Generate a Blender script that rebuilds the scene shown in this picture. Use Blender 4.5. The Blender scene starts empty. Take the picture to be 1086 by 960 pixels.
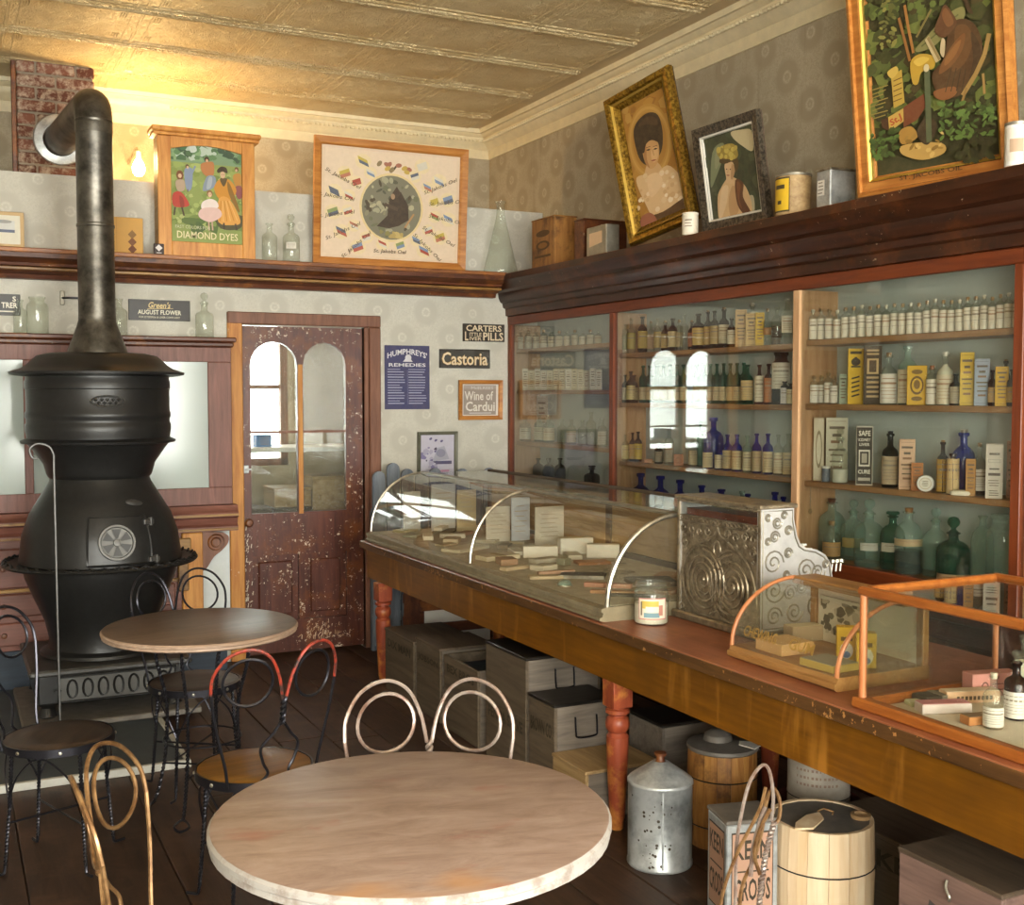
import bpy, bmesh, math, random
from mathutils import Vector, Matrix
random.seed(7)
R = math.radians
sc = bpy.context.scene
col = sc.collection
# ------------------------------------------------------------------ camera
FPX, YAW, HC = 1218.0, R(26.4), 1.65
PIT = math.atan(62 / FPX)
cd = bpy.data.cameras.new('camera'); cam = bpy.data.objects.new('camera', cd); col.objects.link(cam)
cd.sensor_fit = 'HORIZONTAL'; cd.sensor_width = 36; cd.lens = 36 * FPX / 1086; cd.clip_start = .05
cam.location = (0, 0, HC); cam.rotation_euler = (R(90) - PIT, 0, -YAW)
sc.camera = cam
# ------------------------------------------------------------------ light
w = bpy.data.worlds.new('daylight'); sc.world = w; w.use_nodes = True
w.node_tree.nodes['Background'].inputs[0].default_value = (.93, .96, 1, 1)
w.node_tree.nodes['Background'].inputs[1].default_value = 11.0
def area(name, loc, rot, sx, sy, power, color=(1, 1, 1)):
    l = bpy.data.lights.new(name, 'AREA'); l.shape = 'RECTANGLE'; l.size = sx; l.size_y = sy
    l.energy = power; l.color = color
    o = bpy.data.objects.new(name, l); col.objects.link(o); o.location = loc; o.rotation_euler = rot
    return o
# daylight that comes in through the shop windows of the front wall, behind the camera
area('shop_window_front_offscreen', (-1.1, -2.72, 1.75), (R(92), 0, 0), 2.3, 2.1, 300, (1, .97, .92))
area('shop_window_front_offscreen', (1.9, -2.72, 1.75), (R(92), 0, 0), 2.3, 2.1, 300, (1, .97, .92))
vs = sc.view_settings
vs.view_transform = 'Standard'; vs.look = 'None'; vs.exposure = 0.55; vs.gamma = 1.0; vs.use_curve_mapping = False
cy = sc.cycles
cy.transparent_max_bounces = 28; cy.max_bounces = 9; cy.diffuse_bounces = 5; cy.glossy_bounces = 4
cy.sample_clamp_indirect = 6; cy.caustics_reflective = False; cy.caustics_refractive = False
# ------------------------------------------------------------------ pixel -> place
_f = Vector((math.sin(YAW) * math.cos(PIT), math.cos(YAW) * math.cos(PIT), -math.sin(PIT)))
_r = Vector((math.cos(YAW), -math.sin(YAW), 0)); _u = _r.cross(_f); _c = Vector((0, 0, HC))
def ray(x, y): return _f + _r * ((x - 543) / FPX) - _u * ((y - 480) / FPX)
def pX(x, y, X): d = ray(x, y); return _c + d * (X / d.x)
def pY(x, y, Y): d = ray(x, y); return _c + d * (Y / d.y)
def pZ(x, y, Z): d = ray(x, y); return _c + d * ((Z - HC) / d.z)
def depth(p): return (Vector(p) - _c).dot(_f)
# ------------------------------------------------------------------ colour, materials
def L(h):
    h = h.lstrip('#')
    o = []
    for i in (0, 2, 4):
        c = int(h[i:i + 2], 16) / 255
        o.append(c / 12.92 if c <= .04045 else ((c + .055) / 1.055) ** 2.4)
    return (*o, 1)
MATS = {}
def nmat(name):
    m = bpy.data.materials.new(name); m.use_nodes = True
    nt = m.node_tree; nt.nodes.clear()
    out = nt.nodes.new('ShaderNodeOutputMaterial')
    MATS[name] = m
    return m, nt, out
def N(nt, t, **kw):
    n = nt.nodes.new('ShaderNode' + t)
    for k, v in kw.items():
        if k[0] == 'i' and k[1:].isdigit(): n.inputs[int(k[1:])].default_value = v
        else: setattr(n, k, v)
    return n
def mathn(nt, op, a, b=None):
    n = N(nt, 'Math', operation=op)
    for i, v in enumerate((a, b)):
        if v is None: continue
        if isinstance(v, (int, float)): n.inputs[i].default_value = v
        else: nt.links.new(v, n.inputs[i])
    return n.outputs[0]
def ramp(nt, fac, stops):
    n = N(nt, 'ValToRGB'); e = n.color_ramp.elements
    while len(e) < len(stops): e.new(.5)
    for el, (p, c) in zip(e, stops): el.position = p; el.color = c if len(c) == 4 else (*c, 1)
    nt.links.new(fac, n.inputs[0]); return n.outputs[0]
def mixc(nt, fac, a, b):
    n = N(nt, 'Mix', data_type='RGBA')
    for i, v in ((0, fac), (6, a), (7, b)):
        if isinstance(v, (int, float, tuple)): n.inputs[i].default_value = v
        else: nt.links.new(v, n.inputs[i])
    return n.outputs[2]
def bsdf(nt, out, colr, rough=.5, metal=0, spec=.5, bump=None, bstr=.2, bdist=.01):
    b = N(nt, 'BsdfPrincipled'); b.inputs['Roughness'].default_value = rough if isinstance(rough, (int, float)) else .5
    if not isinstance(rough, (int, float)): nt.links.new(rough, b.inputs['Roughness'])
    b.inputs['Metallic'].default_value = metal; b.inputs['Specular IOR Level'].default_value = spec
    if isinstance(colr, tuple): b.inputs['Base Color'].default_value = colr
    else: nt.links.new(colr, b.inputs['Base Color'])
    if bump is not None:
        bn = N(nt, 'Bump'); bn.inputs['Strength'].default_value = bstr; bn.inputs['Distance'].default_value = bdist
        nt.links.new(bump, bn.inputs['Height']); nt.links.new(bn.outputs[0], b.inputs['Normal'])
    nt.links.new(b.outputs[0], out.inputs[0]); return b
def coords(nt, scale=(1, 1, 1), rnd=True):
    tc = N(nt, 'TexCoord'); mp = N(nt, 'Mapping'); mp.inputs['Scale'].default_value = scale
    nt.links.new(tc.outputs['Object'], mp.inputs[0])
    if rnd:
        oi = N(nt, 'ObjectInfo'); nt.links.new(mathn(nt, 'MULTIPLY', oi.outputs['Random'], 37.), mp.inputs['Location'])
    return mp.outputs[0]
def noise(nt, vec, scale, detail=4, rough=.55, dist=0):
    n = N(nt, 'TexNoise'); n.inputs['Scale'].default_value = scale; n.inputs['Detail'].default_value = detail
    n.inputs['Roughness'].default_value = rough; n.inputs['Distortion'].default_value = dist
    nt.links.new(vec, n.inputs['Vector']); return n.outputs['Fac']
def wood(name, c1, c2, axis=0, rough=.45, scale=1., chips=None, chip_t=.68, spec=.4, vary=.0, c3=None):
    m, nt, out = nmat(name)
    s = [14, 14, 14]; s[axis] = 1.3
    v = coords(nt, tuple(a * scale for a in s))
    g = noise(nt, v, 2.2, 6, .65, .6)
    c = ramp(nt, g, [(.3, L(c1)), (.7, L(c2))])
    if c3:
        v3 = coords(nt, (1, 1, 1)); n3 = noise(nt, v3, 5, 5, .7)
        c = mixc(nt, ramp(nt, n3, [(.5, (0, 0, 0)), (.68, (1, 1, 1))]), c, L(c3))
    if chips:
        v2 = coords(nt, (1, 1, 1)); n2 = noise(nt, v2, 38, 4, .75); n4 = noise(nt, v2, 2.5, 2)
        k = ramp(nt, mathn(nt, 'ADD', n2, mathn(nt, 'MULTIPLY', n4, .25)), [(chip_t + .12, (0, 0, 0)), (chip_t + .15, (1, 1, 1))])
        c = mixc(nt, k, c, L(chips))
    if vary:
        oi = N(nt, 'ObjectInfo'); hs = N(nt, 'HueSaturation')
        nt.links.new(mathn(nt, 'ADD', mathn(nt, 'MULTIPLY', oi.outputs['Random'], vary), 1 - vary / 2), hs.inputs['Value'])
        nt.links.new(c, hs.inputs['Color']); c = hs.outputs[0]
    bsdf(nt, out, c, rough, 0, spec, g, .25, .004); return m
def paint(name, c, rough=.5, metal=0, var=.12, spec=.5, nscale=14, bstr=.08, c2=None, t=(.45, .6)):
    m, nt, out = nmat(name); v = coords(nt)
    n = noise(nt, v, nscale, 5, .65); a = L(c)
    b = L(c2) if c2 else tuple(x * (1 - var * 2) for x in a[:3]) + (1,)
    bsdf(nt, out, ramp(nt, n, [(t[0] - .15 if not c2 else t[0], b), (t[1] + .1 if not c2 else t[1], a)]), rough, metal, spec, n, bstr, .004); return m
def glass(name, tint, gloss=.06, haze=.06, hazec='#dfe4dc', edge=.5, rp_=4.2):
    """thin-walled old glass: tinted see-through, brighter rim reflections, a share of flat diffuse colour"""
    m, nt, out = nmat(name)
    lw = N(nt, 'LayerWeight'); lw.inputs[0].default_value = .35
    fc = N(nt, 'LayerWeight'); fc.inputs[0].default_value = .5
    refl = mathn(nt, 'ADD', mathn(nt, 'MULTIPLY', mathn(nt, 'POWER', fc.outputs['Facing'], rp_), .9), .038)
    t = L(tint); d = tuple(c ** (1 + edge * 2) for c in t[:3]) + (1,)
    tr = N(nt, 'BsdfTransparent'); nt.links.new(mixc(nt, lw.outputs['Facing'], t, d), tr.inputs[0])
    gl = N(nt, 'BsdfGlossy'); gl.inputs['Roughness'].default_value = gloss
    df = N(nt, 'BsdfDiffuse'); df.inputs[0].default_value = L(hazec)
    m1 = N(nt, 'MixShader'); m1.inputs[0].default_value = haze
    nt.links.new(tr.outputs[0], m1.inputs[1]); nt.links.new(df.outputs[0], m1.inputs[2])
    m2 = N(nt, 'MixShader'); nt.links.new(refl, m2.inputs[0])
    nt.links.new(m1.outputs[0], m2.inputs[1]); nt.links.new(gl.outputs[0], m2.inputs[2])
    nt.links.new(m2.outputs[0], out.inputs[0]); return m
def printmat(name='print', rough=.6, noise_amt=.15):
    m, nt, out = nmat(name)
    a = N(nt, 'VertexColor'); a.layer_name = 'Col'
    n = noise(nt, coords(nt), 30, 4, .7)
    c = mixc(nt, mathn(nt, 'MULTIPLY', n, noise_amt * 2), a.outputs[0], (.28, .2, .1, 1))
    bsdf(nt, out, c, rough, 0, .3); return m
# ------------------------------------------------------------------ mesh builder
class MB:
    def __init__(s): s.v = []; s.f = []; s.c = []; s.cur = None; s.M = None
    def tr(s, p):
        p = Vector(p); return s.M @ p if s.M is not None else p
    def add(s, vs, fs, colr=None, convex=False):
        b = len(s.v); vs = [s.tr(p) for p in vs]; s.v += vs
        ctr = sum(vs, Vector()) / len(vs) if convex else None
        for f in fs:
            if convex:
                p = [vs[i] for i in f]; n = (p[1] - p[0]).cross(p[2] - p[0]); fc = sum(p, Vector()) / len(p)
                if n.dot(fc - ctr) < 0: f = f[::-1]
            s.f.append([b + i for i in f]); s.c.append(colr or s.cur)
        return s
    def box(s, x0, y0, z0, x1, y1, z1, c=0, colr=None):
        lo = (min(x0, x1), min(y0, y1), min(z0, z1)); hi = (max(x0, x1), max(y0, y1), max(z0, z1))
        if c <= 0:
            vs = [(X, Y, Z) for X in (lo[0], hi[0]) for Y in (lo[1], hi[1]) for Z in (lo[2], hi[2])]
            return s.add(vs, [(0, 1, 3, 2), (4, 6, 7, 5), (0, 4, 5, 1), (2, 3, 7, 6), (0, 2, 6, 4), (1, 5, 7, 3)], colr, True)
        c = min(c, .45 * min(hi[i] - lo[i] for i in range(3)))
        vs = []; idx = {}
        for a in (0, 1):
            for b in (0, 1):
                for d in (0, 1):
                    sg = (a, b, d)
                    for ax in range(3):
                        p = []
                        for k in range(3):
                            e = hi[k] if sg[k] else lo[k]
                            if k != ax: e += -c if sg[k] else c
                            p.append(e)
                        idx[(sg, ax)] = len(vs); vs.append(p)
        fs = []
        for ax in range(3):
            o = [k for k in range(3) if k != ax]
            for sd in (0, 1):
                q = []
                for (i, j) in ((0, 0), (1, 0), (1, 1), (0, 1)):
                    g = [0, 0, 0]; g[ax] = sd; g[o[0]] = i; g[o[1]] = j; q.append(idx[(tuple(g), ax)])
                fs.append(q)
            for (i, j) in ((0, 0), (1, 0), (1, 1), (0, 1)):
                g0 = [0, 0, 0]; g0[o[0]] = i; g0[o[1]] = j; g1 = list(g0); g1[ax] = 1
                fs.append([idx[(tuple(g0), o[0])], idx[(tuple(g1), o[0])], idx[(tuple(g1), o[1])], idx[(tuple(g0), o[1])]])
        for a in (0, 1):
            for b in (0, 1):
                for d in (0, 1): fs.append([idx[((a, b, d), k)] for k in range(3)])
        return s.add(vs, fs, colr, True)
    def lathe(s, prof, n=20, ctr=(0, 0, 0), colr=None, a0=0, a1=2 * math.pi, sq=1.0):
        full = abs(a1 - a0) > 6.28; vs = []; rings = []
        for r, z in prof:
            if r < 1e-6: rings.append([len(vs)]); vs.append((ctr[0], ctr[1], ctr[2] + z)); continue
            k = []
            for i in range(n if full else n + 1):
                a = a0 + (a1 - a0) * i / n; k.append(len(vs)); vs.append((ctr[0] + r * math.cos(a), ctr[1] + r * sq * math.sin(a), ctr[2] + z))
            rings.append(k)
        fs = []
        for p, q in zip(rings, rings[1:]):
            m = n
            for i in range(m):
                j = (i + 1) % n if full else i + 1
                if len(p) == 1 and len(q) == 1: continue
                if len(p) == 1: fs.append([p[0], q[j], q[i]])
                elif len(q) == 1: fs.append([p[i], p[j], q[0]])
                else: fs.append([p[i], p[j], q[j], q[i]])
        return s.add(vs, fs, colr)
    def tube(s, path, r, n=6, closed=False, colr=None, cap=True):
        P = [Vector(p) for p in path]; m = len(P); vs = []; fs = []; up = None
        for i in range(m):
            if closed: t = P[(i + 1) % m] - P[i - 1]
            else: t = P[min(i + 1, m - 1)] - P[max(i - 1, 0)]
            if t.length < 1e-9: t = Vector((0, 0, 1))
            t.normalize()
            if up is None:
                up = Vector((0, 0, 1)) if abs(t.z) < .9 else Vector((1, 0, 0))
            up = (up - t * up.dot(t))
            if up.length < 1e-6: up = t.orthogonal()
            up.normalize(); b = t.cross(up)
            rr = r[i] if isinstance(r, (list, tuple)) else r
            for k in range(n):
                a = 2 * math.pi * k / n; vs.append(P[i] + (up * math.cos(a) + b * math.sin(a)) * rr)
        for i in range(m if closed else m - 1):
            for k in range(n):
                a, b2 = i * n + k, i * n + (k + 1) % n; j = (i + 1) % m
                fs.append([a, b2, j * n + (k + 1) % n, j * n + k])
        if cap and not closed: fs.append(list(range(n))[::-1]); fs.append([(m - 1) * n + k for k in range(n)])
        return s.add(vs, fs, colr)
    def twist(s, path, r, off, turns=60, n=5, colr=None, strands=2, step=None):
        P = [Vector(p) for p in path]
        d = [0]
        for a, b in zip(P, P[1:]): d.append(d[-1] + (b - a).length)
        tot = d[-1]; cnt = max(6, int(tot * turns * 7)); 
        for q in range(strands):
            pts = []
            for i in range(cnt + 1):
                x = tot * i / cnt; k = 0
                while k < len(d) - 2 and d[k + 1] < x: k += 1
                f = (x - d[k]) / max(1e-9, d[k + 1] - d[k]); p = P[k].lerp(P[k + 1], f); t = (P[k + 1] - P[k]).normalized()
                u = t.orthogonal() if abs(t.z) < .2 else (Vector((1, 0, 0)) - t * t.x).normalized()
                u.normalize(); b = t.cross(u); a = 2 * math.pi * (turns * x) + q * 2 * math.pi / strands
                pts.append(p + (u * math.cos(a) + b * math.sin(a)) * off)
            s.tube(pts, r, n, colr=colr)
        return s
    def prism(s, poly, y0, y1, colr=None, plane='xz'):
        """closed outline extruded; outline in x,z (along y) or x,y (along z) or y,z (along x)"""
        n = len(poly)
        def mk(a, b, h): return {'xz': (a, h, b), 'xy': (a, b, h), 'yz': (h, a, b)}[plane]
        vs = [mk(a, b, y0) for a, b in poly] + [mk(a, b, y1) for a, b in poly]
        ar = sum(poly[i][0] * poly[(i + 1) % n][1] - poly[(i + 1) % n][0] * poly[i][1] for i in range(n))
        flip = (ar > 0) != (plane == 'xz'); 
        if (y1 < y0): flip = not flip
        fs = [list(range(n)), list(range(n, 2 * n))[::-1]] + [[i, i + n, (i + 1) % n + n, (i + 1) % n] for i in range(n)]
        if flip: fs = [f[::-1] for f in fs]
        return s.add(vs, fs, colr)
    def mesh(s, name='m', smooth=False, ang=38):
        me = bpy.data.meshes.new(name); me.from_pydata([tuple(p) for p in s.v], [], s.f)
        if any(c is not None for c in s.c):
            at = me.color_attributes.new('Col', 'FLOAT_COLOR', 'CORNER'); dat = []
            for f, c in zip(s.f, s.c): dat += list(c or (1, 1, 1, 1)) * len(f)
            at.data.foreach_set('color', dat)
        if smooth:
            me.polygons.foreach_set('use_smooth', [True] * len(me.polygons)); me.set_sharp_from_angle(angle=R(ang))
        me.update(); return me
    def build(s, name, mat, parent=None, smooth=False, loc=(0, 0, 0), rot=(0, 0, 0), ang=38):
        return ob(name, s.mesh(name, smooth, ang), mat, parent, loc, rot)
def ob(name, me, mat, parent=None, loc=(0, 0, 0), rot=(0, 0, 0)):
    if mat is not None and not me.materials: me.materials.append(MATS[mat] if isinstance(mat, str) else mat)
    o = bpy.data.objects.new(name, me); col.objects.link(o); o.parent = parent; o.location = loc; o.rotation_euler = rot
    return o
def tag(o, label=None, cat=None, group=None, kind=None):
    if label: o['label'] = label
    if cat: o['category'] = cat
    if group: o['group'] = group
    if kind: o['kind'] = kind
    return o
ORD = 'first second third fourth fifth sixth seventh eighth ninth tenth eleventh twelfth thirteenth fourteenth fifteenth sixteenth seventeenth eighteenth nineteenth twentieth twenty-first twenty-second twenty-third twenty-fourth twenty-fifth twenty-sixth'.split()
def thing(name, label, cat, loc=(0, 0, 0), rz=0, group=None, rot=None):
    o = bpy.data.objects.new(name, None); col.objects.link(o); o.location = loc
    o.rotation_euler = rot or (0, 0, rz); o.empty_display_size = .05
    return tag(o, label, cat, group)
def struct(name, mb, mat, smooth=False): return tag(mb.build(name, mat, None, smooth), kind='structure')
def dup(root, loc=None, rz=None, label=None, group=None, scale=None):
    r = root.copy(); col.objects.link(r)
    if loc is not None: r.location = loc
    if rz is not None: r.rotation_euler = (0, 0, rz)
    if scale: r.scale = scale
    if label: r['label'] = label
    if group: r['group'] = group
    for ch in list(root.children):
        c = ch.copy(); col.objects.link(c); c.parent = r
        for g in list(ch.children):
            d = g.copy(); col.objects.link(d); d.parent = c
    return r
def spline(pts, n=8, closed=False):
    P = [Vector(p) for p in pts]; m = len(P); o = []
    rng = m if closed else m - 1
    for i in range(rng):
        if closed: a, b, c, d = P[i - 1], P[i], P[(i + 1) % m], P[(i + 2) % m]
        else: a, b, c, d = P[max(i - 1, 0)], P[i], P[i + 1], P[min(i + 2, m - 1)]
        for k in range(n):
            t = k / n; o.append(.5 * ((2 * b) + (c - a) * t + (2 * a - 5 * b + 4 * c - d) * t * t + (3 * b - a - 3 * c + d) * t ** 3))
    if not closed: o.append(P[-1])
    return o
# ------------------------------------------------------------------ lettering and flat prints
_tc = {}
def glyphs(s, bold=.0, shear=0.):
    k = (s, bold, shear)
    if k in _tc: return _tc[k]
    cu = bpy.data.curves.new('t', 'FONT'); cu.body = s; cu.offset = bold; cu.shear = shear; cu.resolution_u = 2; cu.fill_mode = 'FRONT'
    o = bpy.data.objects.new('t', cu); col.objects.link(o)
    dg = bpy.context.evaluated_depsgraph_get(); me = bpy.data.meshes.new_from_object(o.evaluated_get(dg))
    v = [tuple(p.co) for p in me.vertices]; f = [list(p.vertices) for p in me.polygons]
    bpy.data.objects.remove(o); bpy.data.curves.remove(cu); bpy.data.meshes.remove(me)
    xs = [p[0] for p in v] or [0]; ys = [p[1] for p in v] or [0]
    _tc[k] = (v, f, min(xs), max(xs), min(ys), max(ys)); return _tc[k]
class Pic(MB):
    """flat printed sheet: x right, z up, faces -y; every shape lies a hair above the one before"""
    def __init__(s, st=.00006): super().__init__(); s.k = 0; s.st = st
    def _a(s, pts, c, fs=None):
        s.k += 1; y = -s.k * s.st; n = len(pts)
        if fs is None:
            ar = sum(pts[i][0] * pts[(i + 1) % n][1] - pts[(i + 1) % n][0] * pts[i][1] for i in range(n))
            fs = [list(range(n)) if ar > 0 else list(range(n))[::-1]]
        return s.add([(p[0], y, p[1]) for p in pts], fs, L(c) if isinstance(c, str) else c)
    def rect(s, x0, z0, x1, z1, c): return s._a([(x0, z0), (x1, z0), (x1, z1), (x0, z1)], c)
    def poly(s, pts, c): return s._a(pts, c)
    def ell(s, cx, cz, rx, rz, c, rot=0, n=18):
        ca, sa = math.cos(rot), math.sin(rot)
        return s._a([(cx + rx * math.cos(a) * ca - rz * math.sin(a) * sa, cz + rx * math.cos(a) * sa + rz * math.sin(a) * ca) for a in [2 * math.pi * i / n for i in range(n)]], c)
    def blobs(s, n, x0, z0, x1, z1, cols, r0, r1, rnd=random):
        for _ in range(n):
            cx, cz = rnd.uniform(x0, x1), rnd.uniform(z0, z1); r = rnd.uniform(r0, r1); k = rnd.randint(5, 8)
            s._a([(min(max(cx + r * rnd.uniform(.6, 1.2) * math.cos(6.283 * i / k), x0), x1), min(max(cz + r * rnd.uniform(.5, 1.) * math.sin(6.283 * i / k), z0), z1)) for i in range(k)], rnd.choice(cols))
    def line(s, x0, z0, x1, z1, t, c):
        d = Vector((x1 - x0, z1 - z0)); d.normalize(); nx, nz = -d.y * t / 2, d.x * t / 2
        return s._a([(x0 - nx, z0 - nz), (x1 - nx, z1 - nz), (x1 + nx, z1 + nz), (x0 + nx, z0 + nz)], c)
    def text(s, t, cx, cz, w, h, c, bold=.01, shear=0., rot=0, arch=0):
        v, f, a, b, lo, hi = glyphs(t, bold, shear)
        if not f: return s
        pts = []
        ca, sa = math.cos(rot), math.sin(rot)
        for p in v:
            x = ((p[0] - a) / (b - a) - .5) * w; z = ((p[1] - lo) / max(1e-6, hi - lo) - .5) * h
            z += arch * (1 - (2 * x / w) ** 2) - arch * .5
            pts.append((cx + x * ca - z * sa, cz + x * sa + z * ca))
        return s._a(pts, c, f)
    def lines(s, x0, x1, z1, n, dz, t, c, rnd=random):
        for i in range(n): s.rect(x0 + (x1 - x0) * rnd.uniform(0, .12), z1 - i * dz - t, x1 - (x1 - x0) * rnd.uniform(0, .25), z1 - i * dz, c)
def corners(BL, BR, TL):
    """placing matrix of a flat thing from three of its corners in the room"""
    BL, BR, TL = Vector(BL), Vector(BR), Vector(TL); X = (BR - BL); wd = X.length; X.normalize(); Z = TL - BL; Z = Z - X * Z.dot(X); ht = Z.length; Z.normalize(); Y = Z.cross(X)
    M = Matrix((X, Y, Z)).transposed().to_4x4(); M.translation = BL
    return M, wd, ht
def frame_mb(wd, ht, t, d, prof=None):
    """mitred picture frame outline 0..wd, 0..ht with bar width t; profile = list of (inset fraction, height toward viewer)"""
    prof = prof or [(0, 0), (0, d), (.75, d * .8), (1, d * .45), (1, 0)]
    m = MB(); rings = []
    vs = []
    for q, h in prof:
        i = q * t; rings.append([len(vs) + k for k in range(4)]); vs += [(i, -h, i), (wd - i, -h, i), (wd - i, -h, ht - i), (i, -h, ht - i)]
    fs = []
    for a, b in zip(rings, rings[1:]):
        for k in range(4): fs.append([a[k], a[(k + 1) % 4], b[(k + 1) % 4], b[k]])
    return m.add(vs, fs)
def rect_ring(x0, z0, x1, z1): return [(x0, z0), (x1, z0), (x1, z1), (x0, z1)]
# ------------------------------------------------------------------ materials
wood('wood_dark', '#3a1d10', '#6a3a22', 0, .4, chips='#a89a80', chip_t=.70, c3='#8a5426')
wood('wood_dark_y', '#241108', '#452414', 1, .33, chips='#c9b79a', chip_t=.69, c3='#5a3016')
wood('wood_rail', '#6a3d22', '#9a6338', 0, .4, chips='#d8c8a8', chip_t=.74, c3='#b4702e')
wood('wood_hutch', '#5c3628', '#855446', 0, .45, chips='#b9a690', chip_t=.76)
wood('wood_hutch_v', '#5c3628', '#855446', 2, .45, chips='#b9a690', chip_t=.76)
wood('wood_gilt', '#6e4a20', '#b08545', 0, .4, c3='#5c3a20')
wood('wood_door', '#42241c', '#66392c', 2, .35, chips='#d9c4ac', chip_t=.618, c3='#74401c')
wood('wood_casing', '#64402f', '#8a5d47', 2, .5, chips='#d8c0a0', chip_t=.72)
wood('wood_casing_ochre', '#a8662a', '#d09448', 2, .5, chips='#e8d8b8', chip_t=.7)
wood('wood_redframe', '#5a2612', '#7e3c1b', 1, .4)
wood('wood_redframe_v', '#5e2a14', '#84401e', 2, .4)
wood('wood_shelf', '#8a6038', '#b58a5c', 1, .5)
wood('wood_side', '#a87c54', '#cfa67c', 2, .55)
wood('wood_countertop', '#82482f', '#a2654a', 1, .35, c3='#a86a44', chips='#d8b088', chip_t=.74)
wood('wood_counteredge', '#3e2612', '#6c4a26', 1, .45, chips='#b8844c', chip_t=.62)
wood('wood_leg', '#7e3620', '#9e4c30', 2, .4, c3='#d08a40')
wood('wood_plank', '#2a1c14', '#493325', 1, .5, vary=.35, c3='#553c2c')
wood('wood_crate', '#4c4033', '#6c5d4a', 1, .7, vary=.25)
wood('wood_crate_dark', '#4a3d30', '#6a5846', 1, .7)
wood('wood_crate_grey', '#5e554b', '#877a6c', 0, .7, vary=.2)
wood('wood_crate_pink', '#70584f', '#96786c', 1, .6)
wood('wood_box_tan', '#8a6c46', '#b89a6c', 1, .6)
wood('wood_black', '#15120f', '#2a241e', 0, .4)
wood('wood_keg', '#d8b68a', '#ecd8b8', 2, .55, scale=.6)
wood('wood_keg_dark', '#7a4a20', '#b07e40', 2, .5, c3='#4a2c18')
wood('wood_oak', '#8c6030', '#b0844e', 1, .45)
wood('wood_oak_v', '#8c6030', '#b0844e', 2, .45)
wood('wood_orange', '#8a4a1c', '#b0692c', 1, .35)
wood('wood_orange_v', '#b0683a', '#cc8858', 2, .35)
wood('wood_frame', '#9a5a22', '#c98a44', 0, .35)
wood('wood_frame_pine', '#b06a28', '#dda050', 2, .4)
wood('wood_tabletop', '#5e4a3c', '#786352', 0, .36, c3='#503e32')
wood('wood_table_edge', '#8a705c', '#b09680', 0, .5, chips='#d8c8b4', chip_t=.68)
wood('wood_seat_dark', '#2a1f18', '#4a3a2e', 0, .4)
wood('wood_seat_gold', '#62420f', '#875c1e', 0, .3)
wood('wood_blue', '#1e2630', '#2e3a48', 0, .5)
wood('wood_picket', '#5c6470', '#868c94', 2, .6, chips='#b0a890', chip_t=.74, vary=.2)
paint('zinc_edge', '#c9c6bb', .5, 0, .1)
paint('cast_iron', '#333231', .38, .55, .12, bstr=.15, nscale=30)
paint('cast_iron_light', '#5c5a57', .42, .5, .2, nscale=20)
paint('stove_pipe', '#6e6960', .36, .75, .2, c2='#3f3b35', t=(.35, .62), nscale=9)
paint('wire_black', '#38373d', .28, .75, .1)
paint('wire_silver', '#a6978d', .35, .45, .15, c2='#84685a', t=(.36, .55), nscale=18)
paint('wire_gold', '#9c7850', .34, .55, .2, c2='#6e4e30', t=(.4, .6), nscale=20)
paint('wire_red', '#a03a28', .45, .2, .3, c2='#40302c', t=(.4, .55), nscale=30)
paint('iron_grey', '#5f5d59', .42, .45, .1)
paint('nickel', '#c9c3b4', .28, .9, .15, c2='#8a8273', t=(.35, .6))
paint('register_bronze', '#a3947b', .38, .6, .2, c2='#6e614e', t=(.35, .6), nscale=25)
paint('register_groove', '#3a3126', .5, .4, .1)
paint('register_silver', '#dcdad8', .38, .55, .1, nscale=25)
paint('galvanised', '#c4c6c4', .4, .5, .2, c2='#8e908e', t=(.36, .62), nscale=10)
paint('tin_dull', '#a39c8c', .4, .6, .2)
paint('slate', '#4a5052', .6, 0, .15, nscale=6)
paint('plaster', '#d8d0c0', .8, 0, .05)
paint('white_enamel', '#e6e2da', .35, 0, .05)
paint('white_panel', '#d8dbd6', .5, 0, .05)
paint('black_enamel', '#14110f', .3, 0, .1)
paint('blue_enamel', '#2c3468', .4, 0, .15)
paint('cork', '#b08a5c', .8, 0, .2)
paint('black_cap', '#1c1a18', .4, 0, .1)
paint('wax', '#e4d8c2', .5, 0, .05)
paint('liquid_dark', '#1c1210', .15, 0, .1)
paint('liquid_brown', '#4a2a14', .15, 0, .1)
paint('liquid_red', '#5a2018', .15, 0, .1)
paint('powder_white', '#e2dccb', .8, 0, .05)
paint('rope_grass', '#6b4c34', .8, 0, .2)
paint('lid_grey', '#7c746a', .6, .2, .2)
paint('case_base', '#9a8c6e', .5, .15, .2)
paint('case_lining', '#cbbfa8', .8, 0, .15)
paint('paper_old', '#b3a898', .8, 0, .15)
paint('red_tray', '#4a211c', .5, .1, .2)
paint('gilt', '#b08a34', .3, .75, .25, c2='#6a4e18', t=(.4, .6), nscale=60, bstr=.5)
paint('gilt_bright', '#e0bb5a', .3, .8, .1)
paint('silver_frame', '#6a5f50', .4, .5, .3, c2='#2e2820', t=(.4, .6), nscale=70, bstr=.6)
paint('grey_frame', '#6c6a58', .5, .1, .2)
paint('soft_dark', '#26211c', .7, 0, .1)
paint('teal_back', '#c3cbc3', .7, 0, .06, nscale=4)
paint('ceiling_cream', '#c9b288', .42, .12, .1, nscale=5)
paint('crown_cream', '#e4d4ae', .45, 0, .08)
paint('cloth_white', '#ddd6c8', .9, 0, .05)
printmat('print'); printmat('print_gloss', .35, .05)
glass('glass_clear', '#f6f8f4', .05, .05, edge=.25); glass('glass_pane', '#f8f9f6', .006, .006, edge=.1, rp_=3.1)
glass('glass_case', '#f8f8f3', .03, .03, '#d8d2c0', edge=.1)
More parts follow.
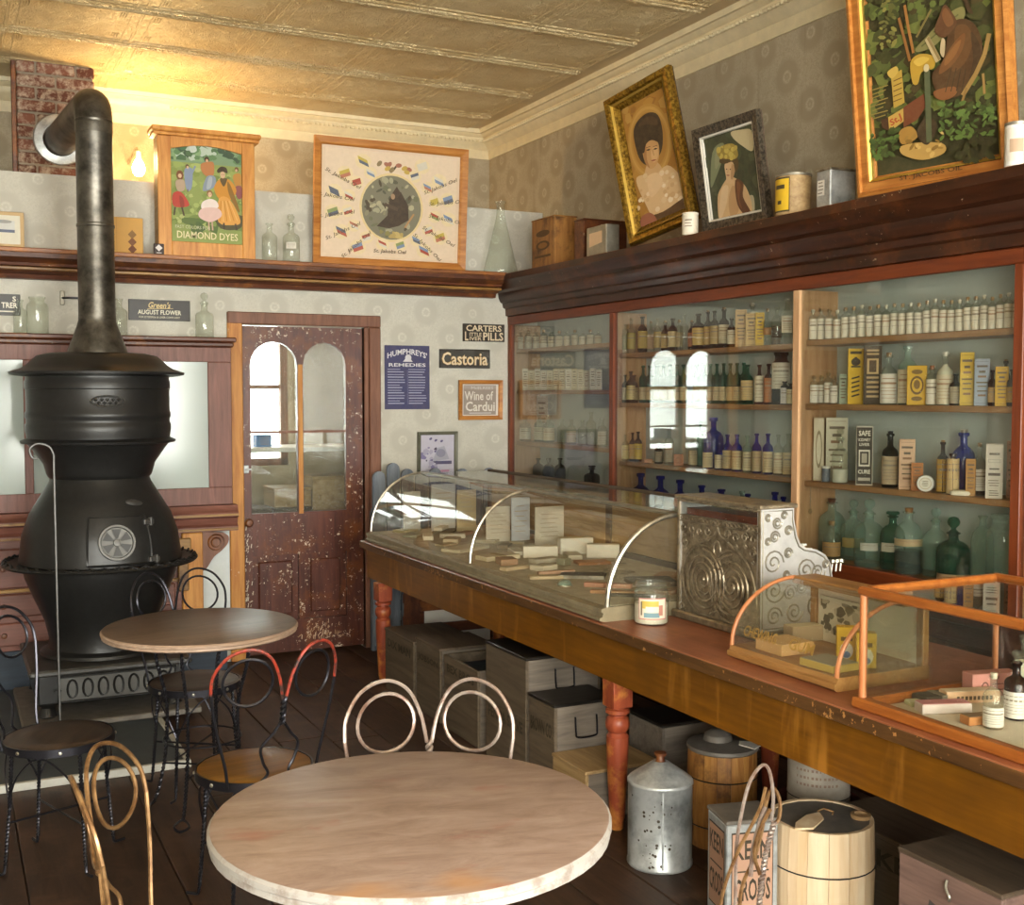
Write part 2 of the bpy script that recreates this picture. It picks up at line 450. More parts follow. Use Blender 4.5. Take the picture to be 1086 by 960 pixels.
glass('glass_green', '#a0d0ba', .05, .10, '#8ab5a2', .6); glass('glass_aqua', '#eef6f2', .05, .17, '#b4cfc4', .12)
glass('glass_deepgreen', '#7cbca8', .04, .16, '#2f7a66', .4); glass('glass_cobalt', '#4a5cd8', .03, .2, '#1c30b4', .3)
glass('glass_amber', '#8a5228', .04, .08, '#4a2812', .5); glass('glass_smoke', '#7c6c58', .05, .08, '#4c4030', .5)
glass('glass_haze', '#f2f4ef', .12, .42, '#d5dcd6', .1); glass('glass_dirty', '#eef1ee', .02, .06, '#cfd2cc', .1)
glass('glass_grimy', '#eaece8', .1, .17, '#9c9a94', .1)
def wallpaper(name, base, light, dark, stain=None):
    m, nt, out = nmat(name); tc = N(nt, 'TexCoord'); sp = N(nt, 'SeparateXYZ'); nt.links.new(tc.outputs['Object'], sp.inputs[0])
    cb = N(nt, 'CombineXYZ'); nt.links.new(mathn(nt, 'ADD', sp.outputs[0], sp.outputs[1]), cb.inputs[0]); nt.links.new(sp.outputs[2], cb.inputs[1])
    vo = N(nt, 'TexVoronoi'); vo.voronoi_dimensions = '2D'; vo.inputs['Scale'].default_value = 4.2; vo.inputs['Randomness'].default_value = 0
    mp = N(nt, 'Mapping'); mp.inputs['Rotation'].default_value = (0, 0, R(45)); nt.links.new(cb.outputs[0], mp.inputs[0]); nt.links.new(mp.outputs[0], vo.inputs['Vector'])
    ring = ramp(nt, vo.outputs['Distance'], [(0, (.8,) * 3), (.05, (.1,) * 3), (.1, (1,) * 3), (.15, (.0,) * 3), (.3, (.0,) * 3), (.42, (.55,) * 3), (.62, (.5,) * 3)])
    lace = noise(nt, cb.outputs[0], 60, 3, .8, 1.5)
    k = mathn(nt, 'MULTIPLY', ring, ramp(nt, lace, [(.4, (.2,) * 3), (.55, (1,) * 3)]))
    c = mixc(nt, mathn(nt, 'MULTIPLY', k, .85), L(base), L(light))
    st = noise(nt, cb.outputs[0], 1.3, 5, .6); c = mixc(nt, ramp(nt, st, [(.45, (0, 0, 0)), (.75, (.55,) * 3)]), c, L(dark))
    if stain:
        mp2 = N(nt, 'Mapping'); mp2.inputs['Scale'].default_value = (9, .5, 1); nt.links.new(cb.outputs[0], mp2.inputs[0])
        s2 = noise(nt, mp2.outputs[0], 1.5, 5, .7); c = mixc(nt, ramp(nt, s2, [(.58, (0, 0, 0)), (.72, (.6,) * 3)]), c, L(stain))
    bsdf(nt, out, c, .75, 0, .2); return m
wallpaper('wallpaper_pale', '#c0bbae', '#dedacd', '#b4ac9a')
wallpaper('wallpaper_tan', '#a6987f', '#cabda4', '#9a8b70', '#7c6b52')
wallpaper('wallpaper_ochre', '#a89068', '#c8b48a', '#8e7850')
def tin():
    m, nt, out = nmat('tin_ceiling'); v = coords(nt, (1, 1, 1), False)
    vo = N(nt, 'TexVoronoi'); vo.inputs['Scale'].default_value = 16; nt.links.new(v, vo.inputs['Vector']); vo.feature = 'SMOOTH_F1'
    n = noise(nt, v, 26, 3, .6, 3.5); h = mathn(nt, 'ADD', mathn(nt, 'MULTIPLY', vo.outputs['Distance'], .8), n)
    n2 = noise(nt, v, 2.5, 4); c = ramp(nt, n2, [(.35, L('#cfb27e')), (.65, L('#e2cc9e'))])
    bsdf(nt, out, c, .38, .15, .6, h, 1.0, .022)
tin()
def brickm():
    m, nt, out = nmat('brick_red'); v = coords(nt); n = noise(nt, v, 22, 5, .7); oi = N(nt, 'ObjectInfo')
    c = mixc(nt, oi.outputs['Random'], L('#573529'), L('#7a5040')); c = mixc(nt, ramp(nt, n, [(.45, (0, 0, 0)), (.65, (.8,) * 3)]), c, L('#b8a894'))
    bsdf(nt, out, c, .85, 0, .2, n, .6, .01)
brickm(); paint('mortar', '#8f8270', .9, 0, .15)
def tablepink():
    m, nt, out = nmat('table_worn'); tc = N(nt, 'TexCoord'); mp = N(nt, 'Mapping'); mp.inputs['Scale'].default_value = (2.2, 7, 3); nt.links.new(tc.outputs['Object'], mp.inputs[0])
    g = noise(nt, mp.outputs[0], 2.2, 6, .7, .5); c = ramp(nt, g, [(.3, L('#7e6658')), (.55, L('#9a8376')), (.75, L('#aa978a'))])
    n = noise(nt, coords(nt, (1, 1.8, 1), False), 4.2, 4, .6); c = mixc(nt, ramp(nt, n, [(.6, (0, 0, 0)), (.74, (.55,) * 3)]), c, L('#8e4436'))
    n3 = noise(nt, coords(nt, (.8, 1.3, 1)), 3.1, 3, .6); c = mixc(nt, ramp(nt, n3, [(.66, (0, 0, 0)), (.78, (.5,) * 3)]), c, L('#b07c46'))
    bsdf(nt, out, c, .42, 0, .4, g, .15, .003)
tablepink()
paint('table_edge', '#a7a19a', .5, 0, .2, c2='#8c8076', t=(.34, .5), nscale=22)
def emis(name, c, s):
    m, nt, out = nmat(name); e = N(nt, 'Emission'); e.inputs[0].default_value = L(c); e.inputs[1].default_value = s; nt.links.new(e.outputs[0], out.inputs[0])
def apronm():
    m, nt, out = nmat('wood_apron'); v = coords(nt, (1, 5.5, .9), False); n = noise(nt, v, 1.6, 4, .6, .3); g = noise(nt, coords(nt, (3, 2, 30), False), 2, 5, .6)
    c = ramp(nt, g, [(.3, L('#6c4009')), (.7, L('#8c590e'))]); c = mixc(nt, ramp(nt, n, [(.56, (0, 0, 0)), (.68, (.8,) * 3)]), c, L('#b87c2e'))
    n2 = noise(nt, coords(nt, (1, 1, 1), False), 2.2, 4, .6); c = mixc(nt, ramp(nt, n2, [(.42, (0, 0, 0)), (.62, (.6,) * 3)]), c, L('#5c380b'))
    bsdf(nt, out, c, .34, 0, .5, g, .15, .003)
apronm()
emis('bulb_glow', '#ffd890', 40)

# ------------------------------------------------------------------ room shell
YB, YR, XR, XL, YF, ZC = 7.06, 7.92, 3.74, -2.6, -2.5, 3.6
fl = struct('floor', MB().box(XL - .1, YF - .1, -.12, XR + .1, YR + .1, -.022), 'wood_plank')
pw = .235; x = XL; k = 0
pl_me = {}
while x < XR - .01:
    y = YF; first = True
    while y < YR - .01:
        ln = random.choice((2.4, 3.0, 3.6)) if not first else random.choice((1.2, 2.1, 2.9)); first = False
        ln = min(ln, YR - y); key = round(ln, 2)
        if key not in pl_me: pl_me[key] = MB().box(.002, .001, -.022, pw - .002, ln - .001, 0, .003).mesh('plank')
        ob('plank', pl_me[key], 'wood_plank', fl, (x, y, -.001 * random.random())); y += ln
    x += pw
ce = struct('ceiling', MB().box(XL - .1, YF - .1, ZC, XR + .1, YR + .1, ZC + .1), 'ceiling_cream')
TS = .63
t = MB()
prf = [(0, .004), (.006, .016), (.014, .02), (.022, .016), (.028, .005), (.05, .005), (.056, .010), (.064, .010), (.07, .004), (.2, .004), (.31, .0065), (.42, .004), (.56, .004), (.566, .010), (.574, .010), (.58, .005), (.602, .005), (.608, .014), (.616, .016), (.63, .004)]
t.add([(x_, y_, -h_) for y_, h_ in prf for x_ in (0, TS)], [[2 * i, 2 * i + 2, 2 * i + 3, 2 * i + 1] for i in range(len(prf) - 1)])
for x_ in (0, .045, TS - .057, TS - .012): t.box(x_, .03, -.0075, x_ + .012, .6, -.003, .003)
for k in range(4):
    for q in range(3): t.box(.06 + .013 * q + (k % 2) * .46, .1 + (k // 2) * .35, -.009, .067 + .013 * q + (k % 2) * .46, .17 + (k // 2) * .35, -.003, .002)
tile = t.mesh('panel')
for ix in range(-2, 6):
    for iy in range(0, 10):
        X = .35 + TS * (ix) - .0; Y = 5.51 + .63 * (iy - 6)
        if X + TS > 3.62 or Y + TS > 8.1: continue
        ob('panel', tile, 'tin_ceiling', ce, (X, Y, ZC))
wr = struct('wall_right', MB().box(XR, YF, 0, XR + .1, YR, ZC), 'wallpaper_tan')
struct('wall_rear', MB().box(XL, YR, 0, 1.1, YR + .1, ZC).box(2.18, YR, 0, XR, YR + .1, ZC).box(1.1, YR, 0, 2.18, YR + .1, 1.15).box(1.1, YR, 2.25, 2.18, YR + .1, ZC), 'wallpaper_tan')
# plain side wall, front wall with two shop windows
struct('wall_left', MB().box(XL - .1, YF, 0, XL, YR, ZC), 'wallpaper_pale')
m = MB(); xs = [XL, -2.25, .05, .75, 3.05, XR]
for a, b in ((0, 1), (2, 3), (4, 5)): m.box(xs[a], YF - .1, 0, xs[b], YF, ZC)
for a in (1, 3): m.box(xs[a], YF - .1, 0, xs[a + 1], YF, .7); m.box(xs[a], YF - .1, 2.8, xs[a + 1], YF, ZC)
struct('wall_front', m, 'wallpaper_pale')
def window(name, x0, x1, z0, z1, nx, nz, M, glassm='glass_pane'):
    root = bpy.data.objects.new(name, None); col.objects.link(root); root.matrix_world = M; tag(root, kind='structure')
    f = MB(); b = .05
    f.box(x0, -.03, z0, x1, .03, z0 + b).box(x0, -.03, z1 - b, x1, .03, z1).box(x0, -.03, z0, x0 + b, .03, z1).box(x1 - b, -.03, z0, x1, .03, z1)
    for i in range(1, nx): q = x0 + (x1 - x0) * i / nx; f.box(q - .02, -.02, z0, q + .02, .02, z1)
    for i in range(1, nz): q = z0 + (z1 - z0) * i / nz; f.box(x0, -.018, q - .015, x1, .018, q + .015)
    f.build('window_frame', 'wood_casing', root)
    MB().box(x0 + b, -.003, z0 + b, x1 - b, .003, z1 - b).build('pane', glassm, root)
    return root
window('window_1', -2.25, .05, .7, 2.8, 3, 2, Matrix.Translation((0, YF - .05, 0)))
window('window_2', .75, 3.05, .7, 2.8, 3, 2, Matrix.Translation((0, YF - .05, 0)))
window('window_3', 1.1, 2.18, 1.15, 2.25, 3, 2, Matrix.Translation((0, YR + .05, 0)))
# the low partition that carries the shelf, with the doorway
DX0, DX1, DZ = 1.655, 2.44, 2.075
struct('wall_back', MB().box(XL, YB, 0, DX0, YB + .09, 2.895).box(DX1, YB, 0, XR, YB + .09, 2.895).box(DX0, YB, DZ, DX1, YB + .09, 2.895), 'wallpaper_pale')
# crown moulding along the right wall and the rear wall
cp = [(0, 0), (0, -.19), (.012, -.19), (.016, -.125), (.03, -.12), (.045, -.105), (.07, -.09), (.085, -.07), (.085, -.05), (.105, -.045), (.12, -.03), (.14, -.03), (.145, 0)]
m = MB().prism([(XR - a, ZC + b) for a, b in cp], YF, YR, plane='xz'); tr = struct('trim_1', m, 'crown_cream', True)
bead = MB().lathe([(0, -.012), (.013, -.008), (.017, 0), (.013, .008), (0, .012)], 6).mesh('bead', True)
for i in range(170): ob('bead', bead, 'crown_cream', tr, (XR - .088, 2.55 + i * .0315, ZC - .077))
m = MB().prism([(YR - a, ZC + b) for a, b in cp], XL, XR, plane='yz'); tr2 = struct('trim_2', m, 'crown_cream', True)
for i in range(72): ob('bead', bead, 'crown_cream', tr2, (1.4 + i * .0315, YR - .088, ZC - .077))
# chimney breast behind the partition, bricks laid one by one
CX0, CX1, CY = .43, .86, 7.34
ch = struct('wall_chimney', MB().box(CX0 + .008, CY + .01, 0, CX1 - .008, YR, ZC), 'mortar')
bm_ = {}
for r_ in range(14):
    z = ZC - .075 * (r_ + 1); off = 0 if r_ % 2 else -.11; x = CX0 + off
    while x < CX1 - .01:
        a, b = max(x, CX0), min(x + .21, CX1); x += .22
        if b - a < .03: continue
        key = round(b - a, 2)
        if key not in bm_: bm_[key] = MB().box(0, 0, 0, b - a, .02, .064, .007).mesh('brick')
        ob('brick', bm_[key], 'brick_red', ch, (a, CY + random.uniform(-.009, .004), z))
struct('trim_3', MB().box(CX0 - .028, CY - .02, 2.9, CX0 - .002, CY + .03, ZC - .02, .004), 'wood_dark')
# door and its casing
struct('trim_4', MB().box(1.565, YB - .028, 0, DX0, YB, 2.15, .006), 'wood_casing_ochre')
m = MB().box(1.565, YB - .03, DZ + .002, 2.547, YB, 2.152, .006).box(DX1 + .03, YB - .028, 0, 2.547, YB, DZ + .002, .006).box(DX1, YB - .012, 0, DX1 + .03, YB + .06, DZ + .002, .004)
struct('trim_5', m, 'wood_casing')
dr = bpy.data.objects.new('door_1', None); col.objects.link(dr); tag(dr, kind='structure'); dr.location = (DX0 + .004, YB + .02, .02)
DW, DH = DX1 - DX0 - .008, 2.05
P0, P1, P2, P3 = .052, .348, .385, .665   # pane columns
PZ0, PZ1 = .885, 1.955; RA = (P1 - P0) / 2
def arch(x0, x1, z1, n=10, pad=0):
    r_ = (x1 - x0) / 2; c = (x0 + x1) / 2
    return [(c + r_ * math.cos(math.pi * i / n), z1 - r_ + r_ * math.sin(math.pi * i / n)) for i in range(n + 1)]
m = MB()
m.box(0, 0, 0, P0, .04, DH).box(P3, 0, 0, DW, .04, DH).box(P1, 0, PZ0, P2, .04, PZ1 - .16).box(P0, 0, .62, P3, .04, PZ0)
m.box(P0, 0, 0, P3, .04, .2); m.box(P1 + .0, 0, .2, P2, .04, .62); 
for a, b in ((P0, P1), (P2, P3)):
    ar = arch(a, b, PZ1); n = len(ar)
    m.prism([(b, PZ1 - RA)] + ar + [(a, PZ1 - RA), (a, DH - .001), (b, DH - .001)][0:] if False else [(b, DH)] + [(x_, z_) for x_, z_ in ar] + [(a, DH)], 0, .04)
m.box(P1, 0, PZ1 - .16, P2, .04, DH)
m.build('door_frame', 'wood_door', dr)
for a, b in ((P0, P1), (P2, P3)):
    MB().box(a, .024, .2, b, .032, .62).box(a + .04, .006, .24, b - .04, .026, .58, .012).build('door_panel', 'wood_door', dr)
MB().box(P0, .006, 1.385, P3, .034, 1.4).build('glazing_bar', 'wood_casing', dr)
MB().box(P1 + .004, -.004, PZ0 - .01, P2 - .004, .0, PZ1 - .14, .001).build('glazing_bar', 'wood_casing_ochre', dr)
sq_ = Pic(.00004); rq = random.Random(9); sq_.M = Matrix.Translation((0, -.0003, 0))
for _ in range(90):
    x_ = rq.gauss(.5, .07); z_ = .06 + abs(rq.gauss(0, .05)); a_ = rq.uniform(.6, 1.9); l_ = rq.uniform(.006, .03); sq_.line(x_, z_, x_ + l_ * math.cos(a_), z_ + l_ * math.sin(a_), rq.uniform(.002, .006), rq.choice(['#c9a888', '#d8bfa4', '#b08c6c']))
for _ in range(40):
    x_ = rq.gauss(.02, .012); z_ = rq.uniform(.3, .85); sq_.line(max(x_, .003), z_, max(x_, .003) + .004, z_ + rq.uniform(.006, .03), rq.uniform(.002, .006), rq.choice(['#c9b8a0', '#d8ccb8']))
sq_.build('scuff_marks', 'print', dr)
for i, (a, b) in enumerate(((P0, P1), (P2, P3))):
    MB().box(a, .018, PZ0, b, .022, 1.385).build('pane', 'glass_dirty', dr)
    ar = arch(a, b, PZ1); MB().prism([(a, 1.4), (b, 1.4)] + ar, .018, .022).build('pane', 'glass_grimy' if i else 'glass_dirty', dr)
MB().lathe([(0, -.06), (.018, -.058), (.027, -.045), (.024, -.03), (.01, -.022), (.012, -.008), (.028, -.004), (.028, 0)], 14).build('door_knob', 'wood_dark', dr, True, (.025, 0, .835), (R(-90), 0, 0)).rotation_euler = (R(-90), 0, 0)
MB().box(.0, -.012, 1.14, .035, 0, 1.19, .004).box(.01, -.02, 1.16, .05, -.01, 1.17, .002).build('latch', 'galvanised', dr)
# baseboard, grey-blue, below the hutch and the wall
struct('baseboard_back', MB().box(DX1 + .11, YB - .02, 0, 3.3, YB, .16, .004), 'wood_casing')
# hearth: slate slab with a pale edge
hr = struct('floor_hearth', MB().box(-.9, 5.14, 0, .93, YB - .26, .03, .004), 'slate')
MB().box(-.9, 5.115, 0, .955, 5.14, .034, .003).box(.93, 5.14, 0, .955, 6.3, .034, .003).build('edging', 'zinc_edge', hr)
# ------------------------------------------------------------------ long shelf on the partition
ws = thing('wall_shelf', 'long dark wooden shelf with moulded edge above the door and the back cabinet', 'shelf', (0, 0, 0))
MB().box(-1.5, 6.83, 2.425, 3.352, YB, 2.45, .004).build('shelf_board', 'wood_rail', ws)
MB().prism([(6.845, 2.425), (6.85, 2.40), (6.90, 2.375), (6.905, 2.36), (6.93, 2.355), (6.95, 2.33), (6.99, 2.32), (7.0, 2.295), (YB, 2.295), (YB, 2.425)], -1.5, 3.352, plane='yz').build('moulding', 'wood_dark', ws, True)
MB().box(-1.5, 6.905, 2.336, 3.352, 6.95, 2.352, .003).build('bead_strip', 'wood_gilt', ws)
# ------------------------------------------------------------------ glazed back cabinet behind the stove
hu = thing('glazed_cabinet', 'dark brown glazed cabinet with hazy panes behind the stove', 'cabinet', (0, 0, 0))
HX0, HX1, HY = -.95, 1.545, 6.86
MB().box(HX0, HY - .06, 1.955, HX1 + .02, YB - .002, 1.982, .006).box(HX0, HY - .035, 1.925, HX1 + .01, YB - .002, 1.955, .008).build('cornice', 'wood_dark', hu)
cols_ = [(-.9, -.5), (-.46, .405), (.45, .93), (.985, 1.408)]
f = MB().box(HX0, HY, 1.838, HX1, HY + .03, 1.925, .003).box(HX0, HY, .995, HX1, HY + .03, 1.098, .003)
for a, b in ((HX0, -.9), (-.5, -.46), (.405, .45), (.93, .985), (1.408, HX1)): f.box(a, HY, 1.098, b, HY + .03, 1.838, .003)
f.build('face_frame', 'wood_hutch_v', hu)
for a, b in cols_: MB().box(a, HY + .012, 1.098, b, HY + .016, 1.838).build('pane', 'glass_haze', hu)
MB().box(HX0, HY + .03, .995, HX0 + .03, YB - .002, 1.925).box(HX1 - .03, HY + .03, .995, HX1, YB - .002, 1.925).build('side', 'wood_hutch_v', hu)
MB().box(HX0 + .03, YB - .02, .995, HX1 - .03, YB - .002, 1.925).build('back_panel', 'white_panel', hu)
for z in (1.0, 1.36, 1.6): MB().box(HX0 + .03, HY + .035, z, HX1 - .03, YB - .02, z + .02).build('shelf', 'white_panel', hu)
MB().prism([(6.80, .995), (6.79, .965), (6.775, .95), (6.775, .93), (6.80, .92), (6.81, .885), (6.79, .87), (6.79, .845), (6.84, .838), (YB - .002, .838), (YB - .002, .995)], HX0, HX1 + .015, plane='yz').build('ledge_moulding', 'wood_hutch', hu, True)
MB().box(HX0, 6.772, .932, HX1 + .015, 6.78, .946, .002).box(HX0, 6.785, .85, HX1 + .015, 6.792, .862, .002).build('gilt_line', 'wood_gilt', hu)
MB().box(HX0, 6.86, .23, 1.31, YB - .002, .838).build('body', 'wood_hutch', hu)
for x0, x1 in ((-.9, -.12), (-.06, .62), (.68, 1.2)):
    for z0, z1 in ((.58, .80), (.42, .55), (.26, .39)):
        d = MB().box(x0, 6.835, z0, x1, 6.862, z1, .008).build('drawer', 'wood_hutch', hu)
        MB().lathe([(0, .03), (.014, .024), (.016, .016), (.008, .008), (.008, 0)], 8).build('knob', 'wood_dark', d, True, ((x0 + x1) / 2, 6.835, (z0 + z1) / 2), (R(90), 0, 0))
    MB().box(x0 - .02, 6.84, .555, x1 + .02, 6.862, .575, .004).build('drawer_rail', 'wood_gilt', hu)
MB().box(HX0, 6.85, 0.0, 1.5, YB - .022, .23, .004).build('plinth', 'wood_blue', hu)
MB().box(1.24, 6.83, .23, 1.36, 6.87, .838, .006).build('pilaster', 'wood_casing_ochre', hu)
MB().box(1.215, 6.815, .74, 1.29, 6.835, .81, .006).box(1.215, 6.815, .5, 1.275, 6.835, .7, .006).build('block', 'wood_gilt', hu)
MB().box(1.36, YB - .03, .23, 1.56, YB - .004, .838).build('white_panel', 'white_panel', hu)
br = spline([(1.36, 0, .60), (1.39, 0, .62), (1.43, 0, .68), (1.48, 0, .72), (1.515, 0, .76), (1.52, 0, .80), (1.49, 0, .825)], 5)
MB().prism([(p.x, p.z) for p in br] + [(1.36, .838)], 6.87, 6.90).build('bracket', 'wood_casing', hu)
sp = MB()
for t_, r_ in ((1, .045), (1, .026)): sp.tube([(1.445 + r_ * math.cos(a), 6.868, .77 + r_ * math.sin(a)) for a in [i * .35 for i in range(18)]], .006, 5, True)
sp.build('scroll', 'wood_dark', hu)
# ------------------------------------------------------------------ pot-bellied stove
SX, SY = .732, 6.3
st = thing('pot_belly_stove', 'big black cast iron pot-bellied stove with a tall flue pipe on the slate hearth', 'stove', (SX, SY, .034))
MB().box(-.42, -.44, 0, .42, .4, .03, .006).build('floor_plate', 'lid_grey', st)
for sx in (-1, 1):
    for sy in (-1, 1): MB().lathe([(.03, .03), (.05, .04), (.03, .08), (.045, .1)], 10, (sx * .3, sy * .3, 0)).build('foot', 'cast_iron', st, True)
b = MB().box(-.35, -.36, .1, .35, .34, .255, .012).build('ash_box', 'cast_iron', st)
MB().box(-.385, -.385, .245, .385, .37, .278, .01).build('ash_box_rim', 'cast_iron_light', st)
ad = MB().box(-.25, -.375, .115, .3, -.355, .238, .006).build('ash_door', 'iron_grey', st)
o_ = MB()
for i in range(7):
    cx = -.19 + i * .072
    o_.tube([(cx + .022 * math.cos(a), -.378, .176 + .044 * math.sin(a)) for a in [k * 2 * math.pi / 12 for k in range(12)]], .006, 5, True)
o_.build('lettering_ornament', 'cast_iron', ad)
f_ = MB().box(-.256, -.382, .232, .306, -.37, .242, .003).box(-.256, -.382, .11, .306, -.37, .12, .003).box(-.256, -.382, .11, -.246, -.37, .242, .003).box(.296, -.382, .11, .306, -.37, .242, .003).box(-.275, -.385, .17, -.24, -.375, .18, .002); f_.build('door_rim', 'cast_iron', ad)
bowl = [(.28, .278), (.31, .285), (.305, .30), (.27, .315), (.262, .36), (.285, .46), (.335, .58), (.375, .68), (.385, .735), (.40, .745)]
MB().lathe(bowl, 40).build('fire_bowl', 'cast_iron', st, True)
body = [(.395, .745), (.405, .76), (.40, .78), (.385, .9), (.35, 1.0), (.29, 1.10), (.252, 1.165), (.245, 1.185), (.255, 1.195), (.262, 1.21), (.275, 1.26), (.33, 1.34), (.352, 1.365)]
MB().lathe(body, 40).build('belly', 'cast_iron', st, True)
MB().lathe([(.352, 1.362), (.378, 1.366), (.382, 1.378), (.36, 1.388), (.352, 1.392)], 40).build('waist_ring', 'cast_iron', st, True)
drum = [(.352, 1.39), (.354, 1.41), (.358, 1.43), (.358, 1.46), (.352, 1.47), (.352, 1.49), (.358, 1.5), (.358, 1.52), (.352, 1.53), (.352, 1.64), (.357, 1.645), (.357, 1.68), (.352, 1.69), (.352, 1.705)]
dm = MB().lathe(drum, 40).build('drum', 'cast_iron', st, True)
o_ = MB().tube([(.08 * math.cos(a), -.352 - .012 + .35 * (1 - math.cos(.08 * math.cos(a) / .35)), 1.58 + .026 * math.sin(a)) for a in [k * 2 * math.pi / 20 for k in range(20)]], .005, 5, True)
for k in range(9): x_ = -.055 + k * .0137; o_.lathe([(0, -.01), (.01, 0), (0, .01)], 6, (x_, -.356, 1.58 + .008 * (-1) ** k))
o_.build('badge', 'cast_iron_light', dm)
lid = [(.352, 1.705), (.40, 1.71), (.428, 1.716), (.43, 1.728), (.40, 1.738), (.375, 1.745), (.345, 1.765), (.32, 1.79), (.295, 1.812), (.24, 1.825), (.13, 1.828)]
MB().lathe(lid, 40).build('lid', 'cast_iron', st, True)
# foot rail round the belly
fr = MB().lathe([(.40, .742), (.44, .736), (.478, .742), (.486, .752), (.478, .762), (.44, .756), (.40, .752)], 44)
for k in range(44):
    a = 2 * math.pi * k / 44; a2 = a + .11
    fr.tube([(.452 * math.cos(a), .452 * math.sin(a), .752), (.47 * math.cos(a + .05), .47 * math.sin(a + .05), .77), (.478 * math.cos(a2), .478 * math.sin(a2), .756)], .007, 5)
fr.build('foot_rail', 'cast_iron', st, True)
# feed door with draught wheel
def on_belly(ax, z):
    for (r0, z0), (r1, z1) in zip(body, body[1:]):
        if z0 <= z <= z1: rr = r0 + (r1 - r0) * (z - z0) / (z1 - z0); break
    return Vector((rr * math.sin(ax), -rr * math.cos(ax), z))
m = MB(); g = []; nu, nv = 12, 8
for j in range(nv + 1):
    for i in range(nu + 1):
        p = on_belly(-.28 + .78 * i / nu, .775 + .235 * j / nv); p.x *= 1.035; p.y *= 1.035; g.append(p)
m.add(g, [[j * (nu + 1) + i, j * (nu + 1) + i + 1, (j + 1) * (nu + 1) + i + 1, (j + 1) * (nu + 1) + i] for j in range(nv) for i in range(nu)])
edge = [g[i] for i in range(nu + 1)] + [g[(j + 1) * (nu + 1) - 1] for j in range(1, nv + 1)] + [g[nv * (nu + 1) + i] for i in range(nu - 1, -1, -1)] + [g[j * (nu + 1)] for j in range(nv - 1, 0, -1)]
m.tube(edge, .006, 5, True); fd = m.build('feed_door', 'cast_iron', st, True)
c = on_belly(.06, .885) * 1.0; c.x *= 1.05; c.y *= 1.05; tiltx = R(12)
wh = bpy.data.objects.new('draught_wheel', None)
m = MB().lathe([(0, 0), (.082, 0), (.09, .006), (.088, .014), (.078, .014), (.074, .006), (0, .004)], 28)
for k in range(8):
    a = 2 * math.pi * k / 8
    if False: m.add([(.018 * math.cos(a), .018 * math.sin(a), .008), (.07 * math.cos(a - .3), .07 * math.sin(a - .3), .008), (.07 * math.cos(a + .3), .07 * math.sin(a + .3), .012)], [[0, 1, 2]])
m.lathe([(.02, .004), (.018, .02), (0, .022)], 10); 
dwl = m.build('draught_wheel', 'iron_grey', fd, True, tuple(c), (R(90) - tiltx, 0, .06))
m = MB()
for k in range(6):
    a = 2 * math.pi * (k + .5) / 6
    if 1: m.add([(.02 * math.cos(a - .2), .02 * math.sin(a - .2), .016), (.07 * math.cos(a - .33), .07 * math.sin(a - .33), .016), (.07 * math.cos(a + .33), .07 * math.sin(a + .33), .016), (.02 * math.cos(a + .2), .02 * math.sin(a + .2), .016)], [[0, 1, 2, 3]])
m.build('draught_slot', 'cast_iron', fd, False, tuple(c), (R(90) - tiltx, 0, .06))
for z in (.79, .975):
    p = on_belly(.52, z); MB().box(-.03, -.03, -.014, .03, .006, .014, .004).lathe([(.011, -.02), (.011, .02), (0, .022)], 8, (.012, -.022, 0)).build('hinge', 'cast_iron_light', st, False, tuple(p), (0, 0, .52))
p = on_belly(.42, 1.07); MB().lathe([(0, .006), (.04, .004), (.05, 0)], 14, sq=.35).build('maker_badge', 'cast_iron_light', st, True, (p.x * 1.01, p.y * 1.01, p.z), (R(60), R(8), .42))
# flue: cone, pipe, elbow, run to the chimney
MB().lathe([(.15, 1.828), (.148, 1.84), (.125, 1.9), (.10, 1.97), (.092, 2.0), (.092, 2.02)], 24).build('flue_cone', 'stove_pipe', st, True)
m = MB().lathe([(.094, 2.0), (.092, 2.02), (.091, 2.47), (.095, 2.475), (.095, 2.485), (.091, 2.49), (.0905, 3.0), (.094, 3.005), (.094, 3.015), (.09, 3.02)], 22).build('flue_pipe', 'stove_pipe', st, True)
zc_ = 3.09; ph = [(0, 0, 2.95), (0, 0, 3.0), (0, .012, 3.05), (0, .04, 3.085), (0, .085, 3.105), (0, .14, 3.112)]
dx = -.07
ph = spline(ph, 4) + [Vector((dx * t_, .14 + .92 * t_, 3.112 + .0 * t_)) for t_ in (.25, .5, .75, 1.)]
MB().tube(ph, .093, 20, cap=False).build('flue_elbow', 'stove_pipe', st, True)
MB().lathe([(.095, 0), (.14, 0), (.15, .01), (.145, .022), (.12, .03), (.1, .032)], 24).build('flue_collar', 'galvanised', st, True, (dx, 1.03, 3.112), (R(90), 0, 0))
pk = thing('stove_poker', 'long thin iron poker with a hooked grip leaning on the stove', 'poker', (0, 0, 0))
pa, pb = pZ(53, 748, .066), Vector((.475, 5.885, 1.33))
pa = Vector((.47, 5.76, .034))
hook = [pb, pb + Vector((.0, .0, .03)), pb + Vector((-.02, 0, .07)), pb + Vector((-.07, .0, .085)), pb + Vector((-.105, 0, .06)), pb + Vector((-.095, 0, .02)), pb + Vector((-.07, 0, .015))]
MB().tube([pa] + spline(hook, 4), .0055, 6).build('rod', 'cast_iron_light', pk, True)
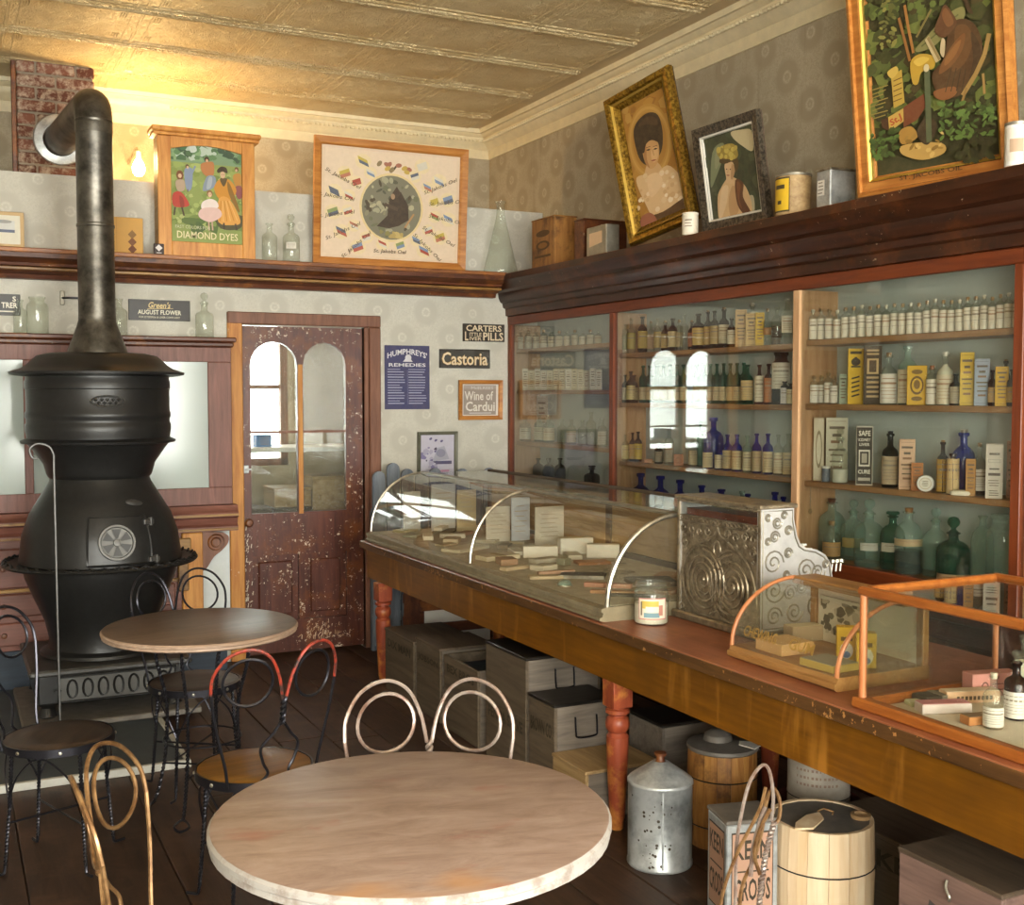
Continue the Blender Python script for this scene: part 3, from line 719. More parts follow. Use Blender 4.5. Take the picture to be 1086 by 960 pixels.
# ------------------------------------------------------------------ wall of shelves on the right
CF, CB, CY0 = 3.48, 3.70, 1.72
ca = thing('apothecary_cabinet', 'tall built-in apothecary cabinet with red-brown frame and heavy dark cornice', 'cabinet', (0, 0, 0))
posts = [7.03, 5.70, 4.10, 2.90, CY0 + .02]
MB().prism([(3.482, 2.175), (3.455, 2.18), (3.452, 2.225), (3.435, 2.235), (3.43, 2.262), (3.415, 2.27), (3.40, 2.30), (3.397, 2.33), (3.375, 2.345), (3.36, 2.38), (3.34, 2.40), (3.34, 2.438), (XR - .003, 2.438), (XR - .003, 2.175)], CY0, YB - .003).build('cornice', 'wood_dark_y', ca, True, ang=25)
MB().box(3.352, CY0, 2.4385, XR - .003, YB - .003, 2.442).build('cornice_top', 'wood_rail', ca)
MB().box(CF - .012, CY0, 2.118, CF + .02, YB - .003, 2.176, .004).build('top_rail', 'wood_redframe', ca)
MB().box(CF - .012, CY0, .845, CF + .02, YB - .003, .915, .004).build('bottom_rail', 'wood_redframe', ca)
for i, y in enumerate(posts): MB().box(CF - .012, y - .022, .915, CF + .02, y + .022, 2.118, .003).build('post', 'wood_side' if i == 2 else 'wood_redframe_v', ca)
for y in posts: MB().box(CF + .02, y - .014, .915, CB, y + .014, 2.118).build('divider', 'wood_side', ca)
MB().box(CB, CY0, .845, CB + .015, YB - .003, 2.175).build('back_panel', 'teal_back', ca)
MB().box(CF + .02, CY0, .89, CB, YB - .003, .912).build('floor_board', 'wood_shelf', ca)
SH = {'L': (1.952, 1.675, 1.33, 1.075), 'M': (1.883, 1.60, 1.263), 'R': (1.893, 1.605, 1.257), 'N': (1.893, 1.605, 1.257)}
for bay, (b_, a_) in zip('LMRN', ((7.03, 5.70), (5.70, 4.10), (4.10, 2.90), (2.90, CY0 + .02))):
    for z in SH[bay]: MB().box(CF + .035, a_ + .015, z - .026, CB, b_ - .015, z, .003).build('shelf', 'wood_shelf', ca)
for (b_, a_) in ((7.03, 5.70), (5.70, 4.10), (4.10, 2.90), (2.90, CY0 + .02)):
    MB().box(CF + .002, a_ + .022, .915, CF + .006, b_ - .022, 2.118).build('pane', 'glass_pane', ca)
MB().box(CF - .1, CY0, 0, CB + .015, YB - .003, .845).build('base', 'wood_dark_y', ca)
MB().box(CF - .14, CY0, .8, CF + .0, YB - .003, .845, .006).build('base_ledge', 'wood_dark_y', ca)
m = MB()
for y in (6.6, 6.1, 5.2, 4.6, 3.6, 3.1): m.box(CF - .105, y - .22, .1, CF - .098, y + .22, .72, .002)
m.build('base_panel', 'wood_dark_y', ca)
# ------------------------------------------------------------------ counter
KX0, KX1, KY0, KY1, KZ = 2.19, 3.06, .95, 6.42, .79
ct = thing('shop_counter', 'long shop counter with golden varnished apron and red turned legs', 'counter', (0, 0, 0))
MB().box(KX0, KY0, KZ - .032, KX1, KY1, KZ, .004).build('countertop', 'wood_countertop', ct)
MB().box(KX0 - .006, KY0, KZ - .04, KX0, KY1, KZ - .0015, .002).build('edge_strip', 'wood_counteredge', ct)
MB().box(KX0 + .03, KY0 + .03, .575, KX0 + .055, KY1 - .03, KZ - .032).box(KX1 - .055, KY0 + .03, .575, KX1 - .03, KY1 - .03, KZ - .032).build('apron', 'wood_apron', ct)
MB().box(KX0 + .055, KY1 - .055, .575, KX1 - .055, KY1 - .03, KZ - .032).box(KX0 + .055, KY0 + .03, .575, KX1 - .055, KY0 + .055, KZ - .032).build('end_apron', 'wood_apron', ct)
lp = [(.02, 0), (.024, .005), (.026, .03), (.03, .05), (.04, .25), (.043, .33), (.043, .36), (.036, .368), (.033, .375), (.044, .39), (.047, .41), (.042, .43), (.034, .437), (.034, .443), (.046, .45), (.046, .462), (.036, .468), (.036, .475)]
leg = MB().lathe(lp, 18).box(-.042, -.042, .472, .042, .042, .576, .003).mesh('leg', True)
for x_, y_ in ((2.235, 6.16), (2.262, 3.66), (2.25, 1.25), (2.99, 6.2), (2.99, 3.66), (2.99, 1.25)): ob('leg', leg, 'wood_leg', ct, (x_, y_, 0))
# grey picket gate beside the door
pg = thing('picket_gate', 'low grey-blue picket gate with round-topped boards beside the counter end', 'gate', (0, 0, 0))
x_ = 2.44
for i in range(9):
    wd = .085; h = (1.12, 1.17, 1.13, 1.10, 1.13, 1.1, 1.12, 1.1, 1.12)[i]; n = 7
    out = [(0, 0), (wd, 0), (wd, h - wd / 2)] + [(wd / 2 + wd / 2 * math.cos(math.pi * k / n), h - wd / 2 + wd / 2 * math.sin(math.pi * k / n)) for k in range(1, n)] + [(0, h - wd / 2)]
    MB().prism(out, -.009, .009).build('slat', 'wood_picket', pg, False, (x_, 6.91, .04)); x_ += wd + .012
for z in (.25, .85): MB().box(2.44, 6.922, z, x_ - .012, 6.945, z + .07, .003).build('rail', 'wood_picket', pg)
for q_ in (2.445, x_ - .05): MB().box(q_, 6.946, 0, q_ + .03, 6.976, .9).build('post', 'wood_picket', pg)
# louvred crate under the far end of the counter
lc = thing('slatted_crate', 'open slatted crate with pale contents under the counter end by the pickets', 'crate', (2.56, 6.40, 0))
for z in (.06, .2, .34, .48): MB().box(0, -.01, z, .5, .01, z + .06, .003).box(0, .28, z, .5, .3, z + .06, .003).build('slat', 'wood_dark', lc)
for x_ in (0, .47): MB().box(x_, .011, 0, x_ + .03, .279, .55).build('end_board', 'wood_dark', lc)
MB().box(.03, .012, .01, .47, .27, .52).build('contents', 'cloth_white', lc)
# ------------------------------------------------------------------ bottles, jars, boxes
_bm = {}
def bottle_prof(kind, r, h):
    if kind == 'round': return [(0, 0), (r * .9, 0), (r, .04 * h), (r, .6 * h), (r * .93, .67 * h), (r * .62, .745 * h), (r * .36, .78 * h), (r * .33, .8 * h), (r * .33, .93 * h), (r * .5, .95 * h), (r * .5, 1.0 * h), (r * .34, 1.0 * h)]
    if kind == 'tall': return [(0, 0), (r * .92, 0), (r, .03 * h), (r, .64 * h), (r * .84, .7 * h), (r * .44, .755 * h), (r * .36, .78 * h), (r * .34, .94 * h), (r * .48, .955 * h), (r * .48, 1.0 * h), (r * .32, h)]
    if kind == 'vial': return [(0, 0), (r * .95, 0), (r, .03 * h), (r, .74 * h), (r * .8, .8 * h), (r * .42, .83 * h), (r * .42, .9 * h), (r * .62, .92 * h), (r * .62, .97 * h), (r * .4, .97 * h)]
    if kind == 'carboy': return [(0, 0), (r * .92, 0), (r, .03 * h), (r, .58 * h), (r * .95, .66 * h), (r * .8, .73 * h), (r * .55, .785 * h), (r * .34, .81 * h), (r * .3, .84 * h), (r * .29, .93 * h), (r * .42, .945 * h), (r * .42, .97 * h), (r * .3, .97 * h)]
    if kind == 'jar': return [(0, 0), (r * .93, 0), (r, .03 * h), (r, .72 * h), (r * .92, .8 * h), (r * .68, .85 * h), (r * .66, .93 * h), (r * .78, .95 * h), (r * .78, 1.0 * h), (r * .62, h)]
    if kind == 'dome': return [(0, 0), (r * .95, 0), (r, .05 * h), (r * 1.0, .55 * h), (r * .93, .63 * h), (r * .7, .7 * h), (r * .36, .745 * h), (r * .27, .77 * h), (r * .27, .93 * h), (r * .42, .93 * h), (r * .42, h), (r * .27, h)]
    if kind == 'flask': return [(0, 0), (r * .95, 0), (r, .03 * h), (r * .93, .1 * h), (r * .3, .74 * h), (r * .24, .82 * h), (r * .23, .96 * h), (r * .3, .98 * h), (r * .3, h), (r * .22, h)]
GTXT = ['#8a765e', '#74634e', '#8f6a52', '#6a5f54']
def label_me(kind, r, h, z0, z1, c, n=8, half=1.25, seed=0):
    k = ('lab', kind, round(r, 3), round(h, 3), z0, z1, c, half, seed)
    if k in _bm: return _bm[k]
    m = MB(); rr = r * 1.012 + .0004; rnd = random.Random(seed + 11)
    def patch(a0, a1, za, zb, cc, q):
        n2 = max(2, int(n * (a1 - a0) / (2 * half)) + 1); vs = []
        for i in range(n2 + 1):
            a = -math.pi / 2 + a0 + (a1 - a0) * i / n2; vs += [(q * math.cos(a), q * math.sin(a), za), (q * math.cos(a), q * math.sin(a), zb)]
        m.add(vs, [[2 * i, 2 * i + 2, 2 * i + 3, 2 * i + 1] for i in range(n2)], L(cc))
    patch(-half, half, z0 * h, z1 * h, c, rr)
    hh = (z1 - z0) * h; tc = rnd.choice(('#a8937a', '#9c886e', '#b08c74', '#94887a'))
    for q, (u, t_) in enumerate(((.84, .03), (.68, .07), (.52, .018), (.42, .018), (.3, .018), (.18, .018))):
        if (hh < .02 or kind == 'vial') and q in (2, 4, 5): continue
        w_ = half * rnd.uniform(.45, .78); patch(-w_, w_, z0 * h + hh * (u - t_ / 2), z0 * h + hh * (u + t_ / 2), tc, rr + .0004)
    _bm[k] = m.mesh('label', True); return _bm[k]
BOTN = {'round': 'medicine_bottle', 'tall': 'medicine_bottle', 'vial': 'medicine_vial', 'carboy': 'apothecary_bottle', 'jar': 'glass_jar', 'dome': 'cobalt_bottle', 'flask': 'conical_flask'}
def bottle(loc, r, h, kind, mat, label, group=None, lab=None, labz=(.1, .52), stop=None, liq=None, liqz=.4, rz=None, cat='bottle', name=None, cap=None, half=1.25, seed=0, seg=16):
    r, h = round(r, 3), round(h, 3)
    if rz is None: rz = -math.atan2(loc[0], loc[1]) 
    t_ = thing(name or BOTN[kind], label, cat, loc, rz, group)
    k = (kind, r, h, seg)
    if k not in _bm: _bm[k] = MB().lathe(bottle_prof(kind, r, h), seg).mesh('glass_body', True, 50)
    me = _bm[k]
    km = (k, mat)
    if km not in _bm:
        m2 = me.copy() if me.materials else me; m2.materials.clear(); m2.materials.append(MATS[mat]); _bm[km] = m2
    ob('glass_body', _bm[km], None, t_)
    if lab: ob('label', label_me(kind, r, h, labz[0], labz[1], lab, half=half, seed=seed % 4), 'print', t_)
    if stop:
        nk = {'vial': .42, 'jar': .66, 'carboy': .3, 'flask': .22, 'dome': .27}.get(kind, .34) * r; ks = ('st', stop, round(nk, 4), round(h, 3))
        if ks not in _bm:
            if stop == 'ball': q = MB().lathe([(nk * .9, -.02), (nk, .004), (nk * .5, nk * .6), (nk * .5, nk * .9), (nk * 1.1, nk * 1.5), (nk * 1.3, nk * 2.2), (nk * .9, nk * 3), (0, nk * 3.3)], 12)
            elif stop == 'flat': q = MB().lathe([(nk * .9, -.01), (nk, .003), (nk * 1.7, .006), (nk * 1.8, nk * .8), (nk * 1.5, nk * 1.2), (0, nk * 1.3)], 14)
            else: q = MB().lathe([(nk * .85, -.008), (nk * 1.02, max(.004, nk * .9)), (0, max(.004, nk * .9))], 10)
            _bm[ks] = q.mesh('stopper', True)
        ob('stopper', _bm[ks], cap or {'cork': 'cork', 'ball': mat, 'flat': mat, 'cap': 'black_cap', 'wax': 'wax'}[stop], t_, (0, 0, h * (.97 if kind in ('vial', 'carboy') else 1.0)))
        if not ob: pass
    if liq:
        kl = ('lq', kind, r, h, liqz, liq)
        if kl not in _bm:
            pr = [p for p in bottle_prof(kind, r, h) if p[1] <= liqz * h]
            pr = [(a * .955, max(b, .003)) for a, b in pr]; rr = pr[-1][0]; pr += [(rr, liqz * h), (0, liqz * h)]
            _bm[kl] = MB().lathe(pr, 14).mesh('contents', True, 50)
        ob('contents', _bm[kl], liq, t_)
    return t_
def carton(loc, w_, d_, h_, c, label, rz=0, group=None, txt=(), side=None, cat='box', name='medicine_carton', art=None, seed=0, top=None):
    """printed carton: w along local x, front faces local -y, base centre at loc"""
    rnd = random.Random(seed)
    t_ = thing(name, label, cat, loc, rz, group)
    m = MB().box(-w_ / 2, -d_ / 2, 0, w_ / 2, d_ / 2, h_, min(.0015, w_ * .03), L(c)); m.build('carton', 'print', t_)
    p = Pic(.00012); p.M = Matrix.Translation((0, -d_ / 2 - .0002, 0))
    ink = '#2a2420'
    if art: art(p, w_, h_)
    else:
        p.rect(-w_ * .42, h_ * .05, w_ * .42, h_ * .055, ink); p.rect(-w_ * .42, h_ * .94, w_ * .42, h_ * .945, ink)
        for z, tt, f_ in txt: p.text(tt, 0, h_ * z, w_ * .74, h_ * f_, ink)
        if not txt:
            for z in (.82, .7, .6, .48, .4, .3, .2): q = rnd.uniform(.2, .38); p.rect(-w_ * q, h_ * z, w_ * q, h_ * (z + rnd.uniform(.02, .05)), rnd.choice(GTXT))
    p.build('front_print', 'print', t_)
    q = Pic(.00012); q.M = Matrix.Translation((-w_ / 2 - .0002, 0, 0)) @ Matrix.Rotation(R(-90), 4, 'Z')
    for z in (.8, .66, .52, .4, .3, .18): x_ = rnd.uniform(.15, .36); q.rect(-d_ * x_, h_ * z, d_ * x_, h_ * (z + rnd.uniform(.015, .04)), rnd.choice(GTXT))
    if side: q.rect(-d_ * .4, h_ * .4, d_ * .4, h_ * .6, side)
    q.build('side_print', 'print', t_)
    return t_
# placing on the cabinet shelves from picture measurements: px centre, px width, py top
def at(px, z, X): p = pX(px, 430, X); return Vector((X, p.y, z))
PLACED = {}
BAYS = {'L': (5.70, 7.03), 'M': (4.10, 5.70), 'R': (2.90, 4.10)}
def fits(bay, row, circs):
    x0 = 3.517 if row < len(SH[bay]) else 3.503; y0, y1 = BAYS[bay]
    for x, y, r in circs:
        if x - r < x0 or x + r > CB - .001 or y - r < y0 + .0145 or y + r > y1 - .0145: return False
        if any(math.hypot(x - a, y - b) < r + c + .0006 for a, b, c in PLACED.get((bay, row), ())): return False
    return True
def settle(px, bay, row, X, mk):
    """first free spot along the line of sight, nearest to the wanted depth; slightly slimmer if the shelf is crowded"""
    z = SH[bay][row] if row < len(SH[bay]) else .912
    for dpx in (0, 1.5, -1.5, 3, -3, 5, -5, 7, -7):
        for sc_ in (1, .93, .86, .78, .7):
            for X2 in sorted([X] + [3.52 + .006 * k for k in range(31)], key=lambda v: abs(v - X)):
                p = at(px + dpx, z, X2); cs = mk(p, sc_)
                if fits(bay, row, cs): PLACED.setdefault((bay, row), []).extend(cs); return p, sc_
    return at(px, z, X), .7
def bsh(px, wpx, top, bay, row, kind, mat, label, group=None, X=3.575, **kw):
    w0 = wpx / 2 / FPX
    p, s_ = settle(px, bay, row, X, lambda q, k: [(q.x, q.y, w0 * depth(q) * k + .0012)])
    r = w0 * depth(p) * s_; h = pX(px, top, p.x).z - p.z
    if kw.get('stop') == 'ball': h -= r * 1.0 if kind == 'carboy' else r * 1.1
    if kw.get('stop') == 'flat': h -= r * .42
    kw.setdefault('seed', int(px))
    return bottle(p + Vector((0, 0, .0005)), r, h, kind, mat, label, group, **kw)
def csh(px, wpx, top, bay, row, c, label, X=3.57, dp=.04, rz=None, **kw):
    def mk(q, k):
        ww, dd = wpx * depth(q) / FPX * k, dp * min(1, k * 1.05); a = rz if rz is not None else -math.atan2(q.x, q.y); n = max(2, int(ww / (dd * .5)) + 1); rr = dd / 2 + .001; h2 = max(0, ww / 2 - rr * .7)
        return [(q.x + math.cos(a) * t_, q.y + math.sin(a) * t_, rr) for t_ in [-h2 + 2 * h2 * i / (n - 1) for i in range(n)]]
    p, s_ = settle(px, bay, row, X, mk)
    ww = wpx * depth(p) / FPX * s_; h = pX(px, top, p.x).z - p.z
    if rz is None: rz = -math.atan2(p.x, p.y)
    return carton(p + Vector((0, 0, .0005)), ww, dp * min(1, s_ * 1.05), h, c, label, rz, **kw)
# ---- right bay, top shelf: tight row of corked vials with white labels
for i in range(26):
    px = 861 + i * (1076 - 861) / 25.0; tp = 330 - (px - 861) * .085 + random.choice((-1, 0, 1, 2))
    bsh(px, 8.6, tp, 'R', 0, 'vial', 'glass_clear', ORD[i] + ' vial from the wooden divider in the long white-labelled row on the top shelf', 'white-labelled vials on the top shelf', lab='#ede3d0', labz=(.03, .70), stop='cork' if i % 3 else 'wax', half=1.45)
for i, (px, tp) in enumerate(((863, 399), (871, 399), (878, 395), (884, 400))):
    bsh(px, 8, tp, 'R', 1, 'vial', 'glass_clear', ORD[i] + ' of four short corked vials counted from the wooden divider, second shelf', 'four vials on the second shelf', lab='#ece5d8', labz=(.04, .68), stop='cork', liq='liquid_brown' if i == 3 else None, half=1.45)
# ---- right bay, second shelf
csh(894, 8, 397, 'R', 1, '#b8c8b4', 'plain pale green narrow box standing beside the four vials', X=3.6)
def art_almanac(p, w_, h_):
    p.rect(-w_ * .45, h_ * .02, w_ * .45, h_ * .98, '#e3b722'); p.ell(0, h_ * .76, w_ * .3, h_ * .07, '#2a2418'); p.ell(0, h_ * .81, w_ * .12, h_ * .04, '#2a2418'); p.rect(-w_ * .3, h_ * .66, w_ * .3, h_ * .69, '#2a2418')
    [p.line(-w_ * .25, h_ * (.14 + .08 * q), w_ * .25, h_ * (.18 + .08 * q), h_ * .03, '#2a2418') for q in range(5)]; p.rect(-w_ * .36, h_ * .9, w_ * .36, h_ * .95, '#3a3018')
csh(907, 16, 370, 'R', 1, '#d9a91e', 'tall yellow carton with black picture and upright black lettering', art=art_almanac)
def art_dark(p, w_, h_):
    p.rect(-w_ * .46, h_ * .02, w_ * .46, h_ * .98, '#3a2c20'); p.rect(-w_ * .32, h_ * .52, w_ * .32, h_ * .78, '#c8a878'); p.rect(-w_ * .2, h_ * .55, w_ * .2, h_ * .75, '#4a3424')
    for z in (.84, .9, .44, .36, .28, .2, .12): p.rect(-w_ * .34, h_ * z, w_ * .34, h_ * (z + .035), '#b89a70')
csh(925, 18, 367, 'R', 1, '#3a2a1e', 'tall dark brown carton with framed portrait panel', art=art_dark, dp=.05)
bsh(942, 17, 377, 'R', 1, 'round', 'glass_clear', 'clear square-shouldered bottle with large white label beside the brown carton', lab='#ece6da', labz=(.03, .62), stop='cork', half=1.4)
bsh(962, 20, 367, 'R', 1, 'round', 'glass_aqua', 'tall aqua bottle with cream label standing behind the yellow carton', X=3.61, lab='#e0d3b8', labz=(.03, .6), half=1.4)
def art_oval(p, w_, h_):
    p.rect(-w_ * .46, h_ * .02, w_ * .46, h_ * .98, '#d8a928'); p.ell(0, h_ * .5, w_ * .34, h_ * .24, '#6a4a18'); p.ell(0, h_ * .5, w_ * .26, h_ * .18, '#d8a928'); p.ell(0, h_ * .52, w_ * .16, h_ * .12, '#7a5a20'); p.ell(0, h_ * .84, w_ * .28, h_ * .06, '#7a5a20'); p.ell(0, h_ * .16, w_ * .28, h_ * .06, '#7a5a20')
csh(972, 20, 388, 'R', 1, '#d8a928', 'squat yellow carton with an oval emblem', X=3.545, art=art_oval)
bsh(988, 12, 389, 'R', 1, 'vial', 'glass_clear', 'white bottle with orange wrapped top', lab='#ece2d2', labz=(.03, .66), stop='cork', cap='wood_orange', half=1.5, liq='powder_white', liqz=.68)
bsh(1002, 17, 376, 'R', 1, 'tall', 'glass_clear', 'bottle with cloth-wrapped neck and cream label on the second shelf', lab='#ddd0b6', labz=(.03, .6), stop='cork', cap='cloth_white', half=1.5, liq='powder_white', liqz=.8)
bsh(1013, 12, 397, 'R', 1, 'tall', 'glass_smoke', 'slim grey bottle leaning beside the plain yellow carton', lab='#b8ac94', labz=(.06, .6))
csh(1025, 14, 374, 'R', 1, '#dcb842', 'plain tall yellow carton beside the light blue one', side='#caa22e', dp=.05)
csh(1041, 15, 381, 'R', 1, '#a7b4c9', 'light blue-grey carton with a small dark figure', dp=.06)
bsh(1052, 9, 393, 'R', 1, 'tall', 'glass_amber', 'small amber bottle with tan label beside the light blue carton', X=3.55, lab='#b89a6c')
csh(1062, 13, 389, 'R', 1, '#e0b01c', 'small bright yellow carton near the end of the second shelf', X=3.56)
bsh(1073, 11, 392, 'R', 1, 'tall', 'glass_amber', 'small brown bottle with yellow label at the end of the second shelf', lab='#c79a34', X=3.56)
bsh(1066, 10, 383, 'R', 1, 'round', 'glass_smoke', 'dark bottle standing behind the small yellow carton', X=3.63, stop='cork')
# ---- right bay, third shelf
def art_prince(p, w_, h_):
    p.rect(-w_ * .46, h_ * .02, w_ * .46, h_ * .98, '#d9cdb4'); p.ell(0, h_ * .5, w_ * .3, h_ * .3, '#8a7c62'); p.ell(0, h_ * .5, w_ * .22, h_ * .24, '#d9cdb4')
csh(869, 11, 443, 'R', 2, '#c8b596', 'worn cream carton against the wooden divider', art=art_prince)
csh(888, 22, 443, 'R', 2, '#cfc8b2', 'wide faded cream carton behind the clear figural bottle', X=3.625, dp=.05)
bsh(892, 17, 455, 'R', 2, 'round', 'glass_clear', 'clear figural bottle in front of the faded carton', X=3.56, stop='ball', liq='powder_white', liqz=.3)
m = thing('paper_cup', 'small blue-grey cup with straight sides on the third shelf', 'cup', at(877, SH['R'][2] + .0005, 3.545)); MB().lathe([(0, 0), (.017, 0), (.018, .002), (.018, .068), (.0165, .068), (.016, .004), (0, .004)], 16).build('wall', 'wood_picket', m, True); MB().lathe([(.0182, .06), (.0195, .065), (.018, .07)], 16).build('rim', 'white_enamel', m, True)
def art_safe(p, w_, h_):
    p.rect(-w_ * .46, h_ * .02, w_ * .46, h_ * .98, '#2b2a2c'); p.text('SAFE', 0, h_ * .88, w_ * .7, h_ * .09, '#e4ddce', .03); p.text('KIDNEY', 0, h_ * .77, w_ * .7, h_ * .05, '#e4ddce', .02); p.text('LIVER', 0, h_ * .69, w_ * .6, h_ * .05, '#e4ddce', .02)
    p.rect(-w_ * .33, h_ * .32, w_ * .33, h_ * .6, '#ded6c6'); p.rect(-w_ * .26, h_ * .35, w_ * .26, h_ * .57, '#2b2a2c'); p.rect(-w_ * .16, h_ * .38, w_ * .16, h_ * .54, '#a8a294')
    p.text('CURE', 0, h_ * .23, w_ * .72, h_ * .07, '#e4ddce', .03); p.rect(-w_ * .36, h_ * .08, w_ * .36, h_ * .13, '#b8b2a4')
csh(917.5, 17, 452, 'R', 2, '#d8d0c0', 'black and white carton reading SAFE in white capitals', art=art_safe, dp=.06)
bsh(945, 17, 460, 'R', 2, 'tall', 'glass_smoke', 'dark smoky bottle with tall neck and tan label', lab='#b7a284', labz=(.06, .58), stop='cap', half=1.45)
csh(963, 16, 466, 'R', 2, '#ddb698', 'tall salmon pink carton beside the smoky bottle', dp=.06)
csh(974, 12, 491, 'R', 2, '#b5713c', 'short orange-brown carton tucked against the salmon carton', X=3.545, dp=.02)
d = thing('ointment_lid', 'round white ointment pot standing on edge', 'pot', at(983, SH['R'][2] + .0005, 3.53), -.9)
MB().lathe([(0, 0), (.032, 0), (.034, .003), (.034, .012), (.031, .016), (0, .016)], 24).build('pot', 'white_enamel', d, True, (0, .008, .0345), (R(90), 0, 0))
q = Pic(); q.M = Matrix.Translation((0, -.0085, .0345)); q.ell(0, 0, .024, .024, '#c8b8a0'); q.ell(0, 0, .021, .021, '#e8e2d4'); q.lines(-.013, .014, .01, 4, .006, .002, '#6a5a48'); q.build('label', 'print', d)
bsh(1001, 12, 469, 'R', 2, 'tall', 'glass_amber', 'amber bottle in a gold paper wrapper', lab='#c79c3e', labz=(.02, .66), stop='cork', half=2.6)
bsh(1012, 13, 480, 'R', 2, 'vial', 'glass_amber', 'low flat-shouldered bottle with large cream label', X=3.54, lab='#d6b986', labz=(.02, .85), half=2.4)
bsh(1023, 23, 459, 'R', 2, 'round', 'glass_cobalt', 'almost black cobalt flask with silver cap', X=3.62, stop='cap', cap='nickel')
csh(1031, 10, 487, 'R', 2, '#b9884a', 'small tan carton before the cobalt flask', X=3.545, dp=.02)
sp_ = thing('soap_cake', 'pale oval soap cake lying flat on the third shelf', 'soap', at(1022, SH['R'][2] + .0005, 3.53), -.9); MB().lathe([(0, 0), (.04, .001), (.045, .008), (.042, .017), (.03, .021), (0, .022)], 20, sq=.5).build('soap', 'wax', sp_, True); MB().box(-.02, -.003, .0212, .02, .003, .0225).build('stamp', 'cork', sp_)
bsh(1040, 13, 472, 'R', 2, 'tall', 'glass_clear', 'clear bottle with brown contents and white label', X=3.56, lab='#eee8dc', labz=(.1, .52), liq='liquid_brown', liqz=.1, stop='cork', half=1.5)
def art_white(p, w_, h_):
    p.rect(-w_ * .3, h_ * .8, w_ * .3, h_ * .84, '#5a5450'); p.rect(-w_ * .34, h_ * .66, w_ * .34, h_ * .72, '#8a827a'); p.rect(-w_ * .32, h_ * .665, w_ * .32, h_ * .715, '#e6ded2'); p.rect(-w_ * .28, h_ * .53, w_ * .28, h_ * .56, '#5a5450'); p.rect(-w_ * .34, h_ * .42, w_ * .34, h_ * .47, '#5a5450'); p.lines(-w_ * .34, w_ * .34, h_ * .34, 3, h_ * .045, h_ * .016, '#7a7068'); p.lines(-w_ * .34, w_ * .34, h_ * .15, 3, h_ * .04, h_ * .016, '#7a7068')
csh(1056, 17, 471, 'R', 2, '#e6ded2', 'tall white carton with fine grey print', X=3.55, art=art_white, dp=.06)
csh(1075, 11, 468, 'R', 2, '#d3a58e', 'reddish pink carton behind the white one at the shelf end', X=3.6, dp=.06)
# ---- right bay, bottom: large apothecary bottles
bsh(884, 28, 531, 'R', 3, 'carboy', 'glass_aqua', 'large olive-tinged bottle with broad brown cork in the cabinet corner', X=3.642, stop='cork', cap='wood_dark', liq=None)
bsh(884, 19, 556, 'R', 3, 'round', 'glass_clear', 'small corked clear bottle with tan label before the large olive bottle', X=3.535, lab='#c79a5e', labz=(.1, .5), stop='cork')
bsh(907, 26, 528, 'R', 3, 'carboy', 'glass_aqua', 'green-tinged large bottle with ochre label behind the tall aqua one', X=3.648, lab='#b9a468', labz=(.26, .45), stop='ball', half=1.0)
bsh(924, 31, 527, 'R', 3, 'carboy', 'glass_aqua', 'tall aqua bottle with small white label and ball stopper', X=3.552, lab='#ddd8ca', labz=(.3, .44), half=.6, stop='ball')
bsh(949, 26, 540, 'R', 3, 'carboy', 'glass_green', 'bright green bottle with torn white label', X=3.648, lab='#e4ddca', labz=(.33, .49), stop='flat', half=1.0)
bsh(966, 31, 541, 'R', 3, 'carboy', 'glass_aqua', 'bottle half full of black liquid with tan band label', X=3.552, lab='#d3b98e', labz=(.44, .55), stop='cork', cap='wood_keg_dark', liq='liquid_dark', liqz=.36, half=1.3)
bsh(995, 27, 537, 'R', 3, 'carboy', 'glass_aqua', 'pale aqua unlabelled bottle with ball stopper', X=3.648, stop='ball')
bsh(1014, 35, 546, 'R', 3, 'carboy', 'glass_deepgreen', 'squat deep green bottle with dark ball stopper', X=3.566, stop='ball', cap='glass_deepgreen', lab='#c79e76', labz=(.02, .16), half=1.1)
bsh(1024, 12, 592, 'R', 3, 'tall', 'glass_clear', 'tiny clear bottle in front of the deep green one', X=3.503)
bsh(1045, 24, 545, 'R', 3, 'carboy', 'glass_aqua', 'cloudy aqua bottle with plain lip behind the wide jar', X=3.65)
bsh(1067, 34, 546, 'R', 3, 'jar', 'glass_aqua', 'wide-mouthed aqua jar at the cabinet post', X=3.565)
# ---- middle bay, top shelf
mrow = [(663, 9, 343, 'vial', 'glass_clear', '#8f8f6a'), (669, 9, 339, 'tall', 'glass_clear', '#b0a058'), (681, 10, 336, 'tall', 'glass_smoke', '#c2a455'), (690, 8, 342, 'round', 'glass_clear', '#bfa283'), (697, 8, 338, 'tall', 'glass_clear', '#b79f62'), (705, 9, 342, 'round', 'glass_amber', '#c9a760'), (713, 10, 338, 'round', 'glass_amber', '#d5bc88'), (720, 8, 340, 'vial', 'glass_clear', '#b8a47c'), (725, 9, 334, 'tall', 'glass_clear', None), (733, 8, 341, 'round', 'glass_smoke', '#a8623c'), (740, 13, 333, 'tall', 'glass_amber', '#d0ad62'), (750, 9, 331, 'tall', 'glass_amber', '#c9a662'), (757, 9, 330, 'tall', 'glass_smoke', '#c3a874'), (767, 11, 328, 'tall', 'glass_smoke', '#e0d3b4'), (775, 9, 338, 'round', 'glass_amber', '#e2dac4')]
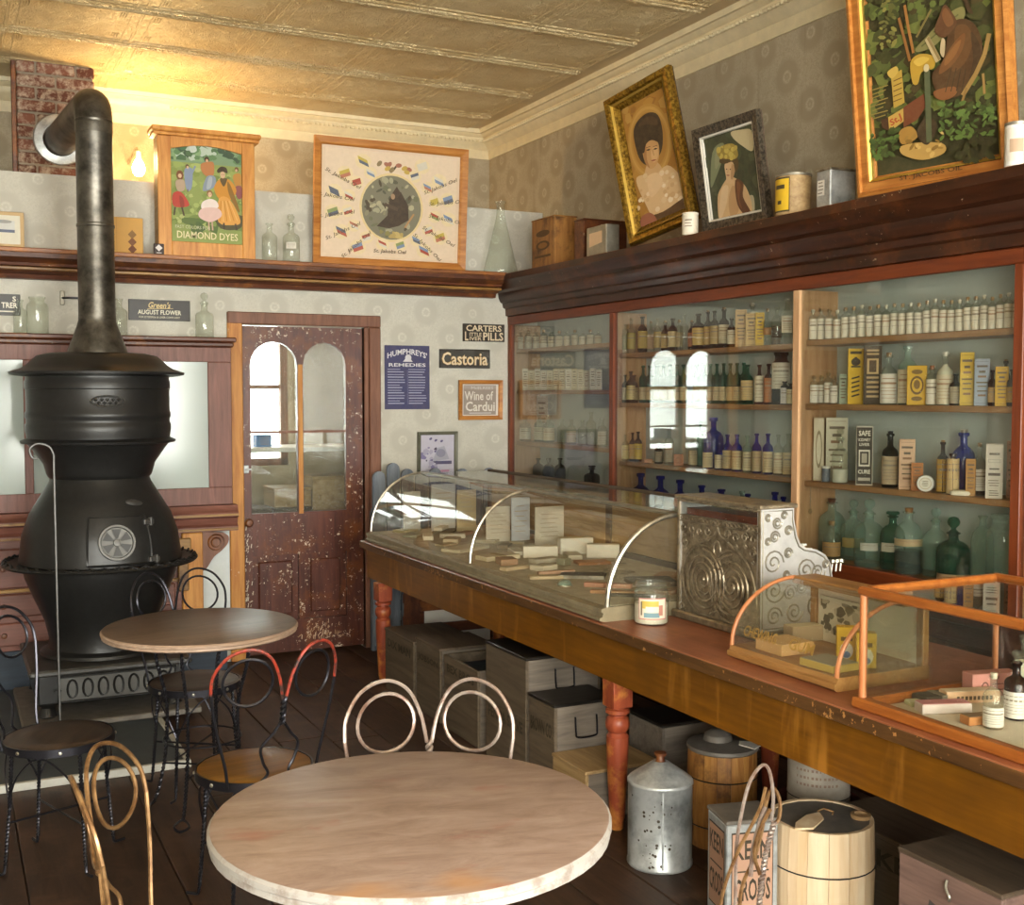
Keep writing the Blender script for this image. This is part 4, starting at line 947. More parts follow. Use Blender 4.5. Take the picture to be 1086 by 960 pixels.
for i, (px, w_, tp, kd, mt, lb) in enumerate(mrow):
    bsh(px, w_, tp, 'M', 0, kd, mt, ORD[i] + ' bottle from the red post in the crowded top row of the middle bay, ' + {'glass_clear': 'clear', 'glass_smoke': 'smoky', 'glass_amber': 'amber'}[mt], 'mixed bottles on the top shelf of the middle bay', X=3.565 + .03 * (i % 2), lab=lb, labz=(.12, .6), stop=(None, 'cork')[i % 2], half=1.4, liq='liquid_brown' if i % 4 == 2 else None, liqz=.3)
csh(785, 12, 329, 'M', 0, '#d0aa74', 'tall buff carton on the top shelf of the middle bay', dp=.05)
csh(796, 12, 333, 'M', 0, '#d6b274', 'second buff carton with a round seal beside the yellow one', dp=.05, X=3.575)
bsh(797, 10, 322, 'M', 0, 'vial', 'glass_clear', 'white-capped bottle standing behind the buff carton', X=3.63, lab='#e6d9bc', labz=(.1, .8), stop='wax')
csh(805, 9, 332, 'M', 0, '#e2b420', 'narrow bright yellow carton on the top shelf of the middle bay', dp=.05)
bsh(813, 9, 329, 'M', 0, 'tall', 'glass_clear', 'slim clear bottle with orange seal beside the yellow carton', lab='#c98a52', labz=(.3, .5), stop='cork')
bsh(823, 12, 326, 'M', 0, 'round', 'glass_clear', 'clear bottle with dark contents and no label on the top shelf', liq='liquid_brown', liqz=.5)
bsh(834, 15, 317, 'M', 0, 'tall', 'glass_clear', 'tall clear bottle with shield-shaped cream label near the divider', lab='#e8dfca', labz=(.25, .62), half=.9)
# ---- middle bay, second shelf: green-necked bottles with cream labels
for i, (px, tp, mt) in enumerate(((656, 398, 'glass_smoke'), (664, 394, 'glass_smoke'), (672, 398, 'glass_amber'))):
    bsh(px, 10, tp, 'M', 1, 'tall', mt, ORD[i] + ' of three dark bottles counted from the red post, second shelf', 'dark bottles beside the red post', lab='#d2bf86' if i else '#a89c80', labz=(.1, .55), half=1.4)
for i in range(16):
    px = 682 + i * 7.1; 
    if i == 7: continue
    bsh(px, 8.6, 388 - i * .2, 'M', 1, 'tall', 'glass_deepgreen', ORD[i] + ' dark green bottle in the even tan-labelled row after the three dark bottles', 'green bottles on the second shelf of the middle bay', lab=random.choice(('#cdb183', '#c6a878', '#d3bd92')), labz=(.08, .42), half=1.4, X=3.58)
bsh(792, 13, 387, 'M', 1, 'tall', 'glass_deepgreen', 'larger dark green bottle with wide tan label ending the green row', lab='#cfb07c', labz=(.1, .6), half=1.4)
bsh(805, 10, 387, 'M', 1, 'tall', 'glass_amber', 'amber bottle with split white label', lab='#e6dcc4', labz=(.06, .72), half=1.4)
bsh(815, 10, 386, 'M', 1, 'tall', 'glass_amber', 'brown bottle with rust-coloured label', lab='#b9774a', labz=(.05, .65), half=1.4)
bsh(828, 20, 374, 'M', 1, 'jar', 'glass_amber', 'big amber jar with flared lip and white label', X=3.60, lab='#e6decb', labz=(.3, .8), half=1.2)
bsh(832, 9, 404, 'M', 1, 'vial', 'glass_amber', 'small dark vial with lilac-white label before the amber jar', X=3.54, lab='#ddd4d4', labz=(.04, .7), stop='wax')
bsh(838, 8, 406, 'M', 1, 'vial', 'glass_amber', 'small dark vial with cream label beside the divider', X=3.54, lab='#d6c79c', labz=(.04, .7))
# ---- middle bay, third shelf: cobalt bottles with cream labels
for px, w_, tp, mt, lb, lab in ((662, 9, 461, 'glass_clear', '#d6bd7c', 'clear bottle with ochre label beside the red post on the third shelf'), (671, 7, 459, 'glass_amber', '#c9a55c', 'slim amber bottle beside the ochre-labelled bottle'), (677, 8, 458, 'glass_smoke', '#d0b23e', 'slim dark bottle with yellow label on the third shelf'), (710, 10, 455, 'glass_clear', '#b8b0a0', 'clear bottle with grey label on the third shelf'), (699, 9, 470, 'glass_smoke', '#8a8478', 'grey bottle with worn label on the third shelf'), (735, 9, 466, 'glass_clear', '#c9b490', 'small clear bottle with tan label before the cobalt row')):
    bsh(px, w_, tp, 'M', 2, 'tall', mt, lab, lab=lb, labz=(.08, .6), half=1.4)
csh(688, 9, 487, 'M', 2, '#c98f6c', 'short pinkish box on the third shelf', dp=.03)
csh(720, 10, 482, 'M', 2, '#cf8f72', 'salmon red box standing on the third shelf', dp=.03)
bsh(757, 22, 443, 'M', 2, 'dome', 'glass_cobalt', 'big round-bodied cobalt flask standing behind the labelled bottles', X=3.62)
bsh(743, 8, 447, 'M', 2, 'tall', 'glass_green', 'slender green bottle beside the round cobalt flask', X=3.62)
for i, (px, w_, tp, mt) in enumerate(((751, 12, 466, 'glass_cobalt'), (763, 9, 470, 'glass_cobalt'), (772, 10, 461, 'glass_cobalt'), (782, 11, 461, 'glass_cobalt'), (793, 10, 462, 'glass_aqua'), (803, 10, 460, 'glass_cobalt'), (815, 11, 460, 'glass_cobalt'), (826, 10, 461, 'glass_clear'), (837, 12, 460, 'glass_clear'), (846, 7, 463, 'glass_clear'))):
    bsh(px, w_, tp, 'M', 2, 'tall', mt, ORD[i] + ' bottle of the cream-labelled cobalt row counted from the round flask, ' + ('cobalt blue' if mt == 'glass_cobalt' else 'colourless'), 'cobalt bottles on the third shelf' if mt == 'glass_cobalt' else 'colourless bottles ending the cobalt row', lab=('#d3c097', '#d8c8a4', '#c7b287')[i % 3], labz=(.05, .56), half=1.45, X=3.565)
# ---- middle bay, bottom: cobalt flasks
for i, (px, w_, tp) in enumerate(((680, 21, 502), (701, 22, 505), (722, 21, 509))):
    bsh(px, w_, tp, 'M', 3, 'dome', 'glass_cobalt', ORD[i] + ' broad cobalt flask from the red post on the cabinet floor', 'broad cobalt flasks on the cabinet floor', X=3.59)
for i, (px, w_, tp) in enumerate(((745, 17, 515), (766, 18, 519), (794, 14, 524), (823, 16, 522), (832, 13, 527), (842, 17, 537))):
    bsh(px, w_, tp, 'M', 3, 'tall', 'glass_cobalt', ORD[i] + ' tall cobalt bottle behind the cash register counted from the flasks', 'tall cobalt bottles on the cabinet floor', X=3.59)
bsh(788, 13, 521, 'M', 3, 'tall', 'glass_aqua', 'aqua bottle standing among the cobalt ones behind the cash register', X=3.61)
# ---- left bay
for i in range(11):
    px = 552 + i * 8.2; bsh(px, 7.4, 352 + random.choice((-1, 0, 1)), 'L', 0, 'vial', 'glass_clear', ORD[i] + ' vial from the wall in the top row of the corner bay', 'vials on the top shelf of the corner bay', lab='#ddd0b4', labz=(.03, .7), stop='cork' if i % 2 else None, half=1.45, X=3.59)
for i in range(13):
    px = 557 + i * 6.5; csh(px, 6.3, 391 + random.choice((0, 1, 2)), 'L', 1, random.choice(('#e2d8bf', '#d8caa8', '#e6dfcc')), ORD[i] + ' cream packet from the wall on the second shelf of the corner bay', X=3.59, group='cream packets in the corner bay', dp=.03, seed=i, name='paper_packet')
for i, (px, w_, tp, mt, lb) in enumerate(((557, 12, 442, 'glass_clear', '#e6dfcc'), (572, 11, 440, 'glass_aqua', '#d8cfb0'), (582, 12, 441, 'glass_aqua', '#ddd3b4'), (596, 10, 445, 'glass_clear', None), (606, 10, 445, 'glass_clear', '#d2c8ac'), (618, 10, 446, 'glass_clear', None), (627, 11, 437, 'glass_clear', None), (639, 10, 444, 'glass_clear', '#ddd6c6'))):
    bsh(px, w_, tp, 'L', 2, 'tall', mt, ORD[i] + ' bottle from the wall on the third shelf of the corner bay, ' + ('unlabelled' if lb is None else 'cream label'), 'bottles on the third shelf of the corner bay' if lb is None else 'labelled bottles on the third shelf of the corner bay', lab=lb, labz=(.08, .55), half=1.4, X=3.59)
for i, px in enumerate((571, 582, 594)):
    bsh(px, 12, 486, 'L', 3, 'dome', 'glass_smoke', ORD[i] + ' squat smoky bottle from the wall on the lowest shelf of the corner bay', 'squat smoky bottles in the corner bay', X=3.59)
bsh(628, 17, 493, 'L', 3, 'dome', 'glass_amber', 'broad dark bottle with stopper beside the red post of the corner bay', X=3.59, stop='flat')
csh(575, 24, 420, 'L', 2, '#cfc4b4', 'faded grey-pink card propped behind the bottles of the corner bay', X=3.672, dp=.006, rz=R(-90), name='show_card', cat='card')
# ------------------------------------------------------------------ curved glass showcase
sc1 = thing('curved_showcase', 'long curved-glass showcase with nickel ribs on the counter', 'showcase', (0, 0, KZ + .0005))
A0, A1, AX0, AX1 = 3.69, 6.36, 2.2, 3.02
def case_prof(x0, xt, z0, z1, n=12, e=1.0):
    """curved front: from (x0,z0) bulging up to (xt,z1)"""
    return [(xt - (xt - x0) * math.cos(math.pi / 2 * i / n), z0 + (z1 - z0) * math.sin(math.pi / 2 * i / n)) for i in range(n + 1)]
bp = [(AX0 + .02, 0), (AX0, .006), (AX0, .016), (AX0 + .012, .02), (AX0 + .016, .034), (AX0 + .006, .038), (AX0 + .008, .05), (AX0 + .03, .055), (AX1, .055), (AX1, 0)]
MB().prism(bp, A0, A1).build('base_moulding', 'case_base', sc1, True, ang=20)
MB().box(AX0 + .04, A0 + .02, .0552, AX1 - .03, A1 - .02, .057).build('case_floor', 'case_lining', sc1)
cp_ = case_prof(AX0 + .035, 2.56, .056, .392, 14)
def sheet(m, pr, y0, y1, th=.004):
    n = len(pr); vs = [(x_, y_, z_) for y_ in (y0, y1) for x_, z_ in pr]
    m.add(vs, [[i, i + 1, n + i + 1, n + i] for i in range(n - 1)]); return m
sheet(MB(), cp_, A0 + .008, 4.94).build('curved_pane', 'glass_case', sc1, True)
sheet(MB(), cp_, 4.96, A1 - .008).build('curved_pane', 'glass_case', sc1, True)
MB().box(2.56, A0 + .008, .389, AX1 - .03, A1 - .008, .393).build('top_pane', 'glass_case', sc1)
for y_ in (A0 + .005, A1 - .005):
    MB().prism(cp_ + [(AX1 - .03, .392), (AX1 - .03, .056)], y_ - .002, y_ + .002).build('end_pane', 'glass_case', sc1)
for y_, r_ in ((A0 + .005, .0105), (4.95, .008), (A1 - .005, .007)):
    MB().tube([(x_, y_, z_) for x_, z_ in cp_], r_, 8).build('rib', 'nickel', sc1, True)
MB().box(2.545, A0, .386, 2.575, A1, .4, .003).build('ridge_bar', 'tin_dull', sc1)
MB().box(AX1 - .03, A0, .056, AX1, A1, .085).box(AX1 - .03, A0, .365, AX1, A1, .4).box(AX1 - .03, A0, .085, AX1, A0 + .03, .365).box(AX1 - .03, 4.92, .085, AX1, 4.96, .365).box(AX1 - .03, A1 - .03, .085, AX1, A1, .365).build('back_frame', 'wood_crate_dark', sc1)
for a_, b_ in ((A0 + .03, 4.3), (4.3, 4.92), (4.96, 5.65), (5.65, A1 - .03)): MB().box(AX1 - .02, a_ + .004, .085, AX1 - .008, b_ - .004, .365, .003).build('sliding_door', 'wood_box_tan', sc1)
# contents of the showcase: every packet, card and tool lies on its floor
CZ, OZ, QZ = KZ + .058, KZ + .0412, KZ + .0055
rnd = random.Random(21)
def slab(px, py, w_, d_, h_, c, label, rz=0, name='paper_packet', cat='packet', group=None, tilt=0, cover=None, z=CZ, band=None, mat='print'):
    p = pZ(px, py, z + .004); hx = abs(math.cos(rz)) * w_ / 2 + abs(math.sin(rz)) * d_ / 2 + .002; hy = abs(math.sin(rz)) * w_ / 2 + abs(math.cos(rz)) * d_ / 2 + .002
    b0 = (2.31, 2.625, 2.527, 3.008) if abs(z - OZ) < .001 else (2.262, 2.742, 1.405, 2.337) if abs(z - QZ) < .001 else (2.258, 2.985, 3.70, 6.345)
    p.x = min(max(p.x, b0[0] + hx), b0[1] - hx); p.y = min(max(p.y, b0[2] + hy), b0[3] - hy)
    t_ = thing(name, label, cat, (p.x, p.y, z), 0, group, rot=(tilt, 0, rz))
    m = MB().box(-w_ / 2, -d_ / 2, 0, w_ / 2, d_ / 2, h_, min(.002, h_ * .2), L(c)); m.build('block', mat, t_)
    if cover: MB().box(-w_ / 2 + .003, -d_ / 2 + .003, h_, w_ / 2 - .003, d_ / 2 - .003, h_ + .0012, 0, L(cover)).build('cover', 'print', t_)
    if band: MB().box(-w_ * .08, -d_ / 2 - .0008, -.0, w_ * .08, d_ / 2 + .0008, h_ + .0012, 0, L(band)).build('paper_band', 'print', t_)
    return t_
slab(573, 590, .17, .06, .055, '#e8e0cd', 'white box lying beside the brown band in the showcase', R(-25), cover='#ded4bc', name='card_box', cat='box')
slab(610, 586, .17, .07, .08, '#efe9d9', 'larger white box with cream end standing in the showcase', R(-14), cover='#ddd0b0', name='card_box', cat='box')
slab(655, 589, .16, .055, .065, '#efe9da', 'white box before the sliding door in the showcase', R(-30), cover='#e0d8c4', name='card_box', cat='box')
slab(528, 592, .2, .1, .022, '#d5c7a8', 'stack of long cream envelopes tied with a paper band', R(10), band='#a89468', name='envelope_stack', cat='envelopes')
slab(486, 583, .26, .12, .016, '#c9bda0', 'thin stack of pale paper labels near the showcase rib', R(30), cover='#d8ceb4', name='paper_stack', cat='paper')
slab(517, 573, .2, .14, .014, '#b9ab8e', 'crumpled buff paper sheets in the middle of the showcase', R(50), cover='#cfc3a6', name='paper_stack', cat='paper')
slab(470, 560, .25, .05, .018, '#dcd3bb', 'long narrow white packet lying aslant at the far end', R(52), cover='#e8e2d0', z=CZ + .0128)
slab(447, 555, .3, .12, .012, '#776a52', 'dark brown folder under the long narrow packet', R(56), name='folder', cat='folder')
slab(425, 561, .16, .1, .014, '#b3a472', 'olive-yellow pamphlet at the far end of the showcase', R(35), cover='#c3b584', name='pamphlet', cat='paper')
slab(440, 568, .15, .09, .012, '#9c9a80', 'grey-green pamphlet against the curved glass', R(45), cover='#b4b096', name='pamphlet', cat='paper')
slab(590, 609, .17, .02, .02, '#b98f74', 'pinkish brown ruler-like strip beside the slate', R(-8), name='wooden_strip', cat='strip')
slab(560, 614, .15, .06, .012, '#c2ab8a', 'tan paper packet near the curved glass', R(-18), cover='#cdb998')
sl = slab(618, 611, .2, .12, .012, '#4e4c4a', 'dark grey writing slate with metal edge lying flat', R(-36), cover='#5a5957', name='writing_slate', cat='slate')
MB().box(-.1, -.066, 0, .1, -.06, .016, .001).build('metal_edge', 'nickel', sl)
slab(645, 622, .2, .035, .018, '#b5826a', 'pink-brown banded pencil case beside the slate', R(-42), band='#8a5a44', name='pencil_case', cat='case')
slab(655, 629, .22, .03, .014, '#a87c56', 'long tan wooden strip beside the pencil case', R(-42), name='wooden_strip', cat='strip')
slab(668, 632, .19, .018, .012, '#2e2925', 'black razor case near the nickel rib', R(-35), name='razor_case', cat='case')
slab(690, 618, .2, .16, .018, '#6a5a44', 'dark framed tray in the near end of the showcase', R(-20), cover='#3a352e', name='framed_tray', cat='tray')
slab(628, 597, .16, .09, .012, '#a8744c', 'orange-brown pamphlet below the white box', R(-12), cover='#c08a5c', name='pamphlet', cat='paper')
slab(545, 603, .14, .05, .014, '#cdb592', 'small buff packet near the middle rib', R(15), cover='#d8c6a6')
slab(598, 598, .05, .05, .03, '#8f8a72', 'small olive tin near the large white box', R(20), name='small_tin', cat='tin', mat='print_gloss', cover='#a8a48e')
p = pZ(591, 622, CZ) + Vector((.035, 0, 0)); l_ = thing('glass_lens', 'small domed glass lens lying by the curved pane', 'lens', (p.x, p.y, CZ)); MB().lathe([(0, 0), (.032, 0), (.03, .008), (.022, .02), (.01, .026), (0, .027)], 20).build('dome', 'glass_aqua', l_, True); MB().lathe([(.031, 0), (.034, .0), (.034, .005), (.031, .006)], 20).build('rim', 'nickel', l_, True)
for i, (px, py) in enumerate(((640, 606), (655, 598), (664, 606), (648, 610))):
    p = pZ(px, py, CZ); g_ = thing('eyeglasses', ORD[i] + ' wire-rimmed spectacles from the large white box in the showcase', 'glasses', (p.x, p.y, CZ + .003), rnd.uniform(0, 3), 'spectacles in the showcase')
    for s_ in (-1, 1):
        MB().tube([(s_ * .028 + .02 * math.cos(a), .016 * math.sin(a), .0) for a in [k * 6.283 / 14 for k in range(14)]], .0018, 5, True).build('rim', 'nickel', g_)
        MB().tube([(s_ * .05, 0, 0), (s_ * .056, .01, .002), (s_ * .05, .1, .002)], .0014, 5).build('temple', 'nickel', g_)
    MB().tube([(-.009, 0, 0), (0, .004, .004), (.009, 0, 0)], .0016, 5).build('bridge', 'nickel', g_)
rs = random.Random(44); slips = []
used = [(o_.location.x, o_.location.y, max(max(v_.co.xy.length for v_ in c_.data.vertices) for c_ in o_.children)) for o_ in bpy.data.objects if o_.type == 'EMPTY' and o_.get('category') and not o_.parent and abs(o_.location.z - CZ) < .004 and o_.children]
for k in range(400):
    x_, y_ = rs.uniform(2.36, 2.9), rs.uniform(3.82, 6.27); w_, d_ = rs.uniform(.1, .17), rs.uniform(.05, .1); r_ = math.hypot(w_, d_) / 2
    if x_ - r_ < 2.29: continue
    if all(math.hypot(x_ - a, y_ - b) > (r_ + c) * .86 for a, b, c in used): used.append((x_, y_, r_)); slips.append((y_, x_, w_, d_))
slips = sorted(slips, reverse=True)[:26]
for k, (y_, x_, w_, d_) in enumerate(slips):
    h_ = rs.uniform(.008, .03); c = rs.choice(['#d8ceb6', '#e2dac6', '#c9bb9c', '#cfc6b0', '#b8a582', '#ddd2b8', '#b08a6c', '#e8e2d2', '#8a7a62'])
    t_ = thing('paper_packet', ORD[k] + ' loose paper packet counted from the far end of the showcase floor', 'packet', (x_, y_, CZ + .0003), rs.uniform(-.7, 1.4), 'loose packets on the showcase floor')
    MB().box(-w_ / 2, -d_ / 2, 0, w_ / 2, d_ / 2, h_, .001, L(c)).build('sheet', 'print', t_)
    q = Pic(.0002); q.M = Matrix.Translation((0, 0, h_ + .0003)) @ Matrix.Rotation(R(-90), 4, 'X'); q.lines(-w_ * .4, w_ * .4, d_ * .36, 4, d_ * .18, d_ * .04, '#a89880', rs); q.build('print_lines', 'print', t_)
# upright cards at the back of the case
def card(px0, px1, top, X, c, label, art=None, name='display_card', group=None):
    a = pX(px0, 560, X); b = pX(px1, 560, X); h_ = pX((px0 + px1) / 2, top, X).z - CZ; w_ = abs(a.y - b.y); t_ = thing(name, label, 'card', (X, (a.y + b.y) / 2, CZ), R(-78), group)
    MB().box(-w_ / 2, 0, 0, w_ / 2, .012, h_, .001, L(c)).build('card', 'print', t_)
    q = Pic(.0002); q.M = Matrix.Translation((0, -.0004, 0)); (art or (lambda z: z.lines(-w_ * .36, w_ * .36, h_ * .82, 6, h_ * .11, h_ * .03, '#a89c88')))(q); q.build('card_print', 'print', t_)
def card_across(px0, px1, top, Y, c, label, rz=0):
    a = pY(px0, 560, Y); b = pY(px1, 560, Y); h_ = pY(px0, top, Y).z - CZ; w_ = b.x - a.x; t_ = thing('display_card', label, 'card', ((a.x + b.x) / 2, Y, CZ), rz)
    MB().box(-w_ / 2, 0, 0, w_ / 2, .012, h_, .001, L(c)).build('card', 'print', t_)
    q = Pic(.0002); q.M = Matrix.Translation((0, -.0004, 0)); q.lines(-w_ * .36, w_ * .36, h_ * .82, 6, h_ * .11, h_ * .02, '#b8ae9c'); q.build('card_print', 'print', t_)
card_across(458, 483, 514, 6.2, '#c8c9c2', 'pale grey upright card at the far end inside the showcase')
card_across(485, 505, 520, 6.12, '#c8b890', 'buff upright card beside the pale grey one')
card_across(428, 446, 522, 6.24, '#b3b0a4', 'greyish upright packet near the far end pane')
card_across(516, 541, 538, 5.6, '#d5ccb8', 'cream upright packet near the middle rib')
card_across(568, 598, 538, 5.3, '#d8d0bd', 'wide cream upright card past the middle rib')
card_across(543, 562, 528, 5.5, '#c2c8cf', 'pale blue-grey upright card behind the middle rib')
# ------------------------------------------------------------------ cash register
RX, RY0, RY1 = 2.535, 3.165, 3.665
cr = thing('cash_register', 'ornate embossed metal cash register on the counter', 'cash register', (RX, RY0, KZ + .0005))
RW = RY1 - RY0
outl = [(0, .03), (.32, .03), (.325, .2), (.315, .25), (.29, .285), (.25, .305), (.2, .315), (.175, .33), (.16, .36), (.145, .42), (.145, .46), (0, .46)]
for y_, nm in ((0, 'side_plate'), (RW - .02, 'side_plate')): MB().prism(outl, y_, y_ + .02).build(nm, 'register_silver', cr)
bo = [(.004, .03), (.316, .03), (.318, .2), (.31, .245), (.288, .278), (.25, .3), (.2, .31), (.17, .328), (.155, .358), (.14, .4), (.004, .4)]
MB().prism(bo, .02, RW - .02).build('body', 'register_bronze', cr)
MB().box(-.02, -.02, 0, .345, RW + .02, .03, .006).build('base', 'register_bronze', cr)
MB().box(-.012, -.012, .46, .155, RW + .012, .475, .004).build('top_cap', 'register_bronze', cr)
MB().box(.0, .02, .4, .004, RW - .02, .46).box(.14, .02, .4, .144, RW - .02, .46).build('indicator_glass', 'glass_pane', cr)
MB().box(.02, .03, .4, .125, RW - .03, .425).build('indicator_bed', 'wood_redframe', cr)
fp = MB()   # relief of the rear plate, in the plane x = 0, pattern coordinates (u along -y, v up)
def spi(m, cu, cv, r0, turns, sgn, th, M, r1=.006, n=34, ph=0):
    pts = []
    for i in range(n + 1):
        t_ = i / n; r_ = r0 * (1 - t_) + r1 * t_; a = ph + sgn * 2 * math.pi * turns * t_; pts.append(M @ Vector((cu + r_ * math.cos(a), 0, cv + r_ * math.sin(a))))
    m.tube(pts, th, 5)
M1 = Matrix.Translation((-.001, RW / 2, 0)) @ Matrix.Rotation(R(-90), 4, 'Z')
hw = RW / 2
for s_ in (-1, 1):
    spi(fp, s_ * .085, .165, .118, 4.2, s_, .005, M1, n=70, ph=R(90)); spi(fp, s_ * .085, .165, .13, 1.0, s_, .004, M1, .13, n=44, ph=R(90))
    fp.tube([M1 @ Vector(p) for p in spline([(0, 0, .38), (s_ * .012, 0, .35), (s_ * .03, 0, .335), (s_ * .1, 0, .305), (s_ * .18, 0, .255), (s_ * .225, 0, .17), (s_ * .235, 0, .06)], 5)], .006, 5)
    for u, v, r_ in ((.06, .352, .02), (.11, .345, .02), (.16, .352, .02), (.21, .35, .02), (.205, .3, .02), (.215, .045, .022), (.03, .055, .016)):
        spi(fp, s_ * u, v, r_, 1.4, s_, .0035, M1, .004, 16); spi(fp, s_ * u + .004, v - .03 if v > .2 else v + .03, r_ * .5, 1.2, -s_, .003, M1, .003, 12)
fp.tube([M1 @ Vector((.02 * math.cos(a), 0, .29 + .03 * math.sin(a))) for a in [k * .4 for k in range(16)]], .004, 5, True)
fp.build('rear_relief', 'register_bronze', cr, True)
gr = MB()
for k in range(19):
    u = -hw + .03 + k * (RW - .06) / 18; gr.tube([M1 @ Vector((u + .01 * math.cos(a), 0, .387 + .008 * math.sin(a))) for a in [q * 1.05 for q in range(6)]], .0025, 4, True)
gr.box(-.006, .0, .374, .002, RW, .378).box(-.006, .0, .397, .002, RW, .401).box(-.006, .0, .45, .002, RW, .454); gr.build('rear_border', 'register_bronze', cr)
fr_ = MB()
for k in range(40): fr_.box(-.013, .004 + k * (RW - .01) / 40, .455, -.002, .008 + k * (RW - .01) / 40, .461)
fr_.box(.0, .0, .03, -.004, .012, .46).box(0, RW - .012, .03, -.004, RW, .46); fr_.build('rear_edge', 'register_bronze', cr)
sr = MB(); M2 = Matrix.Translation((0, -.001, 0))
for u, v, r_, s_ in ((.055, .27, .046, 1), (.06, .172, .046, -1), (.12, .3, .02, 1), (.115, .225, .018, -1), (.12, .38, .018, 1), (.03, .43, .014, -1), (.1, .435, .014, 1), (.03, .345, .014, 1), (.18, .175, .022, -1), (.29, .25, .016, 1), (.2, .235, .042, 1), (.255, .225, .035, -1), (.13, .16, .03, 1), (.06, .36, .022, 1), (.07, .41, .022, -1), (.06, .08, .035, 1), (.15, .09, .04, -1), (.25, .1, .05, 1), (.245, .17, .02, -1)): spi(sr, u, v, r_, 1.9, s_, .0035, M2, .005, 24)
sr.tube([(x_ + (.008 if x_ < .02 else -.008), -.001, z_ + (-.008 if z_ > .04 else .008)) for x_, z_ in outl], .003, 5, True)
sr.build('side_relief', 'tin_dull', cr, True)
kb = MB()
for i in range(4):
    for j in range(8): kb.lathe([(.004, -.02), (.004, 0), (.012, .002), (.012, .008), (0, .009)], 8, (.24 + i * .026, .06 + j * .05, .312 - i * .018))
kb.build('keys', 'white_enamel', cr)
for j in range(3): MB().lathe([(.005, 0), (.005, .03), (.012, .034), (.012, .044), (0, .046)], 10).build('crank_knob', 'nickel', cr, True, (.345 + .02 * j, .03, .215 + .0 * j), (0, R(8), 0))
# candle jar
p = pZ(687, 661, KZ); jr = thing('candle_jar', 'short clear candle jar with a colourful picture label beside the cash register', 'jar', (p.x + .015, p.y, KZ + .0005), -.5)
JR = .052
MB().lathe([(0, 0), (JR * .9, 0), (JR, .006), (JR, .088), (JR * .93, .098), (JR * .88, .1), (JR * .88, .112), (JR * .92, .116), (JR * .92, .122), (JR * .85, .122)], 28).build('glass_body', 'glass_clear', jr, True)
MB().lathe([(0, .004), (JR * .94, .004), (JR * .95, .06), (0, .06)], 24).build('candle_wax', 'wax', jr, True)
m = MB()
def cyl(m, a0, a1, z0, z1, c, q):
    vs = []; n = 10
    for i in range(n + 1): a = -math.pi / 2 + a0 + (a1 - a0) * i / n; vs += [(q * math.cos(a), q * math.sin(a), z0), (q * math.cos(a), q * math.sin(a), z1)]
    m.add(vs, [[2 * i, 2 * i + 2, 2 * i + 3, 2 * i + 1] for i in range(n)], L(c))
cyl(m, -.85, .85, .018, .08, '#d88a86', JR + .0006); cyl(m, -.8, .8, .021, .077, '#efe6cf', JR + .0009); cyl(m, -.65, .35, .05, .072, '#d8bc58', JR + .0012); cyl(m, -.4, .6, .04, .056, '#f2ead6', JR + .0015); cyl(m, -.5, .4, .024, .038, '#7aa4b0', JR + .0015); cyl(m, -.7, -.6, .03, .07, '#7a6e5c', JR + .0016); cyl(m, .35, .6, .03, .06, '#c88878', JR + .0016)
m.build('picture_label', 'print', jr, True); jr.scale = (1.25, 1.25, 1.28)
# ------------------------------------------------------------------ small oak showcase
O0, O1, OX0, OX1 = 2.515, 3.02, 2.285, 2.655
oc = thing('oak_showcase', 'small curved-front oak counter case with gilt lettering on its glass', 'showcase', (0, 0, KZ + .0005))
MB().prism([(OX0 + .012, 0), (OX0, .008), (OX0, .022), (OX0 + .01, .026), (OX0 + .014, .04), (OX1, .04), (OX1, 0)], O0, O1).build('base', 'wood_oak', oc)
cp2 = case_prof(OX0 + .014, 2.56, .04, .245, 12)
sheet(MB(), cp2, O0 + .006, O1 - .006).build('curved_pane', 'glass_case', oc, True)
for y_ in (O0 + .006, O1 - .006):
    MB().prism(cp2 + [(OX1 - .02, .243), (OX1 - .02, .04)], y_ - .0015, y_ + .0015).build('end_pane', 'glass_case', oc)
    MB().tube([(x_, y_, z_) for x_, z_ in cp2], .007, 8).build('arched_bar', 'wood_orange_v', oc, True)
MB().box(2.55, O0, .225, OX1, O1, .25, .004).build('top_board', 'wood_oak', oc)
MB().box(OX1 - .025, O0, .04, OX1, O0 + .03, .225, .003).box(OX1 - .025, O1 - .03, .04, OX1, O1, .225, .003).build('back_post', 'wood_oak_v', oc)
MB().box(OX1 - .015, O0 + .03, .04, OX1 - .005, O1 - .03, .225).build('back_board', 'wax', oc)
for tx_, u_, w_ in (('CHEWING', -.105, .16), ('GUM', .09, .11)):
    q = Pic(.0003); q.M = Matrix.Translation((2.302, (O0 + O1) / 2, .1)) @ Matrix.Rotation(R(-90), 4, 'Z') @ Matrix.Rotation(R(-21), 4, 'X'); q.text(tx_, u_, 0, w_, .035, '#a8823a', .01); q.build('lettering', 'print', oc)
OZ = KZ + .0412
slab(832, 689, .13, .13, .035, '#c79a5e', 'tan cardboard box lying in the small oak case', R(0), z=OZ, cover='#cfa66c', name='card_box', cat='box')
slab(867, 708, .11, .14, .022, '#bfa24c', 'flat yellowish tin box with grey lid in the oak case', R(2), z=OZ, cover='#9c9680', name='flat_tin', cat='tin')
slab(862, 676, .12, .06, .05, '#a08868', 'open brown box of gum at the back of the oak case', R(-8), z=OZ, cover='#cdbd98', name='gum_box', cat='box')
